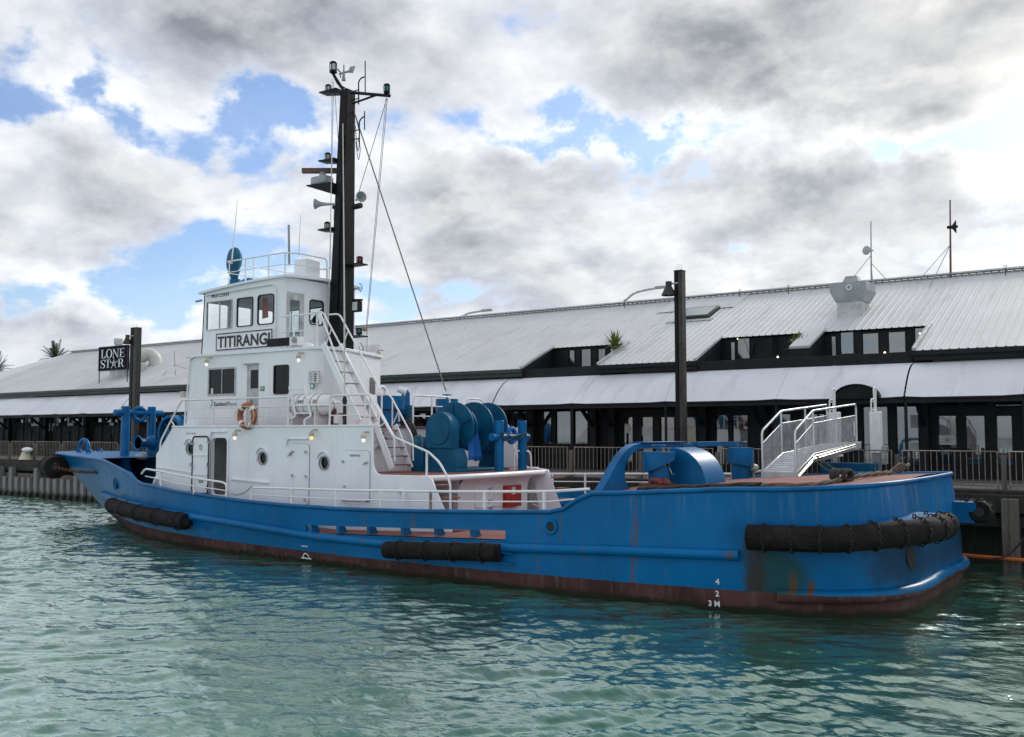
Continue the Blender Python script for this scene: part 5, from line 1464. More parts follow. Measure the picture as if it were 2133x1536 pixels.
# gear cover: arch-topped housing with a round face plate
def arch(w, h0, h1, x=XW_, n=14):
    return [(x-w, h0), (x+w, h0)] + [(x+w*cos(pi*k/n), h1+w*sin(pi*k/n)) for k in range(n+1)]
mb = MB(); mb.plate(arch(0.47, 2.92, ZW_-0.06, XW_-0.02), [], planeY(20.35), 0.32); part('gear_cover', mb, 'blue_dark', wn_, 35, bev=0.02)
mb = MB(); mb.lathe([(0.001, 0), (0.38, 0), (0.39, 0.03)], (XW_-0.02, 20.35-0.03, ZW_-0.10), (0, 1, 0), 32); part('face_plate', mb, 'blue_dark', wn_, 40)
mb = MB(); mb.plate([(XW_-0.50, 2.33), (XW_+0.55, 2.33), (XW_+0.58, 2.62), (XW_+0.45, 2.92), (XW_-0.48, 2.92)], [], planeY(20.4), 0.5); part('gear_case', mb, 'blue_dark', wn_, 35, bev=0.02)
mb = MB(); mb.box(XW_-0.62, 20.35, ZP, XW_+0.65, 22.75, 2.35); part('winch_bed', mb, 'blue_dark', wn_, bev=0.01)
mb = MB(); mb.plate([(XW_-0.40, 2.33), (XW_+0.45, 2.33), (XW_+0.14, ZW_), (XW_-0.14, ZW_)], [], planeY(22.64), 0.06); part('bearing_stand', mb, 'blue_dark', wn_)
# motor at the forward end, with canvas
mb = MB(); mb.box(XW_-0.98, 20.3, ZP, XW_-0.55, 20.7, 2.95); part('brake_stand', mb, 'blue_dark', wn_, bev=0.03)
mb = MB()
for k in range(7):
    a = random.random()*6.28; mb.ellipsoid((XW_-0.78+0.12*cos(a), 20.45+0.1*sin(a), 3.02+0.14*random.random()), (0.16, 0.15, 0.14), 9, 7)
part('motor_canvas', mb, 'teal_tarp', wn_, 25)
mb = MB(); mb.tube(rounded([(XW_-0.98, 20.4, 2.6), (XW_-0.95, 20.38, 3.25), (XW_-0.62, 20.36, 3.30), (XW_-0.58, 20.34, 2.4)], 0.15), 0.014, 6); part('brake_rod', mb, 'galv', wn_)
# tarpaulin hanging over the drum
rows = []
for k in range(9):
    t = k/8; z = ZW_+0.42-1.35*t; x0 = XW_+0.35+0.12*t; w = 0.16+0.45*t
    rows.append([(x0+0.10+0.05*sin(j*1.7+k*0.6), 21.12+(w)*(j/7-0.25)+0.03*sin(j*2.1+k), z+0.03*sin(j*1.3)) for j in range(8)])
mb = MB(); mb.grid(rows); o = part('drum_tarpaulin', mb, 'blue_tarp', wn_, 60)
sm = o.modifiers.new('thick', 'SOLIDIFY'); sm.thickness = 0.012
# hydraulic hoses
for dy, dz in ((0, 0), (0.08, 0.05), (0.16, -0.03)):
    mb = MB(); mb.tube(catmull([(XA-0.3, 20.75+dy, ZL2+0.12), (XA+0.05, 20.75+dy, ZL2+0.16+dz), (XA+0.22, 20.78+dy, ZL2-0.2), (XA+0.2, 20.8+dy, ZP+0.5), (XA+0.3, 20.7+dy, ZP+0.2)], 5), 0.028, 7); part('hydraulic_hose', mb, 'black_rough', wn_, 60)
# towing bitts
XB_ = -15.75
y1_, y2_ = P(1040, 978, X=XB_).y, P(1088, 977, X=XB_).y
ztp = P(1040, 877, X=XB_).z; zcr = P(1040, 911, X=XB_).z
mb = MB(); mb.lathe([(0.13, 0), (0.13, ztp-ZP), (0.12, ztp-ZP+0.01)], (XB_, y1_, ZP), (0, 0, 1), 24); tb = part('towing_bitt', mb, 'blue', tug, 40)
mb = MB(); mb.lathe([(0.13, 0), (0.13, ztp-ZP), (0.12, ztp-ZP+0.01)], (XB_, y2_, ZP), (0, 0, 1), 24); part('bitt_post', mb, 'blue', tb, 40)
mb = MB(); mb.lathe([(0.10, 0), (0.11, 0.01), (0.11, y2_-y1_+0.64), (0.10, y2_-y1_+0.65)], (XB_, y1_-0.38, zcr), (0, 1, 0), 20); part('crossbar', mb, 'blue', tb, 40)
ring = [(XB_+0.02, (y1_+y2_)/2+0.17*cos(a), zcr+0.05+0.19*sin(a)) for a in [2*pi*k/20 for k in range(20)]]
mb = MB(); mb.tube(ring, 0.07, 10, closed=True); part('guide_ring', mb, 'blue_tarp', tb, 60)
mb = MB(); mb.tube(catmull([(XB_+0.14, y1_-0.1, zcr+0.12), (XB_+0.16, y1_+0.1, zcr+0.10), (XB_+0.12, (y1_+y2_)/2, zcr-0.02), (XB_+0.15, y2_-0.08, zcr+0.10), (XB_+0.14, y2_+0.14, zcr+0.08)], 5), 0.020, 6); part('lashing', mb, 'rope_dark', tb, 60)
mb = MB(); mb.tube(catmull([(XB_+0.15, y1_-0.1, zcr+0.05), (XB_+0.16, y1_+0.12, zcr-0.10), (XB_+0.14, (y1_+y2_)/2, zcr+0.02), (XB_+0.15, y2_, zcr+0.09)], 5), 0.016, 6); part('lashing', mb, 'rope_dark', tb, 60)
# mushroom ventilators, boat deck aft
def vent(px, top, bot, X, rw, name='ventilator', slant=0.0, hw=True, mat='blue', stem=0.72, hood=0.45):
    a, b = P(px, top, X=X), P(px, bot, X=X)
    c = Vector((X, a.y, 0)); h = a.z-b.z
    mb = MB(); mb.lathe([(rw*stem, 0), (rw*stem, h*0.55)], (c.x, c.y, b.z), (0, 0, 1), 24); o = part(name, mb, mat, tug, 40)
    # hood: skirt with slanted lower rim
    n = 28; r1 = [(c.x+rw*cos(2*pi*k/n), c.y+rw*sin(2*pi*k/n), a.z) for k in range(n)]
    r0 = [(c.x+rw*cos(2*pi*k/n), c.y+rw*sin(2*pi*k/n), a.z-h*hood-slant*rw*cos(2*pi*k/n+2.6)) for k in range(n)]
    ri = [(c.x+rw*stem*cos(2*pi*k/n), c.y+rw*stem*sin(2*pi*k/n), q[2]+0.04) for k, q in enumerate(r0)]
    mb = MB(); mb.grid([ri, r0, r1], closed=True); mb.add([(c.x, c.y, a.z+0.012)] + [(x, y, z+0.004) for x, y, z in r1], [(0, 1+k, 1+(k+1) % n) for k in range(n)])
    part('hood', mb, mat, o, 40)
    if hw:
        mb = MB(); mb.tube([(c.x, c.y, a.z), (c.x, c.y, a.z+0.13)], 0.03, 8); mb.tube([(c.x+0.14*cos(2*pi*k/14), c.y+0.14*sin(2*pi*k/14), a.z+0.14) for k in range(14)], 0.016, 6, closed=True)
        mb.bar((c.x-0.14, c.y, a.z+0.14), (c.x+0.14, c.y, a.z+0.14), 0.02, 0.012); part('handwheel', mb, mat, o)
    return o
vent(814, 826, 892, -19.1, 0.40, hood=0.40, hw=False)
vent(931, 832, 885, -19.5, 0.36, hood=0.5, hw=True)
vent(845, 845, 892, -19.3, 0.22, hood=0.5, hw=False, mat='blue_dark')
q = P(803, 820, X=-19.1)
mb = MB(); mb.tube([(q.x, q.y-0.15+0.17*cos(a), q.z+0.02+0.17*sin(a)) for a in [pi*k/8 for k in range(9)]], 0.05, 7); mb.ellipsoid((q.x, q.y-0.32, q.z), (0.07, 0.07, 0.09), 8, 6); mb.ellipsoid((q.x, q.y+0.02, q.z), (0.07, 0.07, 0.09), 8, 6); part('vent_clamp', mb, 'white_rail', tug, 60)
q = P(841, 815, X=-19.1)
mb = MB(); mb.lathe([(0.09, -0.18), (0.1, 0.0), (0.14, 0.08)], tuple(q), (0.5, 0.5, -0.25), 14); part('work_light', mb, 'white_rail', tug, 50)
mb = MB(); mb.plate([(q.y+0.05, ZL2+0.4), (q.y+0.35, ZL2+0.4), (q.y+0.33, q.z-0.05), (q.y+0.2, q.z+0.08), (q.y+0.08, q.z+0.02)], [], planeX(-19.15), 0.1); part('light_shield', mb, 'blue', tug, 40)
for k in range(6):
    z = ZL2+0.2+k*0.075; y0_ = P(845, 860, X=-18.9).y
    mb = MB(); mb.box(-18.95, y0_, z, -18.85, y0_+0.35, z+0.03); part('louvre_slat', mb, 'teal_tarp', tug)

# ---------------------------------------------------------------- mast
MX0, MX1, MY0, MY1 = -22.02, -21.50, 21.08, 21.75
mz0, mz1 = ZB, P(722, 184, Y=21.2).z
tx0, tx1 = P(707, 190, Y=21.15).x, P(719, 190, Y=21.15).x
mb = MB()
lo_ = [(MX0, MY0), (MX1, MY0), (MX1, MY1), (MX0, MY1)]
hi_ = [(tx0, MY0+0.10), (tx1+0.05, MY0+0.10), (tx1+0.05, MY1-0.18), (tx0, MY1-0.18)]
mb.add([(x, y, mz0) for x, y in lo_] + [(x, y, mz1) for x, y in hi_], [(0, 3, 2, 1), (4, 5, 6, 7), (0, 1, 5, 4), (1, 2, 6, 5), (2, 3, 7, 6), (3, 0, 4, 7)])
mast = part('mast', mb, 'black', tug, 30, bev=0.03)
YM = 21.25
def Mp(px, py, Y=YM): return P(px, py, Y=Y)
def mtube(pts, r, name, mat='black', rnd=0.0, Y=YM):
    q = [Mp(a, b, Y) for a, b in pts]; mb = MB(); mb.tube(rounded(q, rnd) if rnd and len(q) > 2 else q, r, 7); return part(name, mb, mat, mast, 60)
def lantern(px, py, w, h, lens='lens', Y=YM, name='navigation_light'):
    c = Mp(px, py, Y); s = (Mp(px+w/2, py, Y).x - c.x); hh = (Mp(px, py-h/2, Y).z - c.z)
    r = max(0.10, hh*0.62)
    mb = MB(); mb.lathe([(r*0.7, -hh), (r, -hh*0.9), (r, -hh*0.55), (r*0.8, -hh*0.5)], tuple(c), (0, 0, 1), 14)
    mb.lathe([(r*0.8, hh*0.5), (r, hh*0.6), (r*0.95, hh*0.8), (r*0.4, hh)], tuple(c), (0, 0, 1), 14)
    for k in range(5):
        a = 2*pi*k/5; mb.tube([c+Vector((r*0.95*cos(a), r*0.95*sin(a), -hh*0.6)), c+Vector((r*0.95*cos(a), r*0.95*sin(a), hh*0.65))], 0.012, 5)
    o = part(name, mb, 'black', mast, 40)
    mb = MB(); mb.lathe([(r*0.74, -hh*0.5), (r*0.8, 0), (r*0.74, hh*0.5)], tuple(c), (0, 0, 1), 14); part('lens', mb, lens, o, 40)
    return o
def bracket(x0, y0, x1, y1, drop, wy=0.36, name='light_platform'):
    a, b = Mp(x0, y0), Mp(x1, y1); 
    dz = Mp(x1, y1).z - Mp(x1, y1+drop).z
    mb = MB()
    mb.add([(a.x, YM-wy/2, a.z), (a.x, YM+wy/2, a.z), (b.x, YM+wy/2, b.z), (b.x, YM-wy/2, b.z), (a.x, YM-wy/2, a.z-0.04), (a.x, YM+wy/2, a.z-0.04), (b.x, YM+wy/2, b.z-dz), (b.x, YM-wy/2, b.z-dz)],
           [(0, 3, 2, 1), (4, 5, 6, 7), (0, 1, 5, 4), (1, 2, 6, 5), (2, 3, 7, 6), (3, 0, 4, 7)])
    return part(name, mb, 'black', mast)
lantern(694.5, 140.5, 19, 25); mtube([(693, 152), (703, 172), (722, 196)], 0.045, 'lantern_arm'); mtube([(697, 156), (712, 180), (726, 188)], 0.02, 'lantern_arm')
lantern(684, 186, 18, 20); bracket(673, 195, 708, 186, 10)
lantern(683, 328, 18, 20); bracket(671, 337, 704, 331, 9)
lantern(682, 472, 18, 20); bracket(670, 480, 700, 475, 9)
bracket(650, 389, 702, 383, 24, 0.5)
c = Mp(672, 377); mb = MB(); mb.box(c.x-0.36, YM-0.22, c.z-0.16, c.x+0.32, YM+0.22, c.z+0.14); rd = part('radar_body', mb, 'radar', mast, bev=0.08)
mb = MB(); mb.lathe([(0.12, 0), (0.09, 0.14)], (c.x, YM, c.z+0.13), (0, 0, 1), 12); part('radar_pedestal', mb, 'radar', rd)
a, b = Mp(646, 367), Mp(691, 355); mb = MB(); mb.bar(Vector((a.x, YM-0.35, c.z+0.34)), Vector((b.x, YM+0.35, c.z+0.34)), 0.16, 0.16); part('radar_scanner', mb, 'radar_red', rd, bev=0.02)
def horn(px, py, qx, qy):
    a, b = Mp(px, py, YM-0.12), Mp(qx, qy, YM-0.12); d = (b-a).normalized(); L = (b-a).length
    d = (d + Vector((0, -0.55, 0))).normalized()
    mb = MB(); mb.lathe([(0.035, 0), (0.045, L*0.4), (0.07, L*0.7), (0.12, L*0.88), (0.17, L), (0.15, L), (0.06, L*0.75), (0.0, L*0.6)], tuple(a), tuple(d), 18); return part('air_horn', mb, 'radar', mast, 50)
horn(699, 426, 668, 430); horn(742, 417, 768, 413)
mtube([(695, 432), (720, 436)], 0.07, 'horn_valve'); mtube([(735, 432), (752, 428)], 0.09, 'horn_valve'); mtube([(697, 436), (696, 460)], 0.02, 'horn_pipe')
# wind vane
a = Mp(716, 168); mb = MB(); mb.lathe([(0.07, 0), (0.05, 0.15), (0.025, 0.35), (0.025, 0.5)], tuple(a), (0, 0, 1), 10); b = Mp(716, 152); mb.tube([b+Vector((-0.2, 0, 0)), b+Vector((0.35, 0, 0))], [0.03, 0.035], 8)
t_ = [Mp(724, 152), Mp(735, 152.5), Mp(740, 138), Mp(730, 139)]
mb.add([p+Vector((0, -0.01, 0)) for p in t_] + [p+Vector((0, 0.01, 0)) for p in t_], [(0, 1, 2, 3), (7, 6, 5, 4), (0, 4, 5, 1), (1, 5, 6, 2), (2, 6, 7, 3), (3, 7, 4, 0)])
pc = Mp(709.5, 152)
for k in range(3):
    an = 2*pi*k/3+0.5; mb.bar(pc, pc+Vector((0, 0.16*cos(an), 0.16*sin(an))), 0.05, 0.015)
part('wind_vane', mb, 'radar', mast, 40)
# yard with green light, whip aerials on stand-offs
yd = mtube([(730, 193), (812, 200)], 0.05, 'yardarm'); mtube([(734, 216), (782, 199)], 0.035, 'yard_brace'); lantern(806, 185, 16, 21, 'lens_green')
for (x, y0, y1, bx, by) in ((760.7, 127, 192, 747, 176), (759.4, 232, 271, 748.5, 259)):
    mtube([(x, y0), (x, y1)], 0.018, 'aerial')
    mtube([(bx, by+42), (bx, by-6), (bx+5, by-13), (x, by-16)], 0.022, 'aerial_bracket', rnd=0.12)
    mtube([(730, by+16), (bx+1, by+11)], 0.018, 'aerial_bracket'); mtube([(730, by+34), (bx+1, by+29)], 0.018, 'aerial_bracket')
# lights on the aft side
for (px, py, lens) in ((749.5, 541.5, 'lens_red'), (748, 690, 'lens_green')):
    lantern(px, py, 14, 15, lens, 21.5); a = Mp(728, py+10, 21.5); b = Mp(757, py+8, 21.5)
    mb = MB(); mb.box(a.x, 21.3, a.z-0.06, b.x, 21.7, a.z-0.02); part('light_platform', mb, 'black', mast)
a = Mp(746, 639, 21.45); mb = MB(); mb.box(a.x-0.14, 21.3, a.z-0.17, a.x+0.14, 21.5, a.z+0.17); o = part('floodlight', mb, 'black', mast, bev=0.02)
mb = MB(); mb.box(a.x-0.10, 21.293, a.z-0.13, a.x+0.11, 21.299, a.z+0.13); part('lens', mb, 'lens', o)
mb = MB(); a = Mp(735, 625, 21.45); b = Mp(755, 625, 21.45); mb.tube([a, b], 0.03, 6); part('floodlight_arm', mb, 'black', mast)
# cable loops hanging off the mast
for (x0, y0, h) in ((745, 288, 45), (744, 255, 60), (749, 590, 18), (751, 715, 20)):
    p0 = Mp(x0, y0, 21.5); p1 = Mp(x0+2, y0+h, 21.5); mb = MB(); mb.tube(catmull([p0, p0.lerp(p1, 0.5)+Vector((0.09, 0, 0)), p1, p0.lerp(p1, 0.7)+Vector((-0.05, 0, 0)), p0+Vector((-0.08, 0, -0.1))], 4), 0.012, 5); part('cable', mb, 'black_rough', mast)
# vertical cable trunk and weld line down the near face
mb = MB(); a = Mp(715, 260, 21.1); mb.tube([Vector((tx1-0.05, MY0+0.04, mz1-1.5)), Vector((MX1-0.12, MY0-0.03, mz0+1.0))], 0.03, 6); part('cable_trunk', mb, 'black', mast)
# rigging
def wire(p, q, r=0.012, mat='steel', name='stay', sag=0.0):
    p, q = Vector(p), Vector(q); pts = [p.lerp(q, k/8)+Vector((0, 0, -sag*4*(k/8)*(1-k/8))) for k in range(9)]
    mb = MB(); mb.tube(pts, r, 5); return part(name, mb, mat, mast, 60)
wire(Mp(736, 228, 21.5), P(929, 815, X=-17.9), 0.022, 'galv')
wire(Mp(806, 205), Mp(744, 413), 0.010, 'black_rough')
wire(Mp(804, 205), P(762, 690, Y=22.4), 0.010, 'steel', 'halyard'); wire(Mp(807, 205), P(764, 690, Y=22.4), 0.009, 'rope', 'halyard')
wire(Mp(692, 165), P(688, 560, Y=20.6), 0.010, 'steel', 'halyard'); wire(Mp(695, 170), P(684, 672, Y=19.3), 0.012, 'steel', 'halyard')
wire(Mp(697, 185), Mp(712, 400, 21.05), 0.008, 'black_rough', 'halyard')
# tall whip aerial standing on the boat deck in front of the mast
a, b, c_ = P(718, 889, Y=18.35), P(718, 826, Y=18.35), P(714, 258, Y=18.35)
mb = MB(); mb.tube([b, P(717, 600, Y=18.35), c_], [0.026, 0.02, 0.012], 7); wa = part('tall_whip_aerial', mb, 'duct', tug, 60)
mb = MB(); mb.tube([a, a.lerp(b, 0.4), a.lerp(b, 0.75), a.lerp(b, 0.85), b], [0.055, 0.05, 0.045, 0.07, 0.04], 10); part('aerial_base', mb, 'black_rough', wa, 40)
# far platform with rail stump and lamp behind the mast
a = P(766, 737, X=-21.3); 
mb = MB(); mb.tube([P(766, 738, Y=22.6), P(765, 690, Y=22.6)], 0.035, 8); part('flag_post', mb, 'white_rail', tug)
p0, p1 = P(752, 736, Y=22.7), P(790, 718, Y=22.7); mb = MB(); mb.box(p0.x, 22.68, p0.z, p1.x, 22.76, p1.z); part('light_board', mb, 'white', tug)
deck_light(789, 743, 22.7, 'lens')
mb = MB(); c = P(760, 687, Y=22.5); mb.ellipsoid(tuple(c), (0.09, 0.09, 0.06), 8, 6); part('block', mb, 'yellow', tug)
# boat deck clutter: fire monitor pipes, lamp, bin
for pts in ([(700, 893), (700, 872), (708, 866), (716, 866)], [(692, 866), (692, 845), (694, 842)]):
    q = [P(x_, y_, Y=18.9) for x_, y_ in pts]; mb = MB(); mb.tube(rounded(q, 0.12), 0.07, 9); part('fire_main', mb, 'maroon', tug, 60)
c = P(693, 868, Y=18.9); mb = MB(); mb.lathe([(0.10, -0.25), (0.12, 0), (0.1, 0.22)], tuple(c), (0, 0, 1), 10); part('fire_main', mb, 'maroon', tug, 60)
c = P(704, 875, Y=18.7); mb = MB(); mb.lathe([(0.12, -0.10), (0.12, 0.12), (0.09, 0.14)], tuple(c), (0, 0, 1), 12); part('deck_fitting', mb, 'white_rail', tug, 50)
a, b = P(680, 826, Y=18.75), P(706, 840, Y=18.75); mb = MB(); mb.bar(a, b, 0.16, 0.05); part('name_tag_arm', mb, 'white_rail', tug)

# ================================================================== BOW AND STERN GEAR
XH = -32.0
def Bp(px, py): return P(px, py, X=XH)
y1_, y2_ = Bp(261, 900).y, Bp(315, 900).y; zt_b = Bp(261, 847).z; zc_b = Bp(261, 860).z
def bpost(y):
    return [(0.34, 0.0), (0.26, 0.5), (0.16, 1.05), (0.15, zt_b-1.5), (0.14, zt_b-1.5+0.01)]
mb = MB(); mb.lathe(bpost(0), (XH, y1_, 1.5), (0, 0, 1), 24); hb_ = part('bow_bitt', mb, 'blue', tug, 40)
mb = MB(); mb.lathe(bpost(0), (XH, y2_, 1.5), (0, 0, 1), 24); part('bitt_post', mb, 'blue', hb_, 40)
mb = MB(); mb.lathe([(0.10, 0), (0.115, 0.012), (0.115, y2_-y1_+0.9), (0.10, y2_-y1_+0.912)], (XH, y1_-0.45, zc_b), (0, 1, 0), 18); part('crossbar', mb, 'blue', hb_, 40)
ring = [(XH+0.03, (y1_+y2_)/2+0.24*cos(a), zc_b-0.05+0.24*sin(a)) for a in [2*pi*k/20 for k in range(20)]]
mb = MB(); mb.tube(ring, 0.085, 10, closed=True); part('guide_ring', mb, 'blue', hb_, 60)
mb = MB(); mb.tube([(XH-0.12, (y1_+y2_)/2+0.14*cos(a), zc_b-0.22+0.12*sin(a)) for a in [2*pi*k/14 for k in range(14)]], 0.035, 6, closed=True); part('rope_eye', mb, 'rope', hb_, 60)
# anchor windlass: spoked wheel, warping drum, stand
cw = P(352, 905, X=-30.4); R_ = 0.70
ringp = lambda r, y: [(cw.x+r*cos(2*pi*k/32), y, cw.z+r*sin(2*pi*k/32)) for k in range(32)]
mb = MB(); mb.grid([ringp(R_, cw.y), ringp(R_, cw.y+0.28), ringp(R_-0.1, cw.y+0.28), ringp(R_-0.1, cw.y), ringp(R_, cw.y)], closed=True); wl_ = part('windlass', mb, 'blue', tug, 40)
for k in range(6):
    a = 2*pi*k/6+0.3; mb = MB(); mb.bar((cw.x+0.1*cos(a), cw.y+0.14, cw.z+0.1*sin(a)), (cw.x+(R_-0.08)*cos(a), cw.y+0.14, cw.z+(R_-0.08)*sin(a)), 0.10, 0.06, up=(0, 1, 0)); part('spoke', mb, 'blue_dark', wl_)
mb = MB(); mb.lathe([(0.001, 0), (0.18, 0.0), (0.2, 0.35)], (cw.x, cw.y-0.05, cw.z), (0, 1, 0), 18); part('hub', mb, 'blue_dark', wl_, 40)
mb = MB(); mb.lathe([(0.001, 0), (R_-0.1, 0.0)], (cw.x, cw.y+0.26, cw.z), (0, 1, 0), 24); part('brake_disc', mb, 'black_rough', wl_, 40)
wd = P(285, 923, X=-31.3)
mb = MB(); mb.lathe([(0.22, 0.05), (0.28, 0.0), (0.28, 0.04), (0.17, 0.16), (0.16, 0.42), (0.24, 0.52), (0.27, 0.60), (0.27, 0.64)], tuple(wd), (0, 1, 0), 24); mb.lathe([(0.001, 0.06), (0.21, 0.05)], tuple(wd), (0, 1, 0), 24)
part('warping_drum', mb, 'blue', wl_, 50)
mb = MB(); mb.plate([(wd.x-0.45, 1.4), (wd.x+0.9, 1.4), (wd.x+0.35, wd.z+0.1), (wd.x-0.15, wd.z+0.1)], [], planeY(wd.y+0.62), 0.5); part('windlass_stand', mb, 'blue_dark', wl_, bev=0.03)
mb = MB(); mb.box(cw.x-0.5, cw.y+0.3, 1.3, cw.x+0.6, cw.y+0.9, cw.z+0.1); part('windlass_case', mb, 'blue_dark', wl_, bev=0.04)
mb = MB(); mb.lathe([(0.0, 0.9), (R_, 0.9), (R_, 0.30)], (cw.x+0.25, cw.y, cw.z), (0, 1, 0), 24); part('chain_wheel_guard', mb, 'blue', wl_, 40)
c = P(295, 952, X=-31.5); mb = MB(); mb.ellipsoid(tuple(c), (0.28, 0.25, 0.12), 10, 7); part('canvas_bundle', mb, 'ltgrey', tug, 30)
# small bollard stub at the deckhouse corner
c = P(325, 1003, Y=17.85); mb = MB(); mb.tube([c+Vector((-0.2, 0.1, -0.15)), c+Vector((0.05, 0, 0.12))], [0.09, 0.07], 10); part('roller_fairlead', mb, 'white', tug, 50)

# tow arch across the stern deck
XAr = -10.0
def aedge(side):
    o = [(17.08, 2.08), (17.45, 2.38), (17.85, 2.72), (18.2, 2.95), (18.65, 3.09), (19.3, 3.12)]
    i = [(18.55, 2.06), (18.28, 2.20), (18.17, 2.42), (18.22, 2.66), (18.45, 2.86), (18.8, 2.97), (19.3, 3.0)]
    o = [tuple(p) for p in catmull([(y, z, 0) for y, z in o], 4)]; i = [tuple(p) for p in catmull([(y, z, 0) for y, z in i], 4)]
    return [(p[0], p[1]) for p in o], [(p[0], p[1]) for p in i]
oo, ii = aedge(1)
mir = lambda pts: [(2*CL-y, z) for y, z in pts]
poly = oo + [(20.95, 3.12), (20.95, 3.0)] + list(reversed(ii))
mb = MB(); mb.plate(poly, [], planeX(XAr+0.09), 0.18); ar = part('tow_arch', mb, 'blue', tug, 35, bev=0.02)
mb = MB(); mb.plate(mir(poly), [], planeX(XAr+0.09), 0.18); part('far_arch_leg', mb, 'blue', ar, 35, bev=0.02)
mb = MB(); mb.box(XAr-0.10, 18.9, 3.121, XAr+0.22, 20.95, 3.14); part('rub_plate', mb, 'blue', ar, bev=0.005)
mb = MB(); mb.plate([(21.25, 2.18), (21.55, 2.18), (21.5, 2.9), (21.80, 3.08), (21.05, 3.08), (21.3, 2.9)], [], planeX(XAr+0.05), 0.1); part('arch_post', mb, 'blue', ar)
# curved companionway cover
cx0, cx1, cy0, cy1 = -9.28, -8.43, 19.0, 20.05; zb_, zt_c = z_sdeck(-9)-0.02, 3.02
prof = [(cx0, zb_), (cx0, zt_c-0.02)] + [(cx1-0.78+0.78*sin(a), zb_+0.06+(zt_c-zb_-0.06)*cos(a)) for a in [pi/2*k/14 for k in range(15)]] + [(cx1, zb_)]
mb = MB(); mb.plate(prof, [], planeY(cy0), cy1-cy0); cc = part('companionway_cover', mb, 'blue', tug, 35, bev=0.012)
mb = MB(); mb.box(cx1-0.25, cy0-0.02, zb_, cx1+0.06, cy1+0.02, zb_+0.06); part('cover_track', mb, 'white_rail', cc)
# stern ventilators
vs = vent(1372, 942, 1010, -9.33, 0.345, 'stern_ventilator', slant=0.42, hood=0.44, stem=0.66)
vs2 = vent(1542, 933, 1001, -9.0, 0.31, 'stern_ventilator', slant=-0.20, hood=0.52, stem=0.72)
mb = MB(); q = P(1395, 990, Y=18.75); mb.tube(rounded([(q.x, q.y, q.z+0.15), (q.x+0.06, q.y, q.z), (q.x+0.12, q.y, q.z+0.03)], 0.04), 0.012, 5); part('vent_hook', mb, 'steel', vs)
c = P(1570, 975, X=-8.75); mb = MB(); mb.ellipsoid(tuple(c+Vector((0, 0, 0.0))), (0.12, 0.16, 0.10), 12, 8); mb.tube([c+Vector((0, 0, -0.25)), c], 0.03, 8); part('air_pipe_head', mb, 'cream', tug, 60)
c = P(1552, 985, X=-8.85); mb = MB(); mb.tube(rounded([(c.x, c.y+0.1, 2.25), (c.x, c.y+0.1, 2.5), (c.x, c.y+0.3, 2.5), (c.x, c.y+0.32, 2.25)], 0.08), 0.04, 8); part('air_pipe', mb, 'blue', tug, 60)
# raised hatch ring and deck sockets
c = P(1371, 1010, Z=2.22)
mb = MB(); mb.box(-9.65, 18.3, 2.15, -9.05, 18.9, 2.27); part('vent_base', mb, 'deck', tug)
# red rope guard / bundle at the vent foot
c = P(1375, 1009, Y=18.35)
mb = MB()
for k in range(6):
    mb.ellipsoid((c.x-0.16+0.065*k, 18.35+0.05*sin(k*2), c.z+0.05+0.025*cos(k*3)), (0.09, 0.10, 0.065), 8, 6)
tag(part('canvas_bundle', mb, 'red_canvas', None, 30), 'faded red canvas bundle at the foot of the near stern ventilator', 'bundle')
# hawsers lying along the stern deck edge
def rope_thing(name, label, pts_px, r, mat, z=None, twist=True):
    pts = []
    for px, py in pts_px:
        p = P(px, py, Z=2.30); pts.append(p)
    return pts
def hawser(name, label, pts, r, mat):
    path = catmull(pts, 10); mb = MB()
    for s in range(3):
        sp = []
        L = 0.0
        for k, p in enumerate(path):
            if k: L += (path[k]-path[k-1]).length
            t = (path[min(k+1, len(path)-1)]-path[max(k-1, 0)]).normalized()
            u = t.cross(Vector((0, 0, 1))).normalized(); w = u.cross(t)
            a = L/(r*5.0) + s*2*pi/3
            sp.append(p + (u*cos(a) + w*sin(a))*r*0.52)
        mb.tube(sp, r*0.55, 6)
    o = part(name, mb, mat, None, 60); tag(o, label, 'rope'); return o
def gp(x, inset, dz=0.0): return Vector((x, gun_y(x)+inset, zt(x)+0.055+dz))
hawser('hawser', 'dark thick hawser lying along the near edge of the stern deck', [gp(-9.2, 0.35, 0.0), gp(-8.6, 0.30, 0.0), gp(-8.0, 0.34, 0.0), gp(-7.2, 0.33, 0.0), gp(-6.7, 0.42, 0.02)], 0.055, M['rope_dark'])
hawser('hawser', 'pale frayed hawser curving round the stern deck to a knot', [gp(-6.72, 0.40, 0.0), gp(-6.4, 0.50, 0.0), gp(-6.0, 0.65, -0.01), Vector((-5.75, 18.9, 2.40)), Vector((-5.62, 19.8, 2.46)), Vector((-5.52, 20.8, 2.48)), Vector((-5.45, 22.0, 2.48)), Vector((-5.6, 22.8, 2.47))], 0.05, M['rope'])
kc = Vector((-5.72, 19.35, 2.46)); mb = MB()
for k in range(5):
    a = k*0.7; mb.tube([kc+Vector((0.07*k-0.14+0.12*cos(q)*sin(a), 0.16*cos(q), 0.10*sin(q)+0.04)) for q in [2*pi*j/14 for j in range(14)]], 0.045, 7, closed=True)
tag(part('rope_knot', mb, 'rope_dark', None, 60), 'dark bulky knot in the hawser on the stern deck', 'knot')
kc = Vector((-5.35, 22.6, 2.50)); mb = MB()
for k in range(4):
    mb.tube([kc+Vector((0.10*cos(q)+0.05*k-0.1, 0.22*sin(q)*(1-0.1*k), 0.04*k+0.02*sin(3*q))) for q in [2*pi*j/16 for j in range(16)]], 0.04, 7, closed=True)
tag(part('rope_coil', mb, 'rope', None, 60), 'small heap of pale coiled rope at the stern rail', 'rope')

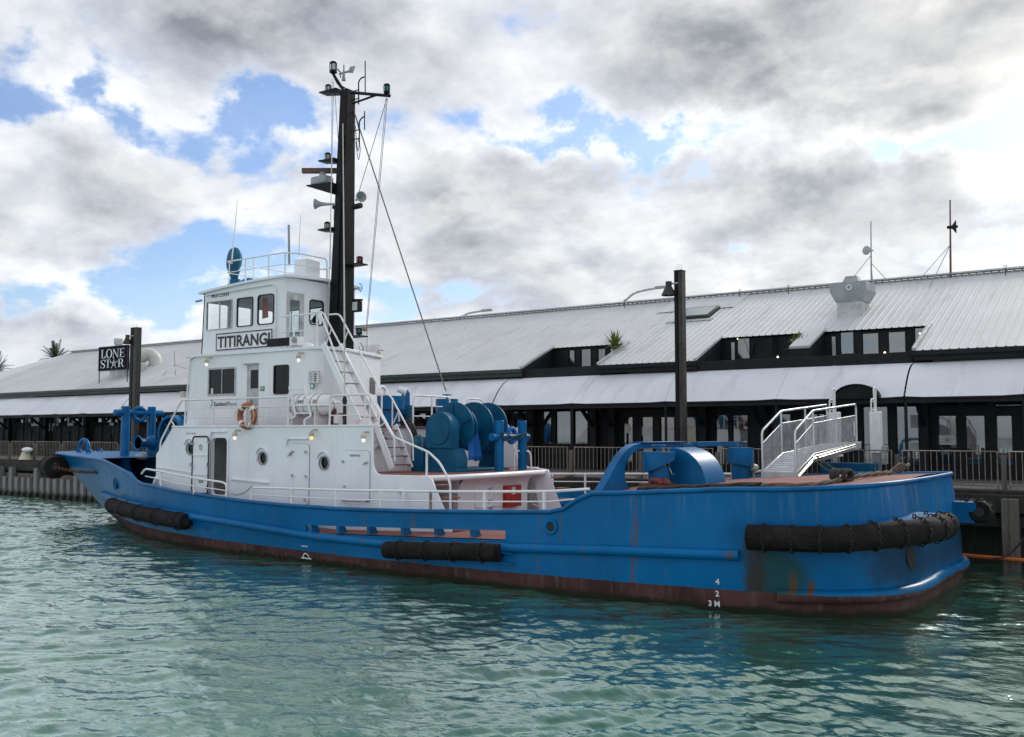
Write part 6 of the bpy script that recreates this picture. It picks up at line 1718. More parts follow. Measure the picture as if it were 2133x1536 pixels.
# ================================================================== LIFEBUOY, LIFERAFT
c = P(517, 867, Y=YR-0.09)
lb = thing('lifebuoy', 'faded orange lifebuoy with white bands hung on the boat deck rail', 'lifebuoy', (c.x, c.y, c.z-0.4))
tl_ = Matrix.Rotation(radians(6), 4, 'X')
cen = Vector((c.x, YR-0.13, c.z))
Rb, rb_ = 0.305, 0.085
mb = MB(); mb.tube([cen+Vector((Rb*cos(a), 0.0, Rb*sin(a))) for a in [2*pi*k/40 for k in range(40)]], rb_, 14, closed=True); part('ring', mb, 'orange_ring', lb, 60)
for k in range(4):
    a0 = radians(40+90*k); mb = MB(); mb.tube([cen+Vector((Rb*cos(a0+q), 0, Rb*sin(a0+q))) for q in [radians(-9+18*j/5) for j in range(6)]], rb_+0.008, 14); part('band', mb, 'white_rail', lb, 60)
for k in range(4):
    a0, a1 = radians(40+90*k), radians(130+90*k); mb = MB(); mb.tube([cen+Vector(((Rb+0.07+0.05*sin(pi*t))*cos(a0+(a1-a0)*t), -0.07-0.03*sin(pi*t), (Rb+0.02-0.06*sin(pi*t))*sin(a0+(a1-a0)*t))) for t in [j/8 for j in range(9)]], 0.012, 5); part('grab_line', mb, 'duct', lb, 60)
mb = MB(); mb.tube(catmull([cen+Vector((0.02, -0.05, 0.30)), cen+Vector((0.05, -0.08, 0.0)), cen+Vector((0.02, -0.08, -0.2)), cen+Vector((0.2, -0.1, -0.32)), cen+Vector((0.28, -0.1, -0.1))], 5), 0.014, 5); part('lanyard', mb, 'white_rail', lb, 60)
mb = MB(); mb.tube([cen+Vector((0.06, 0.02, 0.30)), cen+Vector((0.07, 0.09, 0.46)), cen+Vector((0.06, 0.15, 0.36))], 0.014, 5); part('hanger', mb, 'rope_dark', lb, 60)

ra, rb2 = P(606, 845, Y=18.5), P(684, 845, Y=18.5)
xc, zc_ = (ra.x+rb2.x)/2, ra.z; hl = (rb2.x-ra.x)/2; rr = 0.30
lr = thing('liferaft_canister', 'white drum-shaped liferaft canister in a tube cradle on the boat deck', 'liferaft', (xc, 18.55, zc_-0.32))
prof = [(0.001, -hl), (0.12, -hl+0.005), (0.22, -hl+0.05), (0.28, -hl+0.14), (rr, -hl+0.28), (rr, hl-0.28), (0.28, hl-0.14), (0.22, hl-0.05), (0.12, hl-0.005), (0.001, hl)]
mb = MB(); mb.lathe(prof, (xc, 18.55, zc_), (1, 0, 0), 28); part('canister', mb, 'white_rail', lr, 50)
mb = MB(); mb.tube([(xc-hl-0.005, 18.55, zc_-0.02)] + [(xc-hl+0.03, 18.28, zc_-0.02), (xc-hl+0.25, 18.24, zc_-0.02), (xc+hl-0.25, 18.24, zc_-0.02), (xc+hl-0.03, 18.28, zc_-0.02), (xc+hl+0.005, 18.55, zc_-0.02)], 0.028, 7); part('joint_flange', mb, 'white_rail', lr, 60)
for k in (-0.72, -0.35, 0.0, 0.38, 0.72):
    mb = MB(); mb.tube([(xc+hl*k, 18.55+(rr+0.008)*cos(a), zc_+(rr+0.008)*sin(a)) for a in [2*pi*j/28 for j in range(28)]], 0.011, 5, closed=True); part('strap', mb, 'grey', lr, 60)
for txt, k, m_ in (('INO', -0.28, 'navy'), ('25', 0.50, 'red')):
    def fnr(u, v, w, k=k):
        a = radians(205) - (v)/rr
        return (xc+hl*k+u, 18.55+(rr+0.006)*cos(a), zc_-(rr+0.006)*sin(a))
    part('raft_lettering', text_mb(txt, 0.13, fnr, bold=0.004), m_, lr)
# cradle
cr = thing('liferaft_cradle', 'white tubular launching cradle holding the liferaft canister', 'cradle', (xc, 18.4, ZL2))
for px, qx in ((603, 616), (633, 648)):
    a = P(px, 806, Y=18.2); b = P(qx, 867, Y=18.2)
    rail_poly([a, b, Vector((b.x-0.25, 18.2, b.z-0.1)), Vector((b.x-0.25, 18.2, ZL2+0.05))], 0.035, 'cradle_leg', parent=cr, rnd=0.05)
a, b = P(604, 811, Y=18.2), P(634, 811, Y=18.2); rail_poly([a, b], 0.018, 'cradle_bar', parent=cr)
a, b = P(614, 861, Y=18.2), P(644, 861, Y=18.2); rail_poly([a, b], 0.022, 'cradle_bar', parent=cr)
for x in (xc-0.45, xc+0.45):
    mb = MB(); mb.plate([(18.3, ZL2+0.04), (18.8, ZL2+0.04), (18.85, zc_-0.2), (18.55, zc_-rr-0.01), (18.3, zc_-0.2)], [], planeX(x), 0.05); part('cradle_saddle', mb, 'white_rail', cr)

# ================================================================== GANGWAY
XGa, XGb = -7.62, -8.42       # near-side and far-side stringers (width lies along the hull)
def G(px, py, X=XGa): return P(px, py, X=X)
f0 = G(1657, 993); k0 = G(1695, 946); e0 = G(1792, 922)
foot_y, knee_y, end_y = f0.y, k0.y, e0.y
zf_, zk_, ze_ = f0.z, k0.z, e0.z
gw = thing('gangway', 'aluminium gangway with mesh-sided handrails stepping down onto the tug stern', 'gangway', ((XGa+XGb)/2, foot_y, 2.28))
for X in (XGa, XGb):
    mb = MB(); h = 0.17
    pts = [(foot_y, zf_-0.05), (foot_y, zf_+0.10), (knee_y, zk_+0.02), (end_y, ze_+0.02), (end_y, ze_-h), (knee_y, zk_-h), (foot_y+0.12, zf_-0.06)]
    mb.plate(pts, [], planeX(X+0.03), 0.06); st_ = part('side_beam', mb, 'alu', gw, 30, bev=0.008)
    for q in (0.3, 0.65):
        mb = MB(); mb.tube([(X+0.035, foot_y+0.08, zf_+0.04-0.10*q), (X+0.035, knee_y, zk_-h*q), (X+0.035, end_y-0.6, ze_-h*q-0.0)], 0.012, 5); part('beam_ridge', mb, 'alu', st_)
n = 9
for k in range(n):
    t0, t1 = k/n, (k+0.88)/n
    y0, y1 = foot_y+(knee_y-foot_y)*t0, foot_y+(knee_y-foot_y)*t1; z0, z1 = zf_+0.08+(zk_-zf_-0.08)*t0, zf_+0.08+(zk_-zf_-0.08)*t1
    mb = MB(); mb.bar(((XGa+XGb)/2, y0, z0), ((XGa+XGb)/2, y1, z1), abs(XGa-XGb)-0.07, 0.03); part('tread_plank', mb, 'alu_dull', gw)
for k in range(14):
    y0 = knee_y+(end_y-knee_y)*k/14; y1 = knee_y+(end_y-knee_y)*(k+0.9)/14; z0 = zk_+(ze_-zk_)*k/14; z1 = zk_+(ze_-zk_)*(k+0.9)/14
    mb = MB(); mb.bar(((XGa+XGb)/2, y0, z0), ((XGa+XGb)/2, y1, z1), abs(XGa-XGb)-0.07, 0.03); part('tread_plank', mb, 'alu_dull', gw)
mb = MB(); mb.box(XGb-0.02, foot_y-0.03, zf_-0.10, XGa+0.02, foot_y-0.005, zf_+0.09); part('toe_plate', mb, 'ltgrey', gw)
mb = MB(); mb.box(XGb+0.02, foot_y-0.1, 2.24, XGa-0.02, foot_y+0.2, 2.29); part('landing_pad', mb, 'ltgrey', gw)
for X in (XGa-0.05, XGb+0.05):
    mb = MB(); mb.tube([(X-0.04, foot_y+0.05, 2.33), (X+0.04, foot_y+0.05, 2.33)], 0.06, 12); part('foot_roller', mb, 'rust', gw, 40)
for X in (XGa, XGb):
    hr = 1.06
    b0 = Vector((X, foot_y, zf_+0.05)); 
    top = [Vector((X, foot_y+0.02, zf_+0.05)), Vector((X, foot_y+0.02, zf_+hr)), Vector((X, knee_y-0.02, zk_+hr)), Vector((X, end_y-0.35, ze_+hr)), Vector((X, end_y-0.35, ze_))]
    hrl = rail_poly(top, 0.028, 'handrail', 'alu', gw, rnd=0.12)
    rail_poly([Vector((X, foot_y+0.02, zf_+0.76)), Vector((X, knee_y, zk_+0.75)), Vector((X, end_y-0.35, ze_+0.75))], 0.016, 'knee_rail', 'alu', hrl, rnd=0.05)
    for y, z in ((knee_y, zk_), (knee_y+(end_y-knee_y)*0.45, zk_+(ze_-zk_)*0.45)):
        mb = MB(); mb.tube([(X, y, z), (X, y, z+hr)], 0.024, 8); part('rail_post', mb, 'alu', hrl)
    # expanded-metal infill: two families of slanted strands
    mb = MB()
    def zlow(y): return zf_+0.08+(zk_-zf_-0.08)*min(1, (y-foot_y)/(knee_y-foot_y)) if y < knee_y else zk_+(ze_-zk_)*(y-knee_y)/(end_y-knee_y)
    def zup(y): return (zf_+0.76+(zk_+0.75-zf_-0.76)*(y-foot_y)/(knee_y-foot_y)) if y < knee_y else zlow(y)+0.75
    ye = end_y-0.35
    for sgn in (1, -1):
        y = foot_y-1.0
        while y < ye+1.0:
            seg = []
            for j in range(25):
                h = j/24; yy = y + sgn*h*0.40
                if foot_y+0.03 <= yy <= ye: seg.append(Vector((X, yy, zlow(yy)+h*(zup(yy)-zlow(yy)))))
            if len(seg) > 1: mb.tube([seg[0], seg[-1]], 0.0042, 3, caps=False)
            y += 0.052
    mo = part('mesh_infill', mb, 'steel', gw, None); mo['kind'] = 'stuff'
mb = MB(); mb.box(XGa+0.032, end_y-0.75, ze_+0.18, XGa+0.04, end_y-0.63, ze_+0.58); part('notice_strip', mb, 'paper', gw)
# white boarding posts at the wharf end
for X, px in ((-7.30, 1812), (-8.45, 1738)):
    a = P(px, 948, X=X); b = P(px, 855, X=X)
    yy = end_y+0.30
    bp = thing('boarding_post', ('white box post with tall looped grip at the outer end of the gangway' if X > -8 else 'white looped-grip post seen through the gangway mesh'), 'post', (X, yy, 1.9))
    zb0, zb1 = P(1812, 945, X=-7.30).z, P(1812, 857, X=-7.30).z
    mb = MB(); mb.box(X-0.14, yy, zb0, X+0.14, yy+0.30, zb1); part('post_box', mb, 'white_rail', bp, bev=0.015)
    mb = MB(); mb.box(X-0.10, yy+0.05, 1.86, X+0.10, yy+0.25, zb0); part('post_stem', mb, 'steel', bp)
    zt0 = P(1805, 806, X=-7.30).z
    rail_poly([(X, yy+0.08, zb1), (X, yy-0.02, zt0), (X, yy+0.20, zt0), (X, yy+0.16, zb1)], 0.026, 'hand_grip', parent=bp, rnd=0.13)
    z_ = [zb1-0.5, zb1-0.15, zb1+0.22]
    rail_poly([(X, yy+0.05, zt0-0.32), (X, yy-0.30, zt0-0.32), (X, yy-0.32, zb1-0.35)], 0.022, 'side_rail', parent=bp, rnd=0.1)
    for z in (zb1+0.05, zb1+0.28): rail_poly([(X, yy-0.31, z), (X, yy+0.02, z)], 0.016, 'side_rung', parent=bp)
mb = MB(); mb.box(-7.30+0.14, end_y+0.38, zb0+0.02, -7.30+0.30, end_y+0.56, zb0+0.2); part('hinge_block', mb, 'steel', gw, bev=0.01)
for a, b, m_ in (((1697, 945), (1782, 985), 'rope'), ((1690, 950), (1762, 988), 'rope')):
    p, q = G(*a), P(*b, Z=2.32); pts = [p.lerp(q, k/10)+Vector((0, 0, -0.14*4*(k/10)*(1-k/10))) for k in range(11)]
    mb = MB(); mb.tube(pts, 0.014, 5); o = part('gangway_line', mb, m_, None, 60)
    tag(o, 'thin pale rope drooping from the gangway knee to the stern deck' if a[0] == 1697 else 'second slack rope hung lower under the gangway knee', 'rope')
# landing pontoon beam below the gangway's wharf end
mb = MB(); mb.box(-8.6, end_y-0.5, 2.1, -7.2, end_y+0.2, 2.5); part('landing_bracket', mb, 'blue_dark', tug, bev=0.02)

# ================================================================== WHARF, FENCE, LAMP POSTS
wf = thing('wharf', 'timber-faced wharf with grey piles along the water edge', 'wharf', (-30, 26.8, 0))
mb = MB(); mb.box(-120, 27.3, -2.5, 10, 27.6, 1.84); part('back_planking', mb, 'wood_dark', wf)
mb = MB(); mb.box(-120, 26.75, 1.60, 10, 27.32, 1.90); part('deck_beam', mb, 'wood_dark', wf, bev=0.02)
mb = MB(); mb.box(-120, 26.62, 1.34, 10, 26.76, 1.80); part('kerb_beam', mb, 'wood_dark', wf, bev=0.02)
mb = MB(); mb.box(-120, 26.60, 0.95, -36, 26.70, 1.20); part('waler', mb, 'wood', wf, bev=0.015)
me_p = {}
def pile_mesh(seed, w, h):
    rnd = random.Random(seed); mb = MB()
    mb.frustum((0, 0, -2.5), (rnd.uniform(-.02, .02), 0, h), (w*rnd.uniform(.95, 1.1), w*0.95), (w*rnd.uniform(.85, 1.0), w*0.85))
    return mesh_of('pile', mb, 'pile', 30)
for k in range(6): me_p[k] = pile_mesh(k, 0.30, 1.02 if k % 4 else 1.52)
k = 0; x = -66.0
while x < -36:
    o = place('pile', me_p[k % 6], wf, Matrix.Translation((x+random.uniform(-.03, .03), 26.42, 0))); x += 0.62; k += 1
big = pile_mesh(11, 0.36, 1.72); big.materials[0] = M['wood']
for x in (-33, -30, -27, -24, -21, -18, -15, -12, -9, -6.3, -3.72, -1.2, 1.4): place('pile', big, wf, Matrix.Translation((x, 26.35, 0)))
mb = MB(); mb.box(-5.6, 26.75, 1.0, 8, 26.9, 1.28); part('waler', mb, 'wood_dark', wf)
pts = [P(2010, 1158, Y=26.15), P(2075, 1158, Y=26.1), P(2150, 1165, Y=26.0)]
mb = MB(); mb.tube([(-5.5, 26.1, 0.32), (-3.0, 26.12, 0.28), (-1, 26.1, 0.26), (3, 26.1, 0.25)], 0.05, 10); tag(part('floating_boom', mb, 'orange_pipe', None, 60), 'orange boom pipe running between the wharf piles astern of the tug', 'boom')
a, b = P(2068, 1163, Y=26.0), P(2133, 1120, Y=26.0)
mb = MB(); mb.tube([a.lerp(b, t)+Vector((0, 0, -0.16*4*t*(1-t))) for t in [j/10 for j in range(11)]], 0.022, 6); tag(part('mooring_line', mb, 'rope_dark', None, 60), 'dark mooring line slung past the wharf pile astern', 'rope')
# mooring bollard on the wharf
c = P(52, 950, Y=26.95)
bo = thing('mooring_bollard', 'cream painted horn bollard standing on the wharf edge', 'bollard', (c.x, 26.95, 1.9))
mb = MB(); mb.lathe([(0.34, 0), (0.30, 0.06), (0.20, 0.34), (0.20, 0.40)], (c.x, 26.98, 1.9), (0, 0, 1), 18); part('base', mb, 'cream', bo, 40)
mb = MB(); mb.ellipsoid((c.x+0.16, 26.98, 2.42), (0.40, 0.24, 0.14), 16, 10); part('head', mb, 'white_rail', bo, 60)
# fence
YF, FZ0, FZ1 = 27.2, 1.98, 2.86
fe = thing('wharf_fence', 'rusty galvanised bar fence panels with short timber posts along the wharf', 'fence', (-30, YF, 1.9))
mb = MB(); mb.tube([(0, 0, 0), (0, 0, FZ1-FZ0-0.05)], 0.011, 6, caps=False); bar_me = mesh_of('bar', mb, 'galv', 60)
PW, PITCHX = 2.30, 2.58
xr = P(2078, 980, Y=YF).x
nb_ = 0
for k in range(-2, 27):
    x1 = xr - k*PITCHX; x0 = x1 - PW
    mb = MB(); mb.tube([(x0, YF, FZ0-0.08), (x0, YF, FZ1), (x1, YF, FZ1), (x1, YF, FZ0-0.08)], 0.024, 6); mb.tube([(x0, YF, FZ0+0.02), (x1, YF, FZ0+0.02)], 0.02, 6)
    fp = part('fence_panel', mb, 'galv', fe, 40)
    nbar = 16; joined = MB()
    for j in range(1, nbar):
        x = x0 + (x1-x0)*j/nbar
        if nb_ < 290 and (k < 6 or k > 15):
            place('bar', bar_me, fp, Matrix.Translation((x, YF, FZ0+0.02))); nb_ += 1
        else: joined.tube([(x, YF, FZ0+0.02), (x, YF, FZ1)], 0.011, 5, caps=False)
    if joined.v:
        o = part('bars', joined, 'galv', fp, 60); o['kind'] = 'stuff'
    mb = MB(); mb.box(x1+0.09, YF-0.06, 1.9, x1+0.20, YF+0.06, 2.76); part('fence_post', mb, 'wood', fe, bev=0.008)
# lamp posts
def lamp_post(px0, px1, ytop, label):
    a, b = P(px0, ytop, Y=27.8), P(px1, ytop, Y=27.8); w = b.x-a.x; z1 = a.z
    t = thing('lamp_post', label, 'lamp post', ((a.x+b.x)/2, 27.8, 1.86), 'dark square lamp posts on the wharf')
    mb = MB(); mb.box(a.x, 27.8, 1.86, a.x+w*0.42, 28.08, z1); part('channel', mb, 'black', t, bev=0.01)
    mb = MB(); mb.box(a.x+w*0.50, 27.8, 1.86, b.x, 28.08, z1); part('channel', mb, 'pole', t, bev=0.01)
    mb = MB(); mb.box(a.x+w*0.42, 27.86, 1.86, a.x+w*0.50, 28.04, z1-0.01); part('web', mb, 'black', t)
    mb = MB(); mb.box(a.x-0.01, 27.78, z1, b.x+0.01, 28.1, z1+0.02); part('cap', mb, 'pole', t)
    for k in range(4):
        mb = MB(); x = a.x+w*(0.15+0.23*k); mb.tube([(x, 27.9, z1), (x, 27.9, z1+0.22)], 0.005, 4); part('bird_spike', mb, 'steel', t)
    zc = z1-0.45; xc = a.x-0.16
    mb = MB(); mb.lathe([(0.10, 0.12), (0.10, -0.02), (0.11, -0.04), (0.24, -0.32), (0.23, -0.33), (0.08, -0.06)], (xc, 27.75, zc), (0, 0, 1), 18); s = part('lamp_shade', mb, 'pole', t, 40)
    mb = MB(); mb.tube([(xc, 27.78, zc+0.05), (a.x+w*0.6, 27.80, zc+0.05)], 0.03, 8); part('arm', mb, 'steel', t)
    mb = MB(); mb.ellipsoid((xc, 27.75, zc-0.22), (0.08, 0.08, 0.09), 10, 8); part('globe', mb, 'lens', t, 60)
lamp_post(1403.5, 1420, 565, 'tall dark steel lamp post with bell shade, in front of the dormers')
lamp_post(272, 285, 684, 'dark steel lamp post with bell shade, beside the rooftop LONE STAR sign')

# ================================================================== RESTAURANT BUILDING
YE, ZE, YRg, ZRg = 32.75, 6.02, 41.0, 9.56
SL = (ZRg-ZE)/(YRg-YE)
YC = 35.2; ZC = ZE+(YC-YE)*SL
YFc = 33.6
bd = thing('restaurant_building', 'long single-storey wharf building with pale ribbed iron roof and white awnings', 'building', (-35, 37, 1.86))
CUTS = [(-22.65, -19.0), (-14.85, -11.66), (-10.75, -7.27)]
XL, XR = -71.0, 3.88
SW = 0.78
def sheet_mesh(y0, y1, w=SW, dz=0.0, rib=0.022):
    prof = []
    for r in range(3):
        o = r*w/3; prof += [(o, 0.0), (o+0.02, rib), (o+0.055, rib), (o+0.075, 0.0), (o+0.13, 0.0), (o+0.135, 0.004), (o+0.15, 0.004), (o+0.155, 0.0)]
    prof.append((w, 0.0))
    c = cos(math.atan(SL)); s = sin(math.atan(SL))
    rows = [[(x, y - h*s, ZE+(y-YE)*SL + h*c + dz) for x, h in prof] for y in (y0, y1)]
    mb = MB(); mb.grid(rows); return mesh_of('roof_sheet', mb, 'roof', 20)
mfull = {0.014: None, 0.022: None}
for h in mfull: mfull[h] = (sheet_mesh(YE-0.10, YRg+0.02, rib=h), sheet_mesh(YC-0.14, YRg+0.02, rib=h))
def sheet_run(a, b, cut):
    n = max(1, round((b-a)/SW)); w = (b-a)/n
    for k in range(n):
        m = Matrix.Translation((a+k*w, 0, 0)) @ Matrix.Diagonal((w/SW, 1, 1, 1))
        place('roof_sheet', mfull[0.014 if a+k*w < -23 else 0.022][1 if cut else 0], bd, m)
sheet_run(XL, CUTS[0][0], 0); sheet_run(CUTS[0][0], CUTS[0][1], 1); sheet_run(CUTS[0][1], CUTS[1][0], 0); sheet_run(CUTS[1][0], CUTS[2][1], 1); sheet_run(CUTS[2][1], XR, 0)
# divider between the two right dormers
mb = MB(); mb.bar((-11.2, YE+0.55, ZE+0.62*SL+0.05), (-11.2, YC+0.1, ZC+0.09), 0.72, 0.10); part('divider_cap', mb, 'roof', bd, bev=0.01)
mb = MB(); mb.plate([(YE+0.6, 5.6), (YC, 5.6), (YC, ZC), (YE+0.6, ZE+0.6*SL)], [], planeX(-10.86), 0.68); part('divider_wall', mb, 'darkgrey', bd)
# under-roof membrane, back slope, hip end
mb = MB(); mb.add([(XL, YC-0.1, ZC-0.10), (XR, YC-0.1, ZC-0.10), (XR, YRg, ZRg-0.08), (XL, YRg, ZRg-0.08)], [(0, 1, 2, 3)]); part('roof_lining', mb, 'darkgrey', bd)
mb = MB(); mb.add([(XL, YRg, ZRg), (XR, YRg, ZRg), (XR, YRg+8.25, ZE), (XL-8.25, YRg+8.25, ZE)], [(0, 1, 2, 3)]); part('back_roof', mb, 'roof', bd)
mb = MB(); mb.add([(XL+0.1, YE-0.1, ZE-0.04), (XL+0.1, YRg, ZRg+0.0), (XL-8.25, YE-0.1, ZE-0.04)], [(0, 1, 2)]); mb.add([(XL-8.25, YE-0.1, ZE-0.04), (XL+0.1, YRg, ZRg), (XL-8.25, YRg+8.25, ZE-0.04)], [(0, 1, 2)]); part('hip_roof', mb, 'roof', bd)
mb = MB(); mb.bar((XL, YRg-0.10, ZRg+0.05), (XR, YRg-0.10, ZRg+0.05), 0.42, 0.025); mb2 = MB()
part('ridge_cap', mb, 'ltgrey', bd)
mb = MB(); mb.tube([(XL, YRg, ZRg+0.085), (XR, YRg, ZRg+0.085)], 0.06, 8); part('ridge_roll', mb, 'ltgrey', bd, 60)
# fascias and gutters
for a, b, m_ in ((XL-8.3, CUTS[0][0], 'green_fascia'), (CUTS[0][1], CUTS[1][0], 'darkgrey'), (CUTS[2][1], XR, 'darkgrey')):
    mb = MB(); mb.box(a, YE-0.04, 5.66, b, YE+0.06, ZE-0.10); part('fascia', mb, m_, bd, bev=0.01)
    mb = MB(); mb.box(a, YE-0.16, ZE-0.20, b, YE-0.041, ZE-0.065); part('gutter', mb, m_, bd, bev=0.015)
for a, b in CUTS[:1] + [(CUTS[1][0], CUTS[2][1])]:
    mb = MB(); mb.box(a+0.05, YE+0.10, 5.62, b-0.05, YE+0.18, 5.96); part('balcony_board', mb, 'darkgrey', bd, bev=0.01)
    mb = MB(); mb.box(a, YE+0.2, 5.55, b, YC+0.6, 5.60); part('balcony_floor', mb, 'darkgrey', bd)
for x, s in ((CUTS[0][0], 1), (CUTS[0][1], -1), (CUTS[1][0], 1), (CUTS[2][1], -1)):
    mb = MB(); mb.plate([(YE, 5.6), (YC, 5.6), (YC, ZC-0.03), (YE, ZE-0.05)], [], planeX(x+(0.0 if s == 1 else 0.06)), 0.06); part('cheek_wall', mb, 'darkgrey', bd)
    mb = MB(); mb.bar((x-0.02*s, YE-0.1, ZE+0.01), (x-0.02*s, YC, ZC+0.04), 0.12, 0.10); part('barge_flashing', mb, 'ltgrey', bd, bev=0.008)
def glazed_wall(Y, x0, x1, z0, z1, holes, gmat, wallmat, parent, t=0.08, frame='darkgrey'):
    mb = MB(); mb.plate([(x0, z0), (x1, z0), (x1, z1), (x0, z1)], [[(a, b), (c, b), (c, d), (a, d)] for a, b, c, d in holes], planeY(Y), t)
    w = part('wall', mb, wallmat, parent, 20)
    for a, b, c, d in holes:
        mb = MB(); mb.add([(a, Y+t*0.6, b), (c, Y+t*0.6, b), (c, Y+t*0.6, d), (a, Y+t*0.6, d)], [(0, 1, 2, 3)]); part('pane', mb, gmat, w)
        mb = MB(); f = 0.03; mb.plate([(a-0.02, b-0.02), (c+0.02, b-0.02), (c+0.02, d+0.02), (a-0.02, d+0.02)], [[(a+f, b+f), (c-f, b+f), (c-f, d-f), (a+f, d-f)]], planeY(Y-0.02), 0.05); part('sash', mb, frame, w)
    return w
def hpx(lst, Y, zmin): 
    out = []
    for (a, b, c, d) in lst:
        r = rect_px(a, b, c, d, Y); out.append((r[0], max(r[1], zmin), r[2], r[3]))
    return out
# dormer windows
glazed_wall(YC, CUTS[0][0], CUTS[0][1], 5.6, ZC-0.03, hpx([(1183, 729, 1198, 764), (1208, 727, 1232, 764), (1243, 726, 1262, 762), (1268, 725, 1290, 760)], YC, 5.75), 'glass_shop', 'darkgrey', bd)
glazed_wall(YC, CUTS[1][0], -11.5, 5.6, ZC-0.03, hpx([(1533, 703, 1563, 748), (1575, 706, 1609, 747), (1624, 703, 1658, 745), (1664, 698, 1684, 744)], YC, 5.75), 'glass_shop', 'darkgrey', bd)
glazed_wall(YC, -10.9, CUTS[2][1], 5.6, ZC-0.03, hpx([(1748, 690, 1780, 738), (1794, 694, 1832, 738), (1848, 691, 1888, 735), (1903, 682, 1935, 733)], YC, 5.75), 'glass_shop', 'darkgrey', bd)
for px, py in ((1527, 720), (1737, 712)):
    a = P(px, py, Y=YC-0.05); mb = MB(); mb.box(a.x-0.06, YC-0.08, 5.7, a.x+0.06, YC-0.03, ZC-0.25); part('downpipe', mb, 'ltgrey', bd)
mb = MB(); mb.box(XL, YC+3.0, 5.6, XR, YC+3.1, 8.15); part('upper_room_wall', mb, 'cream_in', bd)
for px, py, Y in ((1536, 706, YC+0.5), (1916, 695, YC+0.4), (1620, 744, YC-0.1), (1843, 735, YC-0.1), (1443, 847, YFc-0.3)):
    c = P(px, py, Y=Y); mb = MB(); mb.ellipsoid(tuple(c), (0.035, 0.035, 0.035), 8, 6); part('wall_lamp', mb, 'bulb_shop', bd, 60)
# ground floor
right = [(1036.5, 846, 1099, 861), (1049, 872, 1063, 970), (1071, 872, 1097, 970), (1120, 842, 1152, 926), (1156, 842, 1190, 926), (1194, 842, 1225.5, 926),
         (1287, 846, 1325.5, 854), (1329, 846, 1366, 854), (1371, 846, 1407, 854), (1426, 846, 1452, 854), (1293, 868, 1320, 970), (1334.5, 868, 1362, 970), (1373, 868, 1407, 970), (1426, 868, 1452, 970),
         (1483, 864, 1519.6, 970), (1523, 864, 1560.6, 970), (1795, 846, 1853, 970), (1864, 832, 1917, 970), (1945, 833, 1998.6, 846.5), (2003, 833, 2059.5, 846.5), (2071, 833, 2130, 846.5),
         (1952, 865, 1996, 970), (2009, 865, 2055.6, 970), (2073, 865, 2112.6, 970), (1600, 862, 1650, 970), (1665, 862, 1720, 970)]
glazed_wall(YFc, -24.6, XR, 1.86, 5.5, hpx(right, YFc, 2.15), 'glass_shop', 'darkgrey', bd, 0.10)
left = []
X_ = -79.0
bays = []
while X_ < -26:
    for k in range(4):
        a = X_+0.45+k*1.02; left.append((a, 2.2, a+0.86, 3.75)); left.append((a, 3.95, a+0.86, 4.42))
    bays.append(X_); X_ += 4.62
glazed_wall(YFc, -79.2, -24.62, 1.86, 5.5, left, 'glass_shop', 'darkgrey', bd, 0.10)
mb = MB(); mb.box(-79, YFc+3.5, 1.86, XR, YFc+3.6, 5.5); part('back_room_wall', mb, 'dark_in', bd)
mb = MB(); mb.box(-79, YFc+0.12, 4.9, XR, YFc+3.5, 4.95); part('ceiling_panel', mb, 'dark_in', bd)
for px in (1108, 1238, 1276, 1466, 1590, 1735, 1926): bays.append(P(px, 880, Y=33.35).x)
for x in bays:
    mb = MB(); mb.box(x-0.13, 33.22, 1.86, x+0.13, 33.48, 5.4); part('column', mb, 'darkgrey', bd, bev=0.01)
    mb = MB(); mb.bar((x, 33.22, 3.6), (x, 32.0, 4.55), 0.10, 0.14); part('awning_brace', mb, 'darkgrey', bd)
# planked door panel
for k in range(6):
    a = P(1231+k*6.5, 880, Y=YFc-0.03); b = P(1231+k*6.5+6, 880, Y=YFc-0.03)
    mb = MB(); mb.box(a.x, YFc-0.03, 1.9, b.x, YFc-0.002, 4.2); part('door_plank', mb, 'darkgrey', bd, bev=0.004)
# notices, and pale panels added for reflections and objects in the panes
def notice(x0, y0, x1, y1, mat='paper', Y=YFc+0.04, name='notice'):
    r = rect_px(x0, y0, x1, y1, Y); mb = MB(); mb.box(r[0], Y, r[1], r[2], Y+0.008, r[3]); return part(name, mb, mat, bd)
notice(1301, 884, 1312, 903); notice(1337, 890, 1361, 909); notice(1428, 889, 1451, 925, 'cream'); nw = notice(1952, 907, 1996, 927)
c = P(1974, 917, Y=YFc+0.03); mb = MB()
for k in range(7):
    an = radians(20+k*48); mb.bar(c, c+Vector((0.18*cos(an), 0, 0.12*sin(an))), 0.01, 0.05, up=(0, 1, 0))
part('notice_emblem', mb, 'grey', nw)
notice(1896, 865, 1916, 892, 'ltgrey'); notice(1881, 922, 1917, 940, 'ltgrey'); notice(2073, 912, 2112, 934, 'ltgrey'); notice(1908, 838, 1917, 857, 'cream')
for (a, b, c_, d) in ((66, 862, 80, 898), (100, 861, 104, 898), (110, 861, 121, 898), (141, 861, 152, 899), (169, 880, 177, 906), (184, 863, 196, 877), (0, 862, 8, 890), (54, 868, 64, 879), (228, 880, 236, 905)):
    notice(a, b, c_, d, 'paper' if a in (141, 169, 66) else 'cream_in', name='pale_pane_panel')
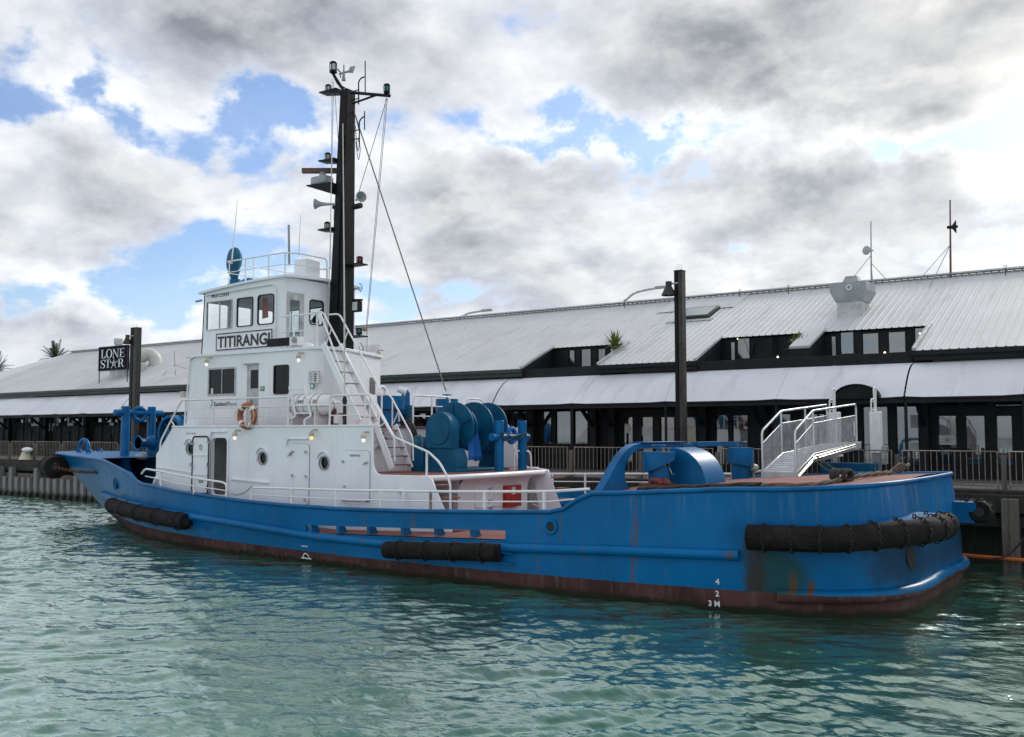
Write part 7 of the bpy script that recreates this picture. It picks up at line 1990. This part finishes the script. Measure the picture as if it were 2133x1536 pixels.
# pale vehicles' sheen is a reflection; awnings
AW = [3.8, -0.4, -4.0, -7.27, -11.4, -15.48, -19.44, -23.22, -28.3, -33.3, -38.3, -43.0, -46.6, -49.5, -53.0, -56.0, -59.3, -63.0, -68.0, -73.0, -78.0]
YAo, ZAo, YAi, ZAi = 31.4, 4.46, 32.86, 5.60
rnd = random.Random(5)
for a, b in zip(AW, AW[1:]):
    g_ = 0.05 if any(abs(a-q) < .01 for q in (-7.27, -23.22, -49.5)) else 0.004
    x1, x0 = a-g_, b+0.004; rows = []
    ia = AW.index(a); ea, eb = (0.27 if ia % 2 else 0.0), (0.0 if ia % 2 else 0.27)   # seams pulled up and down in turn
    k3 = rnd.uniform(0.02, 0.07); k2 = rnd.uniform(-0.03, 0.03)
    for i in range(9):
        t = i/8; row = []
        for j in range(11):
            u = j/10; y = YAi+(YAo-YAi)*t
            z = ZAi+(ZAo-ZAi)*t + sin(pi*t)*(eb*(1-u)+ea*u) - 4*u*(1-u)*k3*sin(pi*t)**0.7*(1 if t else 0) + k2*sin(pi*u)*sin(2*pi*t) - 4*u*(1-u)*0.055*t**4
            row.append((x0+(x1-x0)*u, y, z))
        rows.append(row)
    mb = MB(); mb.grid(rows); o = part('awning', mb, 'awning', bd, 60)
    mb = MB(); mb.tube([(x0+(x1-x0)*q/8, YAo, ZAo-0.02-4*(q/8)*(1-q/8)*0.055) for q in range(9)], 0.03, 6); part('awning_rail', mb, 'black', bd)
    mb = MB(); mb.tube([(x0, YAi, ZAi-0.14), (x0, YAo, ZAo-0.10)], 0.03, 6); part('awning_rafter', mb, 'black', bd)
    mb = MB(); mb.add([(x0, YAo, ZAo-0.02), (x1, YAo, ZAo-0.02), (x1, YAo+0.01, ZAo-0.20), (x0, YAo+0.01, ZAo-0.20)], [(0, 1, 2, 3)]); part('valance', mb, 'darkgrey', bd)
    for px_ in (x0,):
        mb = MB(); mb.tube([(x0, YAo+0.05, 1.86), (x0, YAo+0.05, ZAo-0.02)], 0.05, 8); part('awning_post', mb, 'darkgrey', bd, 60)
for xq in (-7.27, -23.22):
    for k in range(9):
        t0 = (k+0.3)/9; y = YAi+(YAo-YAi)*t0; z = ZAi+(ZAo-ZAi)*t0
        mb = MB(); mb.tube([(xq-0.07, y, z+0.01), (xq+0.02, y-0.05, z-0.01)], 0.008, 4); part('lacing', mb, 'duct', bd)
# dark barrel entry through the awning by the gangway
e0, e1 = P(1736, 832, Y=31.2), P(1832, 829, Y=31.2); xm, hw_ = (e0.x+e1.x)/2, (e1.x-e0.x)/2
A = [pi*k/14 for k in range(15)]
mb = MB(); mb.grid([[(xm+hw_*cos(a), y, ZAo-0.05+0.46*sin(a)) for a in A] for y in (31.15, 32.2)]); mb.add([(xm+hw_*cos(a), 31.20, ZAo-0.05+0.46*sin(a)) for a in A], [tuple(range(15))]); o = part('entry_canopy', mb, 'black', bd, 50)
mb = MB(); mb.tube([(xm+hw_*cos(a), 31.15, ZAo-0.05+0.46*sin(a)) for a in A], 0.022, 6); part('canopy_hoop', mb, 'black', bd, 60)

# skylight
r0, r1 = P(1411, 672, Y=37.9), P(1480, 668, Y=37.9)
def roofz(y): return ZE+(y-YE)*SL
mb = MB()
def rb_box(x0, x1, y0, y1, h0, h1, name, mat, parent, bev=0.0):
    c, s = cos(math.atan(SL)), sin(math.atan(SL)); mb = MB()
    vs = [(x, y - h*s, roofz(y)+h*c) for h in (h0, h1) for x, y in ((x0, y0), (x1, y0), (x1, y1), (x0, y1))]
    mb.add(vs, [(0, 3, 2, 1), (4, 5, 6, 7), (0, 1, 5, 4), (1, 2, 6, 5), (2, 3, 7, 6), (3, 0, 4, 7)]); return part(name, mb, mat, parent, bev=bev)
sk = rb_box(r0.x, r1.x, 37.7, 39.0, 0.0, 0.16, 'skylight', 'pole', bd, 0.01)
rb_box(r0.x+0.08, r1.x-0.08, 37.8, 38.9, 0.161, 0.17, 'pane', 'skylight', sk)
rb_box(r0.x-0.3, r1.x+0.25, 37.4, 37.65, 0.03, 0.045, 'flashing', 'ltgrey', sk)
rb_box(-19.6, -15.9, 39.0, 40.8, 0.037, 0.042, 'flat_flashing', 'roof', bd)
# roof anchor pins
for x in (-22.0, -16.2, -14.0, -5.6, -1.5):
    mb = MB(); mb.tube([(x, 40.4, roofz(40.4)), (x, 40.4, roofz(40.4)+0.3)], 0.015, 5); mb.tube([(x+0.05*cos(q), 40.4, roofz(40.4)+0.34+0.05*sin(q)) for q in [2*pi*j/10 for j in range(10)]], 0.01, 4, closed=True); part('roof_anchor', mb, 'black', bd)
# kitchen exhaust unit on the roof
c = P(1776, 655, Y=37.0); xq = c.x
eu = thing('roof_exhaust_unit', 'boxy grey kitchen exhaust hood on the roof beside the dish mast', 'exhaust', (xq, 37.0, roofz(37)))
zb0 = roofz(36.7)-0.1; zb1 = P(1776, 628, Y=36.6).z; zt0 = P(1776, 588, Y=36.6).z; zt1 = P(1776, 574, Y=36.8).z
mb = MB(); mb.box(xq-0.46, 36.6, zb0, xq+0.46, 37.6, zb1); part('plinth', mb, 'ltgrey', eu, bev=0.01)
zm = zb1+(zt0-zb1)*0.55
mb = MB(); mb.add([(xq+sx*w, 37.1+sy*d, z) for (w, d, z) in ((0.50, 0.52, zb1), (0.68, 0.66, zm), (0.66, 0.64, zt0), (0.28, 0.30, zt0+0.04)) for sx, sy in ((-1, -1), (1, -1), (1, 1), (-1, 1))],
    [(0, 3, 2, 1)] + [(4*k+i, 4*k+(i+1) % 4, 4*k+4+(i+1) % 4, 4*k+4+i) for k in range(3) for i in range(4)] + [(12, 13, 14, 15)]); part('hood', mb, 'radar', eu, 25)
mb = MB(); mb.frustum((xq, 37.1, zt0+0.03), (xq, 37.1, zt1), (0.62, 0.62), (0.40, 0.40)); part('cowl', mb, 'radar', eu)
mb = MB(); mb.lathe([(0.07, 0), (0.11, 0), (0.11, 0.02), (0.07, 0.02), (0.07, 0)], (xq+0.05, 37.1-0.66, zm+0.12), (0, -1, 0), 14); part('badge', mb, 'white_rail', eu)
# aerial masts on the ridge
def aerial(px, py0, py1, Y, label, r=0.035):
    a, b = P(px, py0, Y=Y), P(px-1, py1, Y=Y); t = thing('aerial_mast', label, 'aerial', (a.x, Y, a.z))
    mb = MB(); mb.tube([a-Vector((0, 0, 0.15)), b], [r, r*0.6], 7); part('pole', mb, 'radar_red' if px > 1900 else 'grey', t, 60); return t, a, b
t, a, b = aerial(1815, 590, 461, 40.8, 'roof aerial mast with small round dish behind the exhaust hood')
for dx, dy in ((-1.0, -0.6), (0.9, -0.4), (0.2, -0.5)):
    mb = MB(); q = a.lerp(b, 0.45 if dx < 0 else 0.32); mb.tube([q, Vector((a.x+dx, 40.8+dy, roofz(40.8+dy)))], 0.014, 5); part('guy_wire', mb, 'grey', t)
c = P(1805, 522, Y=40.6); mb = MB(); mb.lathe([(0.001, 0.06), (0.12, 0.05), (0.19, 0.0), (0.19, 0.015), (0.001, 0.10)], tuple(c), (-0.35, -1, 0), 18); mb.tube([c, c+Vector((0.22, 0.2, 0))], 0.03, 6); part('dish', mb, 'radar', t, 50)
t, a, b = aerial(1980, 578, 417, 40.8, 'tall rusty roof aerial mast with a black horn loudspeaker', 0.045)
for dx, dy in ((-1.2, -0.5), (-0.55, -1.2)):
    mb = MB(); q = a.lerp(b, 0.42); mb.tube([q, Vector((a.x+dx, 40.8+dy, roofz(40.8+dy)))], 0.014, 5); part('guy_wire', mb, 'grey', t)
c = P(1985, 473, Y=40.75); mb = MB(); mb.lathe([(0.06, -0.16), (0.07, 0.02), (0.12, 0.06), (0.26, 0.16), (0.27, 0.18), (0.05, 0.16), (0.05, 0.24), (0.0, 0.24)], tuple(c-Vector((0.06, 0, 0))), (1, 0.15, 0.0), 16); part('horn_speaker', mb, 'black', t, 50)
# small panel aerial near the lower eave
a, b = P(366, 806, Y=34.2), P(363, 731, Y=34.2)
t = thing('panel_aerial', 'small white panel aerial on a guyed pole low on the roof', 'aerial', (a.x, 34.2, a.z))
mb = MB(); mb.tube([a, b], 0.03, 6); part('pole', mb, 'steel', t, 60)
for dx, dy in ((-1.6, 0.2), (1.7, 0.3)):
    mb = MB(); mb.tube([a.lerp(b, 0.6), Vector((a.x+dx, 34.2+dy, roofz(34.2+dy)))], 0.016, 5); part('guy_wire', mb, 'steel', t)
c = P(356, 777, Y=34.0); mb = MB(); mb.box(c.x-0.3, 33.95, c.z-0.35, c.x+0.3, 34.05, c.z+0.35); part('panel', mb, 'white_rail', t, bev=0.03)
mb = MB(); mb.tube([c, P(365, 776, Y=34.2)], 0.05, 6); part('clamp', mb, 'black', t)
# fat duct on the roof behind the sign, flue
dc = P(322, 762, Y=36.6)
t = thing('roof_duct', 'fat cream ventilation duct bending down into the roof beside the lamp post', 'duct', (dc.x, 36.6, dc.z-0.6))
p_ = [P(262, 760, Y=36.0), P(288, 748, Y=36.0), P(306, 738, Y=36.3), P(322, 746, Y=36.6), P(324, 768, Y=36.6), P(324, 782, Y=36.6)]
mb = MB(); mb.tube(catmull(p_, 5), 0.40, 16); part('duct_body', mb, 'duct', t, 50)
for k in (6, 12, 18):
    mb = MB(); q = catmull(p_, 5); mb.tube([q[k], q[k+1]], 0.42, 16); part('duct_seam', mb, 'duct', t, 50)
for (x0, y0, x1, y1) in ((289, 765, 308, 790), (315, 755, 292, 780)):
    mb = MB(); mb.tube([P(x0, y0, Y=35.9), P(x1, y1, Y=35.6)], 0.035, 5); part('duct_strut', mb, 'grey', t)
f0, f1 = P(247, 745, Y=36.5), P(247, 706, Y=36.5)
t = thing('flue', 'short grey capped flue rising behind the LONE STAR sign', 'flue', (f0.x, 36.5, f0.z))
mb = MB(); mb.tube([f0-Vector((0, 0, 0.8)), f1-Vector((0, 0, 0.35))], 0.22, 14); part('pipe', mb, 'ltgrey', t, 50)
mb = MB(); mb.tube([f1-Vector((0, 0, 0.38)), f1], 0.28, 14); part('cap', mb, 'ltgrey', t, 50)
a, b = P(230, 790, Y=34.6), P(268, 772, Y=34.6)
t = thing('rooftop_fan_box', 'grey fan housing on legs below the LONE STAR sign', 'fan box', (a.x, 35, a.z-0.6))
mb = MB(); mb.box(a.x, 34.5, a.z+0.05, b.x+0.4, 35.6, b.z+0.5); part('housing', mb, 'ltgrey', t, bev=0.03)
for x in (a.x+0.05, a.x+0.75, b.x+0.3):
    mb = MB(); mb.box(x, 34.5, roofz(34.5)-0.05, x+0.14, 34.65, a.z+0.05); part('leg', mb, 'grey', t)

# ------------------------------------------------------------------ LONE STAR sign
YS_ = 33.5
s0, s1 = P(205, 772, Y=YS_), P(267, 718, Y=YS_)
sx0, sx1 = s0.x, s1.x; sz0, sz1 = P(236, 772, Y=YS_).z, P(236, 721, Y=YS_).z
sg = thing('rooftop_sign', 'black rooftop sign board reading LONE STAR in pale serif capitals', 'sign', ((sx0+sx1)/2, YS_, 6.2))
mb = MB(); mb.box(sx0, YS_, sz0, sx1, YS_+0.10, sz1); part('board', mb, 'sign_black', sg, bev=0.01)
mb = MB(); mb.plate([(sx0, sz0), (sx1, sz0), (sx1, sz1), (sx0, sz1)], [[(sx0+.04, sz0+.04), (sx1-.04, sz0+.04), (sx1-.04, sz1-.04), (sx0+.04, sz1-.04)]], planeY(YS_-0.02), 0.02); part('board_edge', mb, 'pole', sg)
for x in (sx0+0.02, sx1-0.08):
    mb = MB(); mb.tube([(x, YS_+0.05, roofz(YS_)-0.1), (x, YS_+0.05, sz0)], 0.03, 6); part('leg', mb, 'pole', sg)
W_, H_ = sx1-sx0, sz1-sz0
def poly_face(pts, ox, oz, sx, sz, mb):
    tri = tessellate_polygon([[Vector((u, v, 0)) for u, v in pts]]); k = len(mb.v)
    mb.v += [(ox+u*sx, YS_-0.012, oz+v*sz) for u, v in pts]; mb.f += [tuple(i+k for i in t) for t in tri]
def rect(a, b, c, d): return [(a, b), (c, b), (c, d), (a, d)]
def stroke(path, ws):
    L, R = [], []
    for i, p in enumerate(path):
        a, b = Vector(path[max(i-1, 0)]), Vector(path[min(i+1, len(path)-1)]); t = (b-a).normalized(); n = Vector((-t.y, t.x)); w = ws[i]/2
        L.append((p[0]+n.x*w, p[1]+n.y*w)); R.append((p[0]-n.x*w, p[1]-n.y*w))
    return L + R[::-1]
def ringp_(cx, cy, ro, so, ri, si, a0=0, a1=2*pi, n=28):
    o = [(cx+ro*cos(a0+(a1-a0)*k/n), cy+so*sin(a0+(a1-a0)*k/n)) for k in range(n+1)]; i = [(cx+ri*cos(a0+(a1-a0)*k/n), cy+si*sin(a0+(a1-a0)*k/n)) for k in range(n+1)]
    return [[o[k], o[k+1], i[k+1], i[k]] for k in range(n)]
def glyph(ch):
    if ch == 'L': return [rect(.10, 0, .26, 1), rect(0, .95, .36, 1), rect(0, 0, .62, .05), [(.62, 0), (.66, .30), (.61, .30), (.45, .05)]], .66
    if ch == 'O': return ringp_(.42, .5, .42, .53, .25, .47), .84
    if ch == 'N': return [rect(.10, 0, .15, 1), rect(0, 0, .25, .05), [(.02, 1), (.22, 1), (.76, 0), (.66, 0)], rect(.70, 0, .76, 1), rect(.58, .95, .88, 1)], .88
    if ch == 'E': return [rect(.10, 0, .26, 1), rect(0, .95, .66, 1), rect(0, 0, .68, .05), rect(.26, .48, .50, .53), rect(.47, .36, .51, .65), [(.66, 1), (.62, .72), (.66, .72)], [(.68, 0), (.72, .30), (.68, .30)], rect(.62, .72, .67, 1)], .72
    if ch == 'T': return [rect(.28, 0, .44, 1), rect(.0, .94, .72, 1), rect(.16, 0, .56, .05), rect(0, .70, .05, 1), rect(.67, .70, .72, 1)], .72
    if ch == 'S':
        path = [(.60, .80), (.52, .93), (.35, .985), (.17, .92), (.09, .76), (.18, .60), (.38, .48), (.56, .36), (.62, .20), (.52, .06), (.33, .01), (.15, .06), (.06, .20)]
        p2 = [tuple(p)[:2] for p in catmull([(a, b, 0) for a, b in path], 3)]; n = len(p2)
        ws = [0.05+0.13*math.exp(-((k/(n-1)-0.5)/0.22)**2) for k in range(n)]
        out = []
        s = stroke(p2, ws); m = len(p2)
        for k in range(m-1): out.append([s[k], s[k+1], s[2*m-2-k], s[2*m-1-k]])
        return out + [rect(.60, .68, .65, 1), rect(.03, .0, .08, .32)], .68
    if ch == 'R': return [rect(.10, 0, .26, 1), rect(0, 0, .36, .05), rect(0, .95, .40, 1), rect(.26, .47, .40, .52)] + ringp_(.40, .735, .30, .265, .14, .215, -pi/2, pi/2, 12) + [[(.38, .50), (.54, .50), (.74, .06), (.86, .08), (.86, .02), (.66, 0)]], .86
    return [], .5
def word(chs, x0, x1, z0, z1, gap=0.03):
    ws = [glyph(c)[1] for c in chs]; tot = sum(ws)+gap*(len(chs)-1); k = (x1-x0)/tot; x = x0
    for c, w in zip(chs, ws):
        mb = MB()
        for pl in glyph(c)[0]: poly_face(pl, x, z0, k, z1-z0, mb)
        part('letter_'+c, mb, 'sign_white', sg, None); x += (w+gap)*k
fx = lambda t: sx0+W_*t; fz = lambda t: sz0+H_*t
word('LONE', fx(.08), fx(.90), fz(.52), fz(.88)); word('ST', fx(.07), fx(.42), fz(.12), fz(.46)); word('R', fx(.67), fx(.89), fz(.12), fz(.46))
cx_, cz_, ro, ri = fx(.535), fz(.29), H_*0.20, H_*0.085
star = [(cx_+(ro if k % 2 == 0 else ri)*sin(pi*k/5)*1.15, cz_+(ro if k % 2 == 0 else ri)*cos(pi*k/5)) for k in range(10)]
mb = MB(); poly_face(star, 0, 0, 1, 1, mb); so = part('star', mb, 'ltgrey', sg, None)
mb = MB(); mb.lathe([(0.0, 0), (ri*0.8, 0)], (cx_, YS_-0.016, cz_), (0, -1, 0), 16); part('star_boss', mb, 'navy', so)
mb = MB(); mb.lathe([(ri*0.35, 0), (ri*0.62, 0)], (cx_, YS_-0.020, cz_), (0, -1, 0), 16); part('star_ring', mb, 'sign_white', so)
for k in range(5):
    mb = MB(); mb.lathe([(0.0, 0), (0.055, 0)], (cx_+ro*1.05*sin(2*pi*k/5)*1.15, YS_-0.016, cz_+ro*1.05*cos(2*pi*k/5)), (0, -1, 0), 8); part('star_ball', mb, 'ltgrey', so)

# ------------------------------------------------------------------ plants, palms, street lamps
def yucca(c, label, r=0.85, n=110):
    t = thing('spiky_plant', label, 'plant', tuple(c)); mb = MB()
    rg = random.Random(int(abs(c.x)*10))
    for k in range(n):
        th = rg.random()*2*pi; el = rg.uniform(0.05, 1.45); L = r*rg.uniform(.7, 1.1)
        d = Vector((cos(th)*cos(el), sin(th)*cos(el), sin(el))); s = d.cross(Vector((0, 0, 1))).normalized()*0.028
        b = c + Vector((0, 0, 0.30)); m = b+d*L*0.55; e = b+d*L+Vector((0, 0, -0.20*L*cos(el)))
        mb.add([b-s*0.6, b+s*0.6, m+s, m-s, e], [(0, 1, 2, 3), (3, 2, 4)])
    o = part('leaves', mb, 'spiky', t, None)
    mb = MB(); mb.lathe([(0.12, 0), (0.07, 0.35)], tuple(c), (0, 0, 1), 8); part('stem', mb, 'bark', t)
    mb = MB(); mb.lathe([(0.16, 5.6-c.z), (0.2, 0.0), (0.18, 0.0)], tuple(c), (0, 0, 1), 12); part('pot', mb, 'black', t)
c = P(1281, 726, Y=34.4); yucca(Vector((c.x, 34.4, c.z-0.3)), 'yellow-green spiky potted plant in the left dormer balcony, against the roof edge')
c = P(1664, 730, Y=34.4); yucca(Vector((c.x, 34.4, c.z-0.3)), 'yellow-green spiky potted plant beside the roof divider between the dormers', 0.75)
def palm(px, py, Y, label, R=2.6, nf=34):
    c = P(px, py, Y=Y); t = thing('palm_tree', label, 'palm', (c.x, Y, 1.86), 'palms behind the building')
    rg = random.Random(px+3)
    mb = MB(); mb.tube([(c.x+0.4, Y, 1.8), (c.x+0.15, Y, c.z*0.55), (c.x, Y, c.z-0.3)], [0.45, 0.36, 0.34], 12); part('trunk', mb, 'bark', t, 60)
    mb = MB()
    for k in range(nf):
        th = rg.random()*2*pi; el = rg.uniform(-0.25, 1.35); L = R*rg.uniform(.8, 1.1)
        h = Vector((cos(th), sin(th), 0)); pts = []
        for j in range(9):
            q = j/8; pts.append(c + h*(L*q*cos(el)*(1-0.1*q)) + Vector((0, 0, L*q*sin(el) - 0.75*L*0.5*q*q*max(.2, cos(el)))))
        mb.tube(pts, [0.05*(1-0.8*j/8) for j in range(9)], 4, caps=False)
        sd = h.cross(Vector((0, 0, 1)))
        for j in range(1, 26):
            q = 0.10+0.90*j/25; i = min(int(q*8), 7); b = pts[i].lerp(pts[i+1], q*8-i); tg = (pts[i+1]-pts[i]).normalized()
            ll = 0.52*(1-0.55*abs(q-0.45)/0.55)
            for sg_ in (-1, 1):
                e = b + sd*sg_*ll*0.75 + tg*ll*0.6 + Vector((0, 0, -0.10*ll+rg.uniform(-.04, .04))); w = tg*0.035
                mb.add([b-w, b+w, e], [(0, 1, 2)])
    part('crown', mb, 'frond', t, None)
palm(116, 752, 60.0, 'palm crown showing its top fronds over the roof hip'); palm(-8, 775, 58.0, 'palm crown beside the low end of the roof at the picture edge', 3.0)
bpy.data.objects['palm_tree.001']['label'] = 'palm with drooping dark fronds beyond the low hip end of the roof'
def street_lamp(x0, y0, x1, y1, Y, label):
    a, b = P(x0, y0, Y=Y), P(x1, y1, Y=Y); t = thing('street_lamp', label, 'street lamp', (a.x, Y, 1.86))
    h = b.z-a.z
    path = catmull([(a.x-0.05, Y, 1.9), (a.x-0.03, Y, a.z-2), (a.x, Y, a.z), (a.x+(b.x-a.x)*0.14, Y, a.z+h*0.55), (a.x+(b.x-a.x)*0.38, Y, a.z+h*0.86), (b.x-0.3, Y, b.z)], 5)
    mb = MB(); mb.tube(path, [0.09-0.03*k/(len(path)-1) for k in range(len(path))], 8); part('pole', mb, 'steel', t, 60)
    mb = MB(); mb.box(b.x-0.45, Y-0.15, b.z-0.06, b.x+0.35, Y+0.15, b.z+0.09); part('lamp_head', mb, 'grey', t, bev=0.05)
street_lamp(957, 668, 1015, 647, 50.0, 'arched street lamp above the ridge, over the towing winch')
street_lamp(1298, 640, 1380, 599, 50.0, 'larger arched street lamp above the ridge beside the tall lamp post')
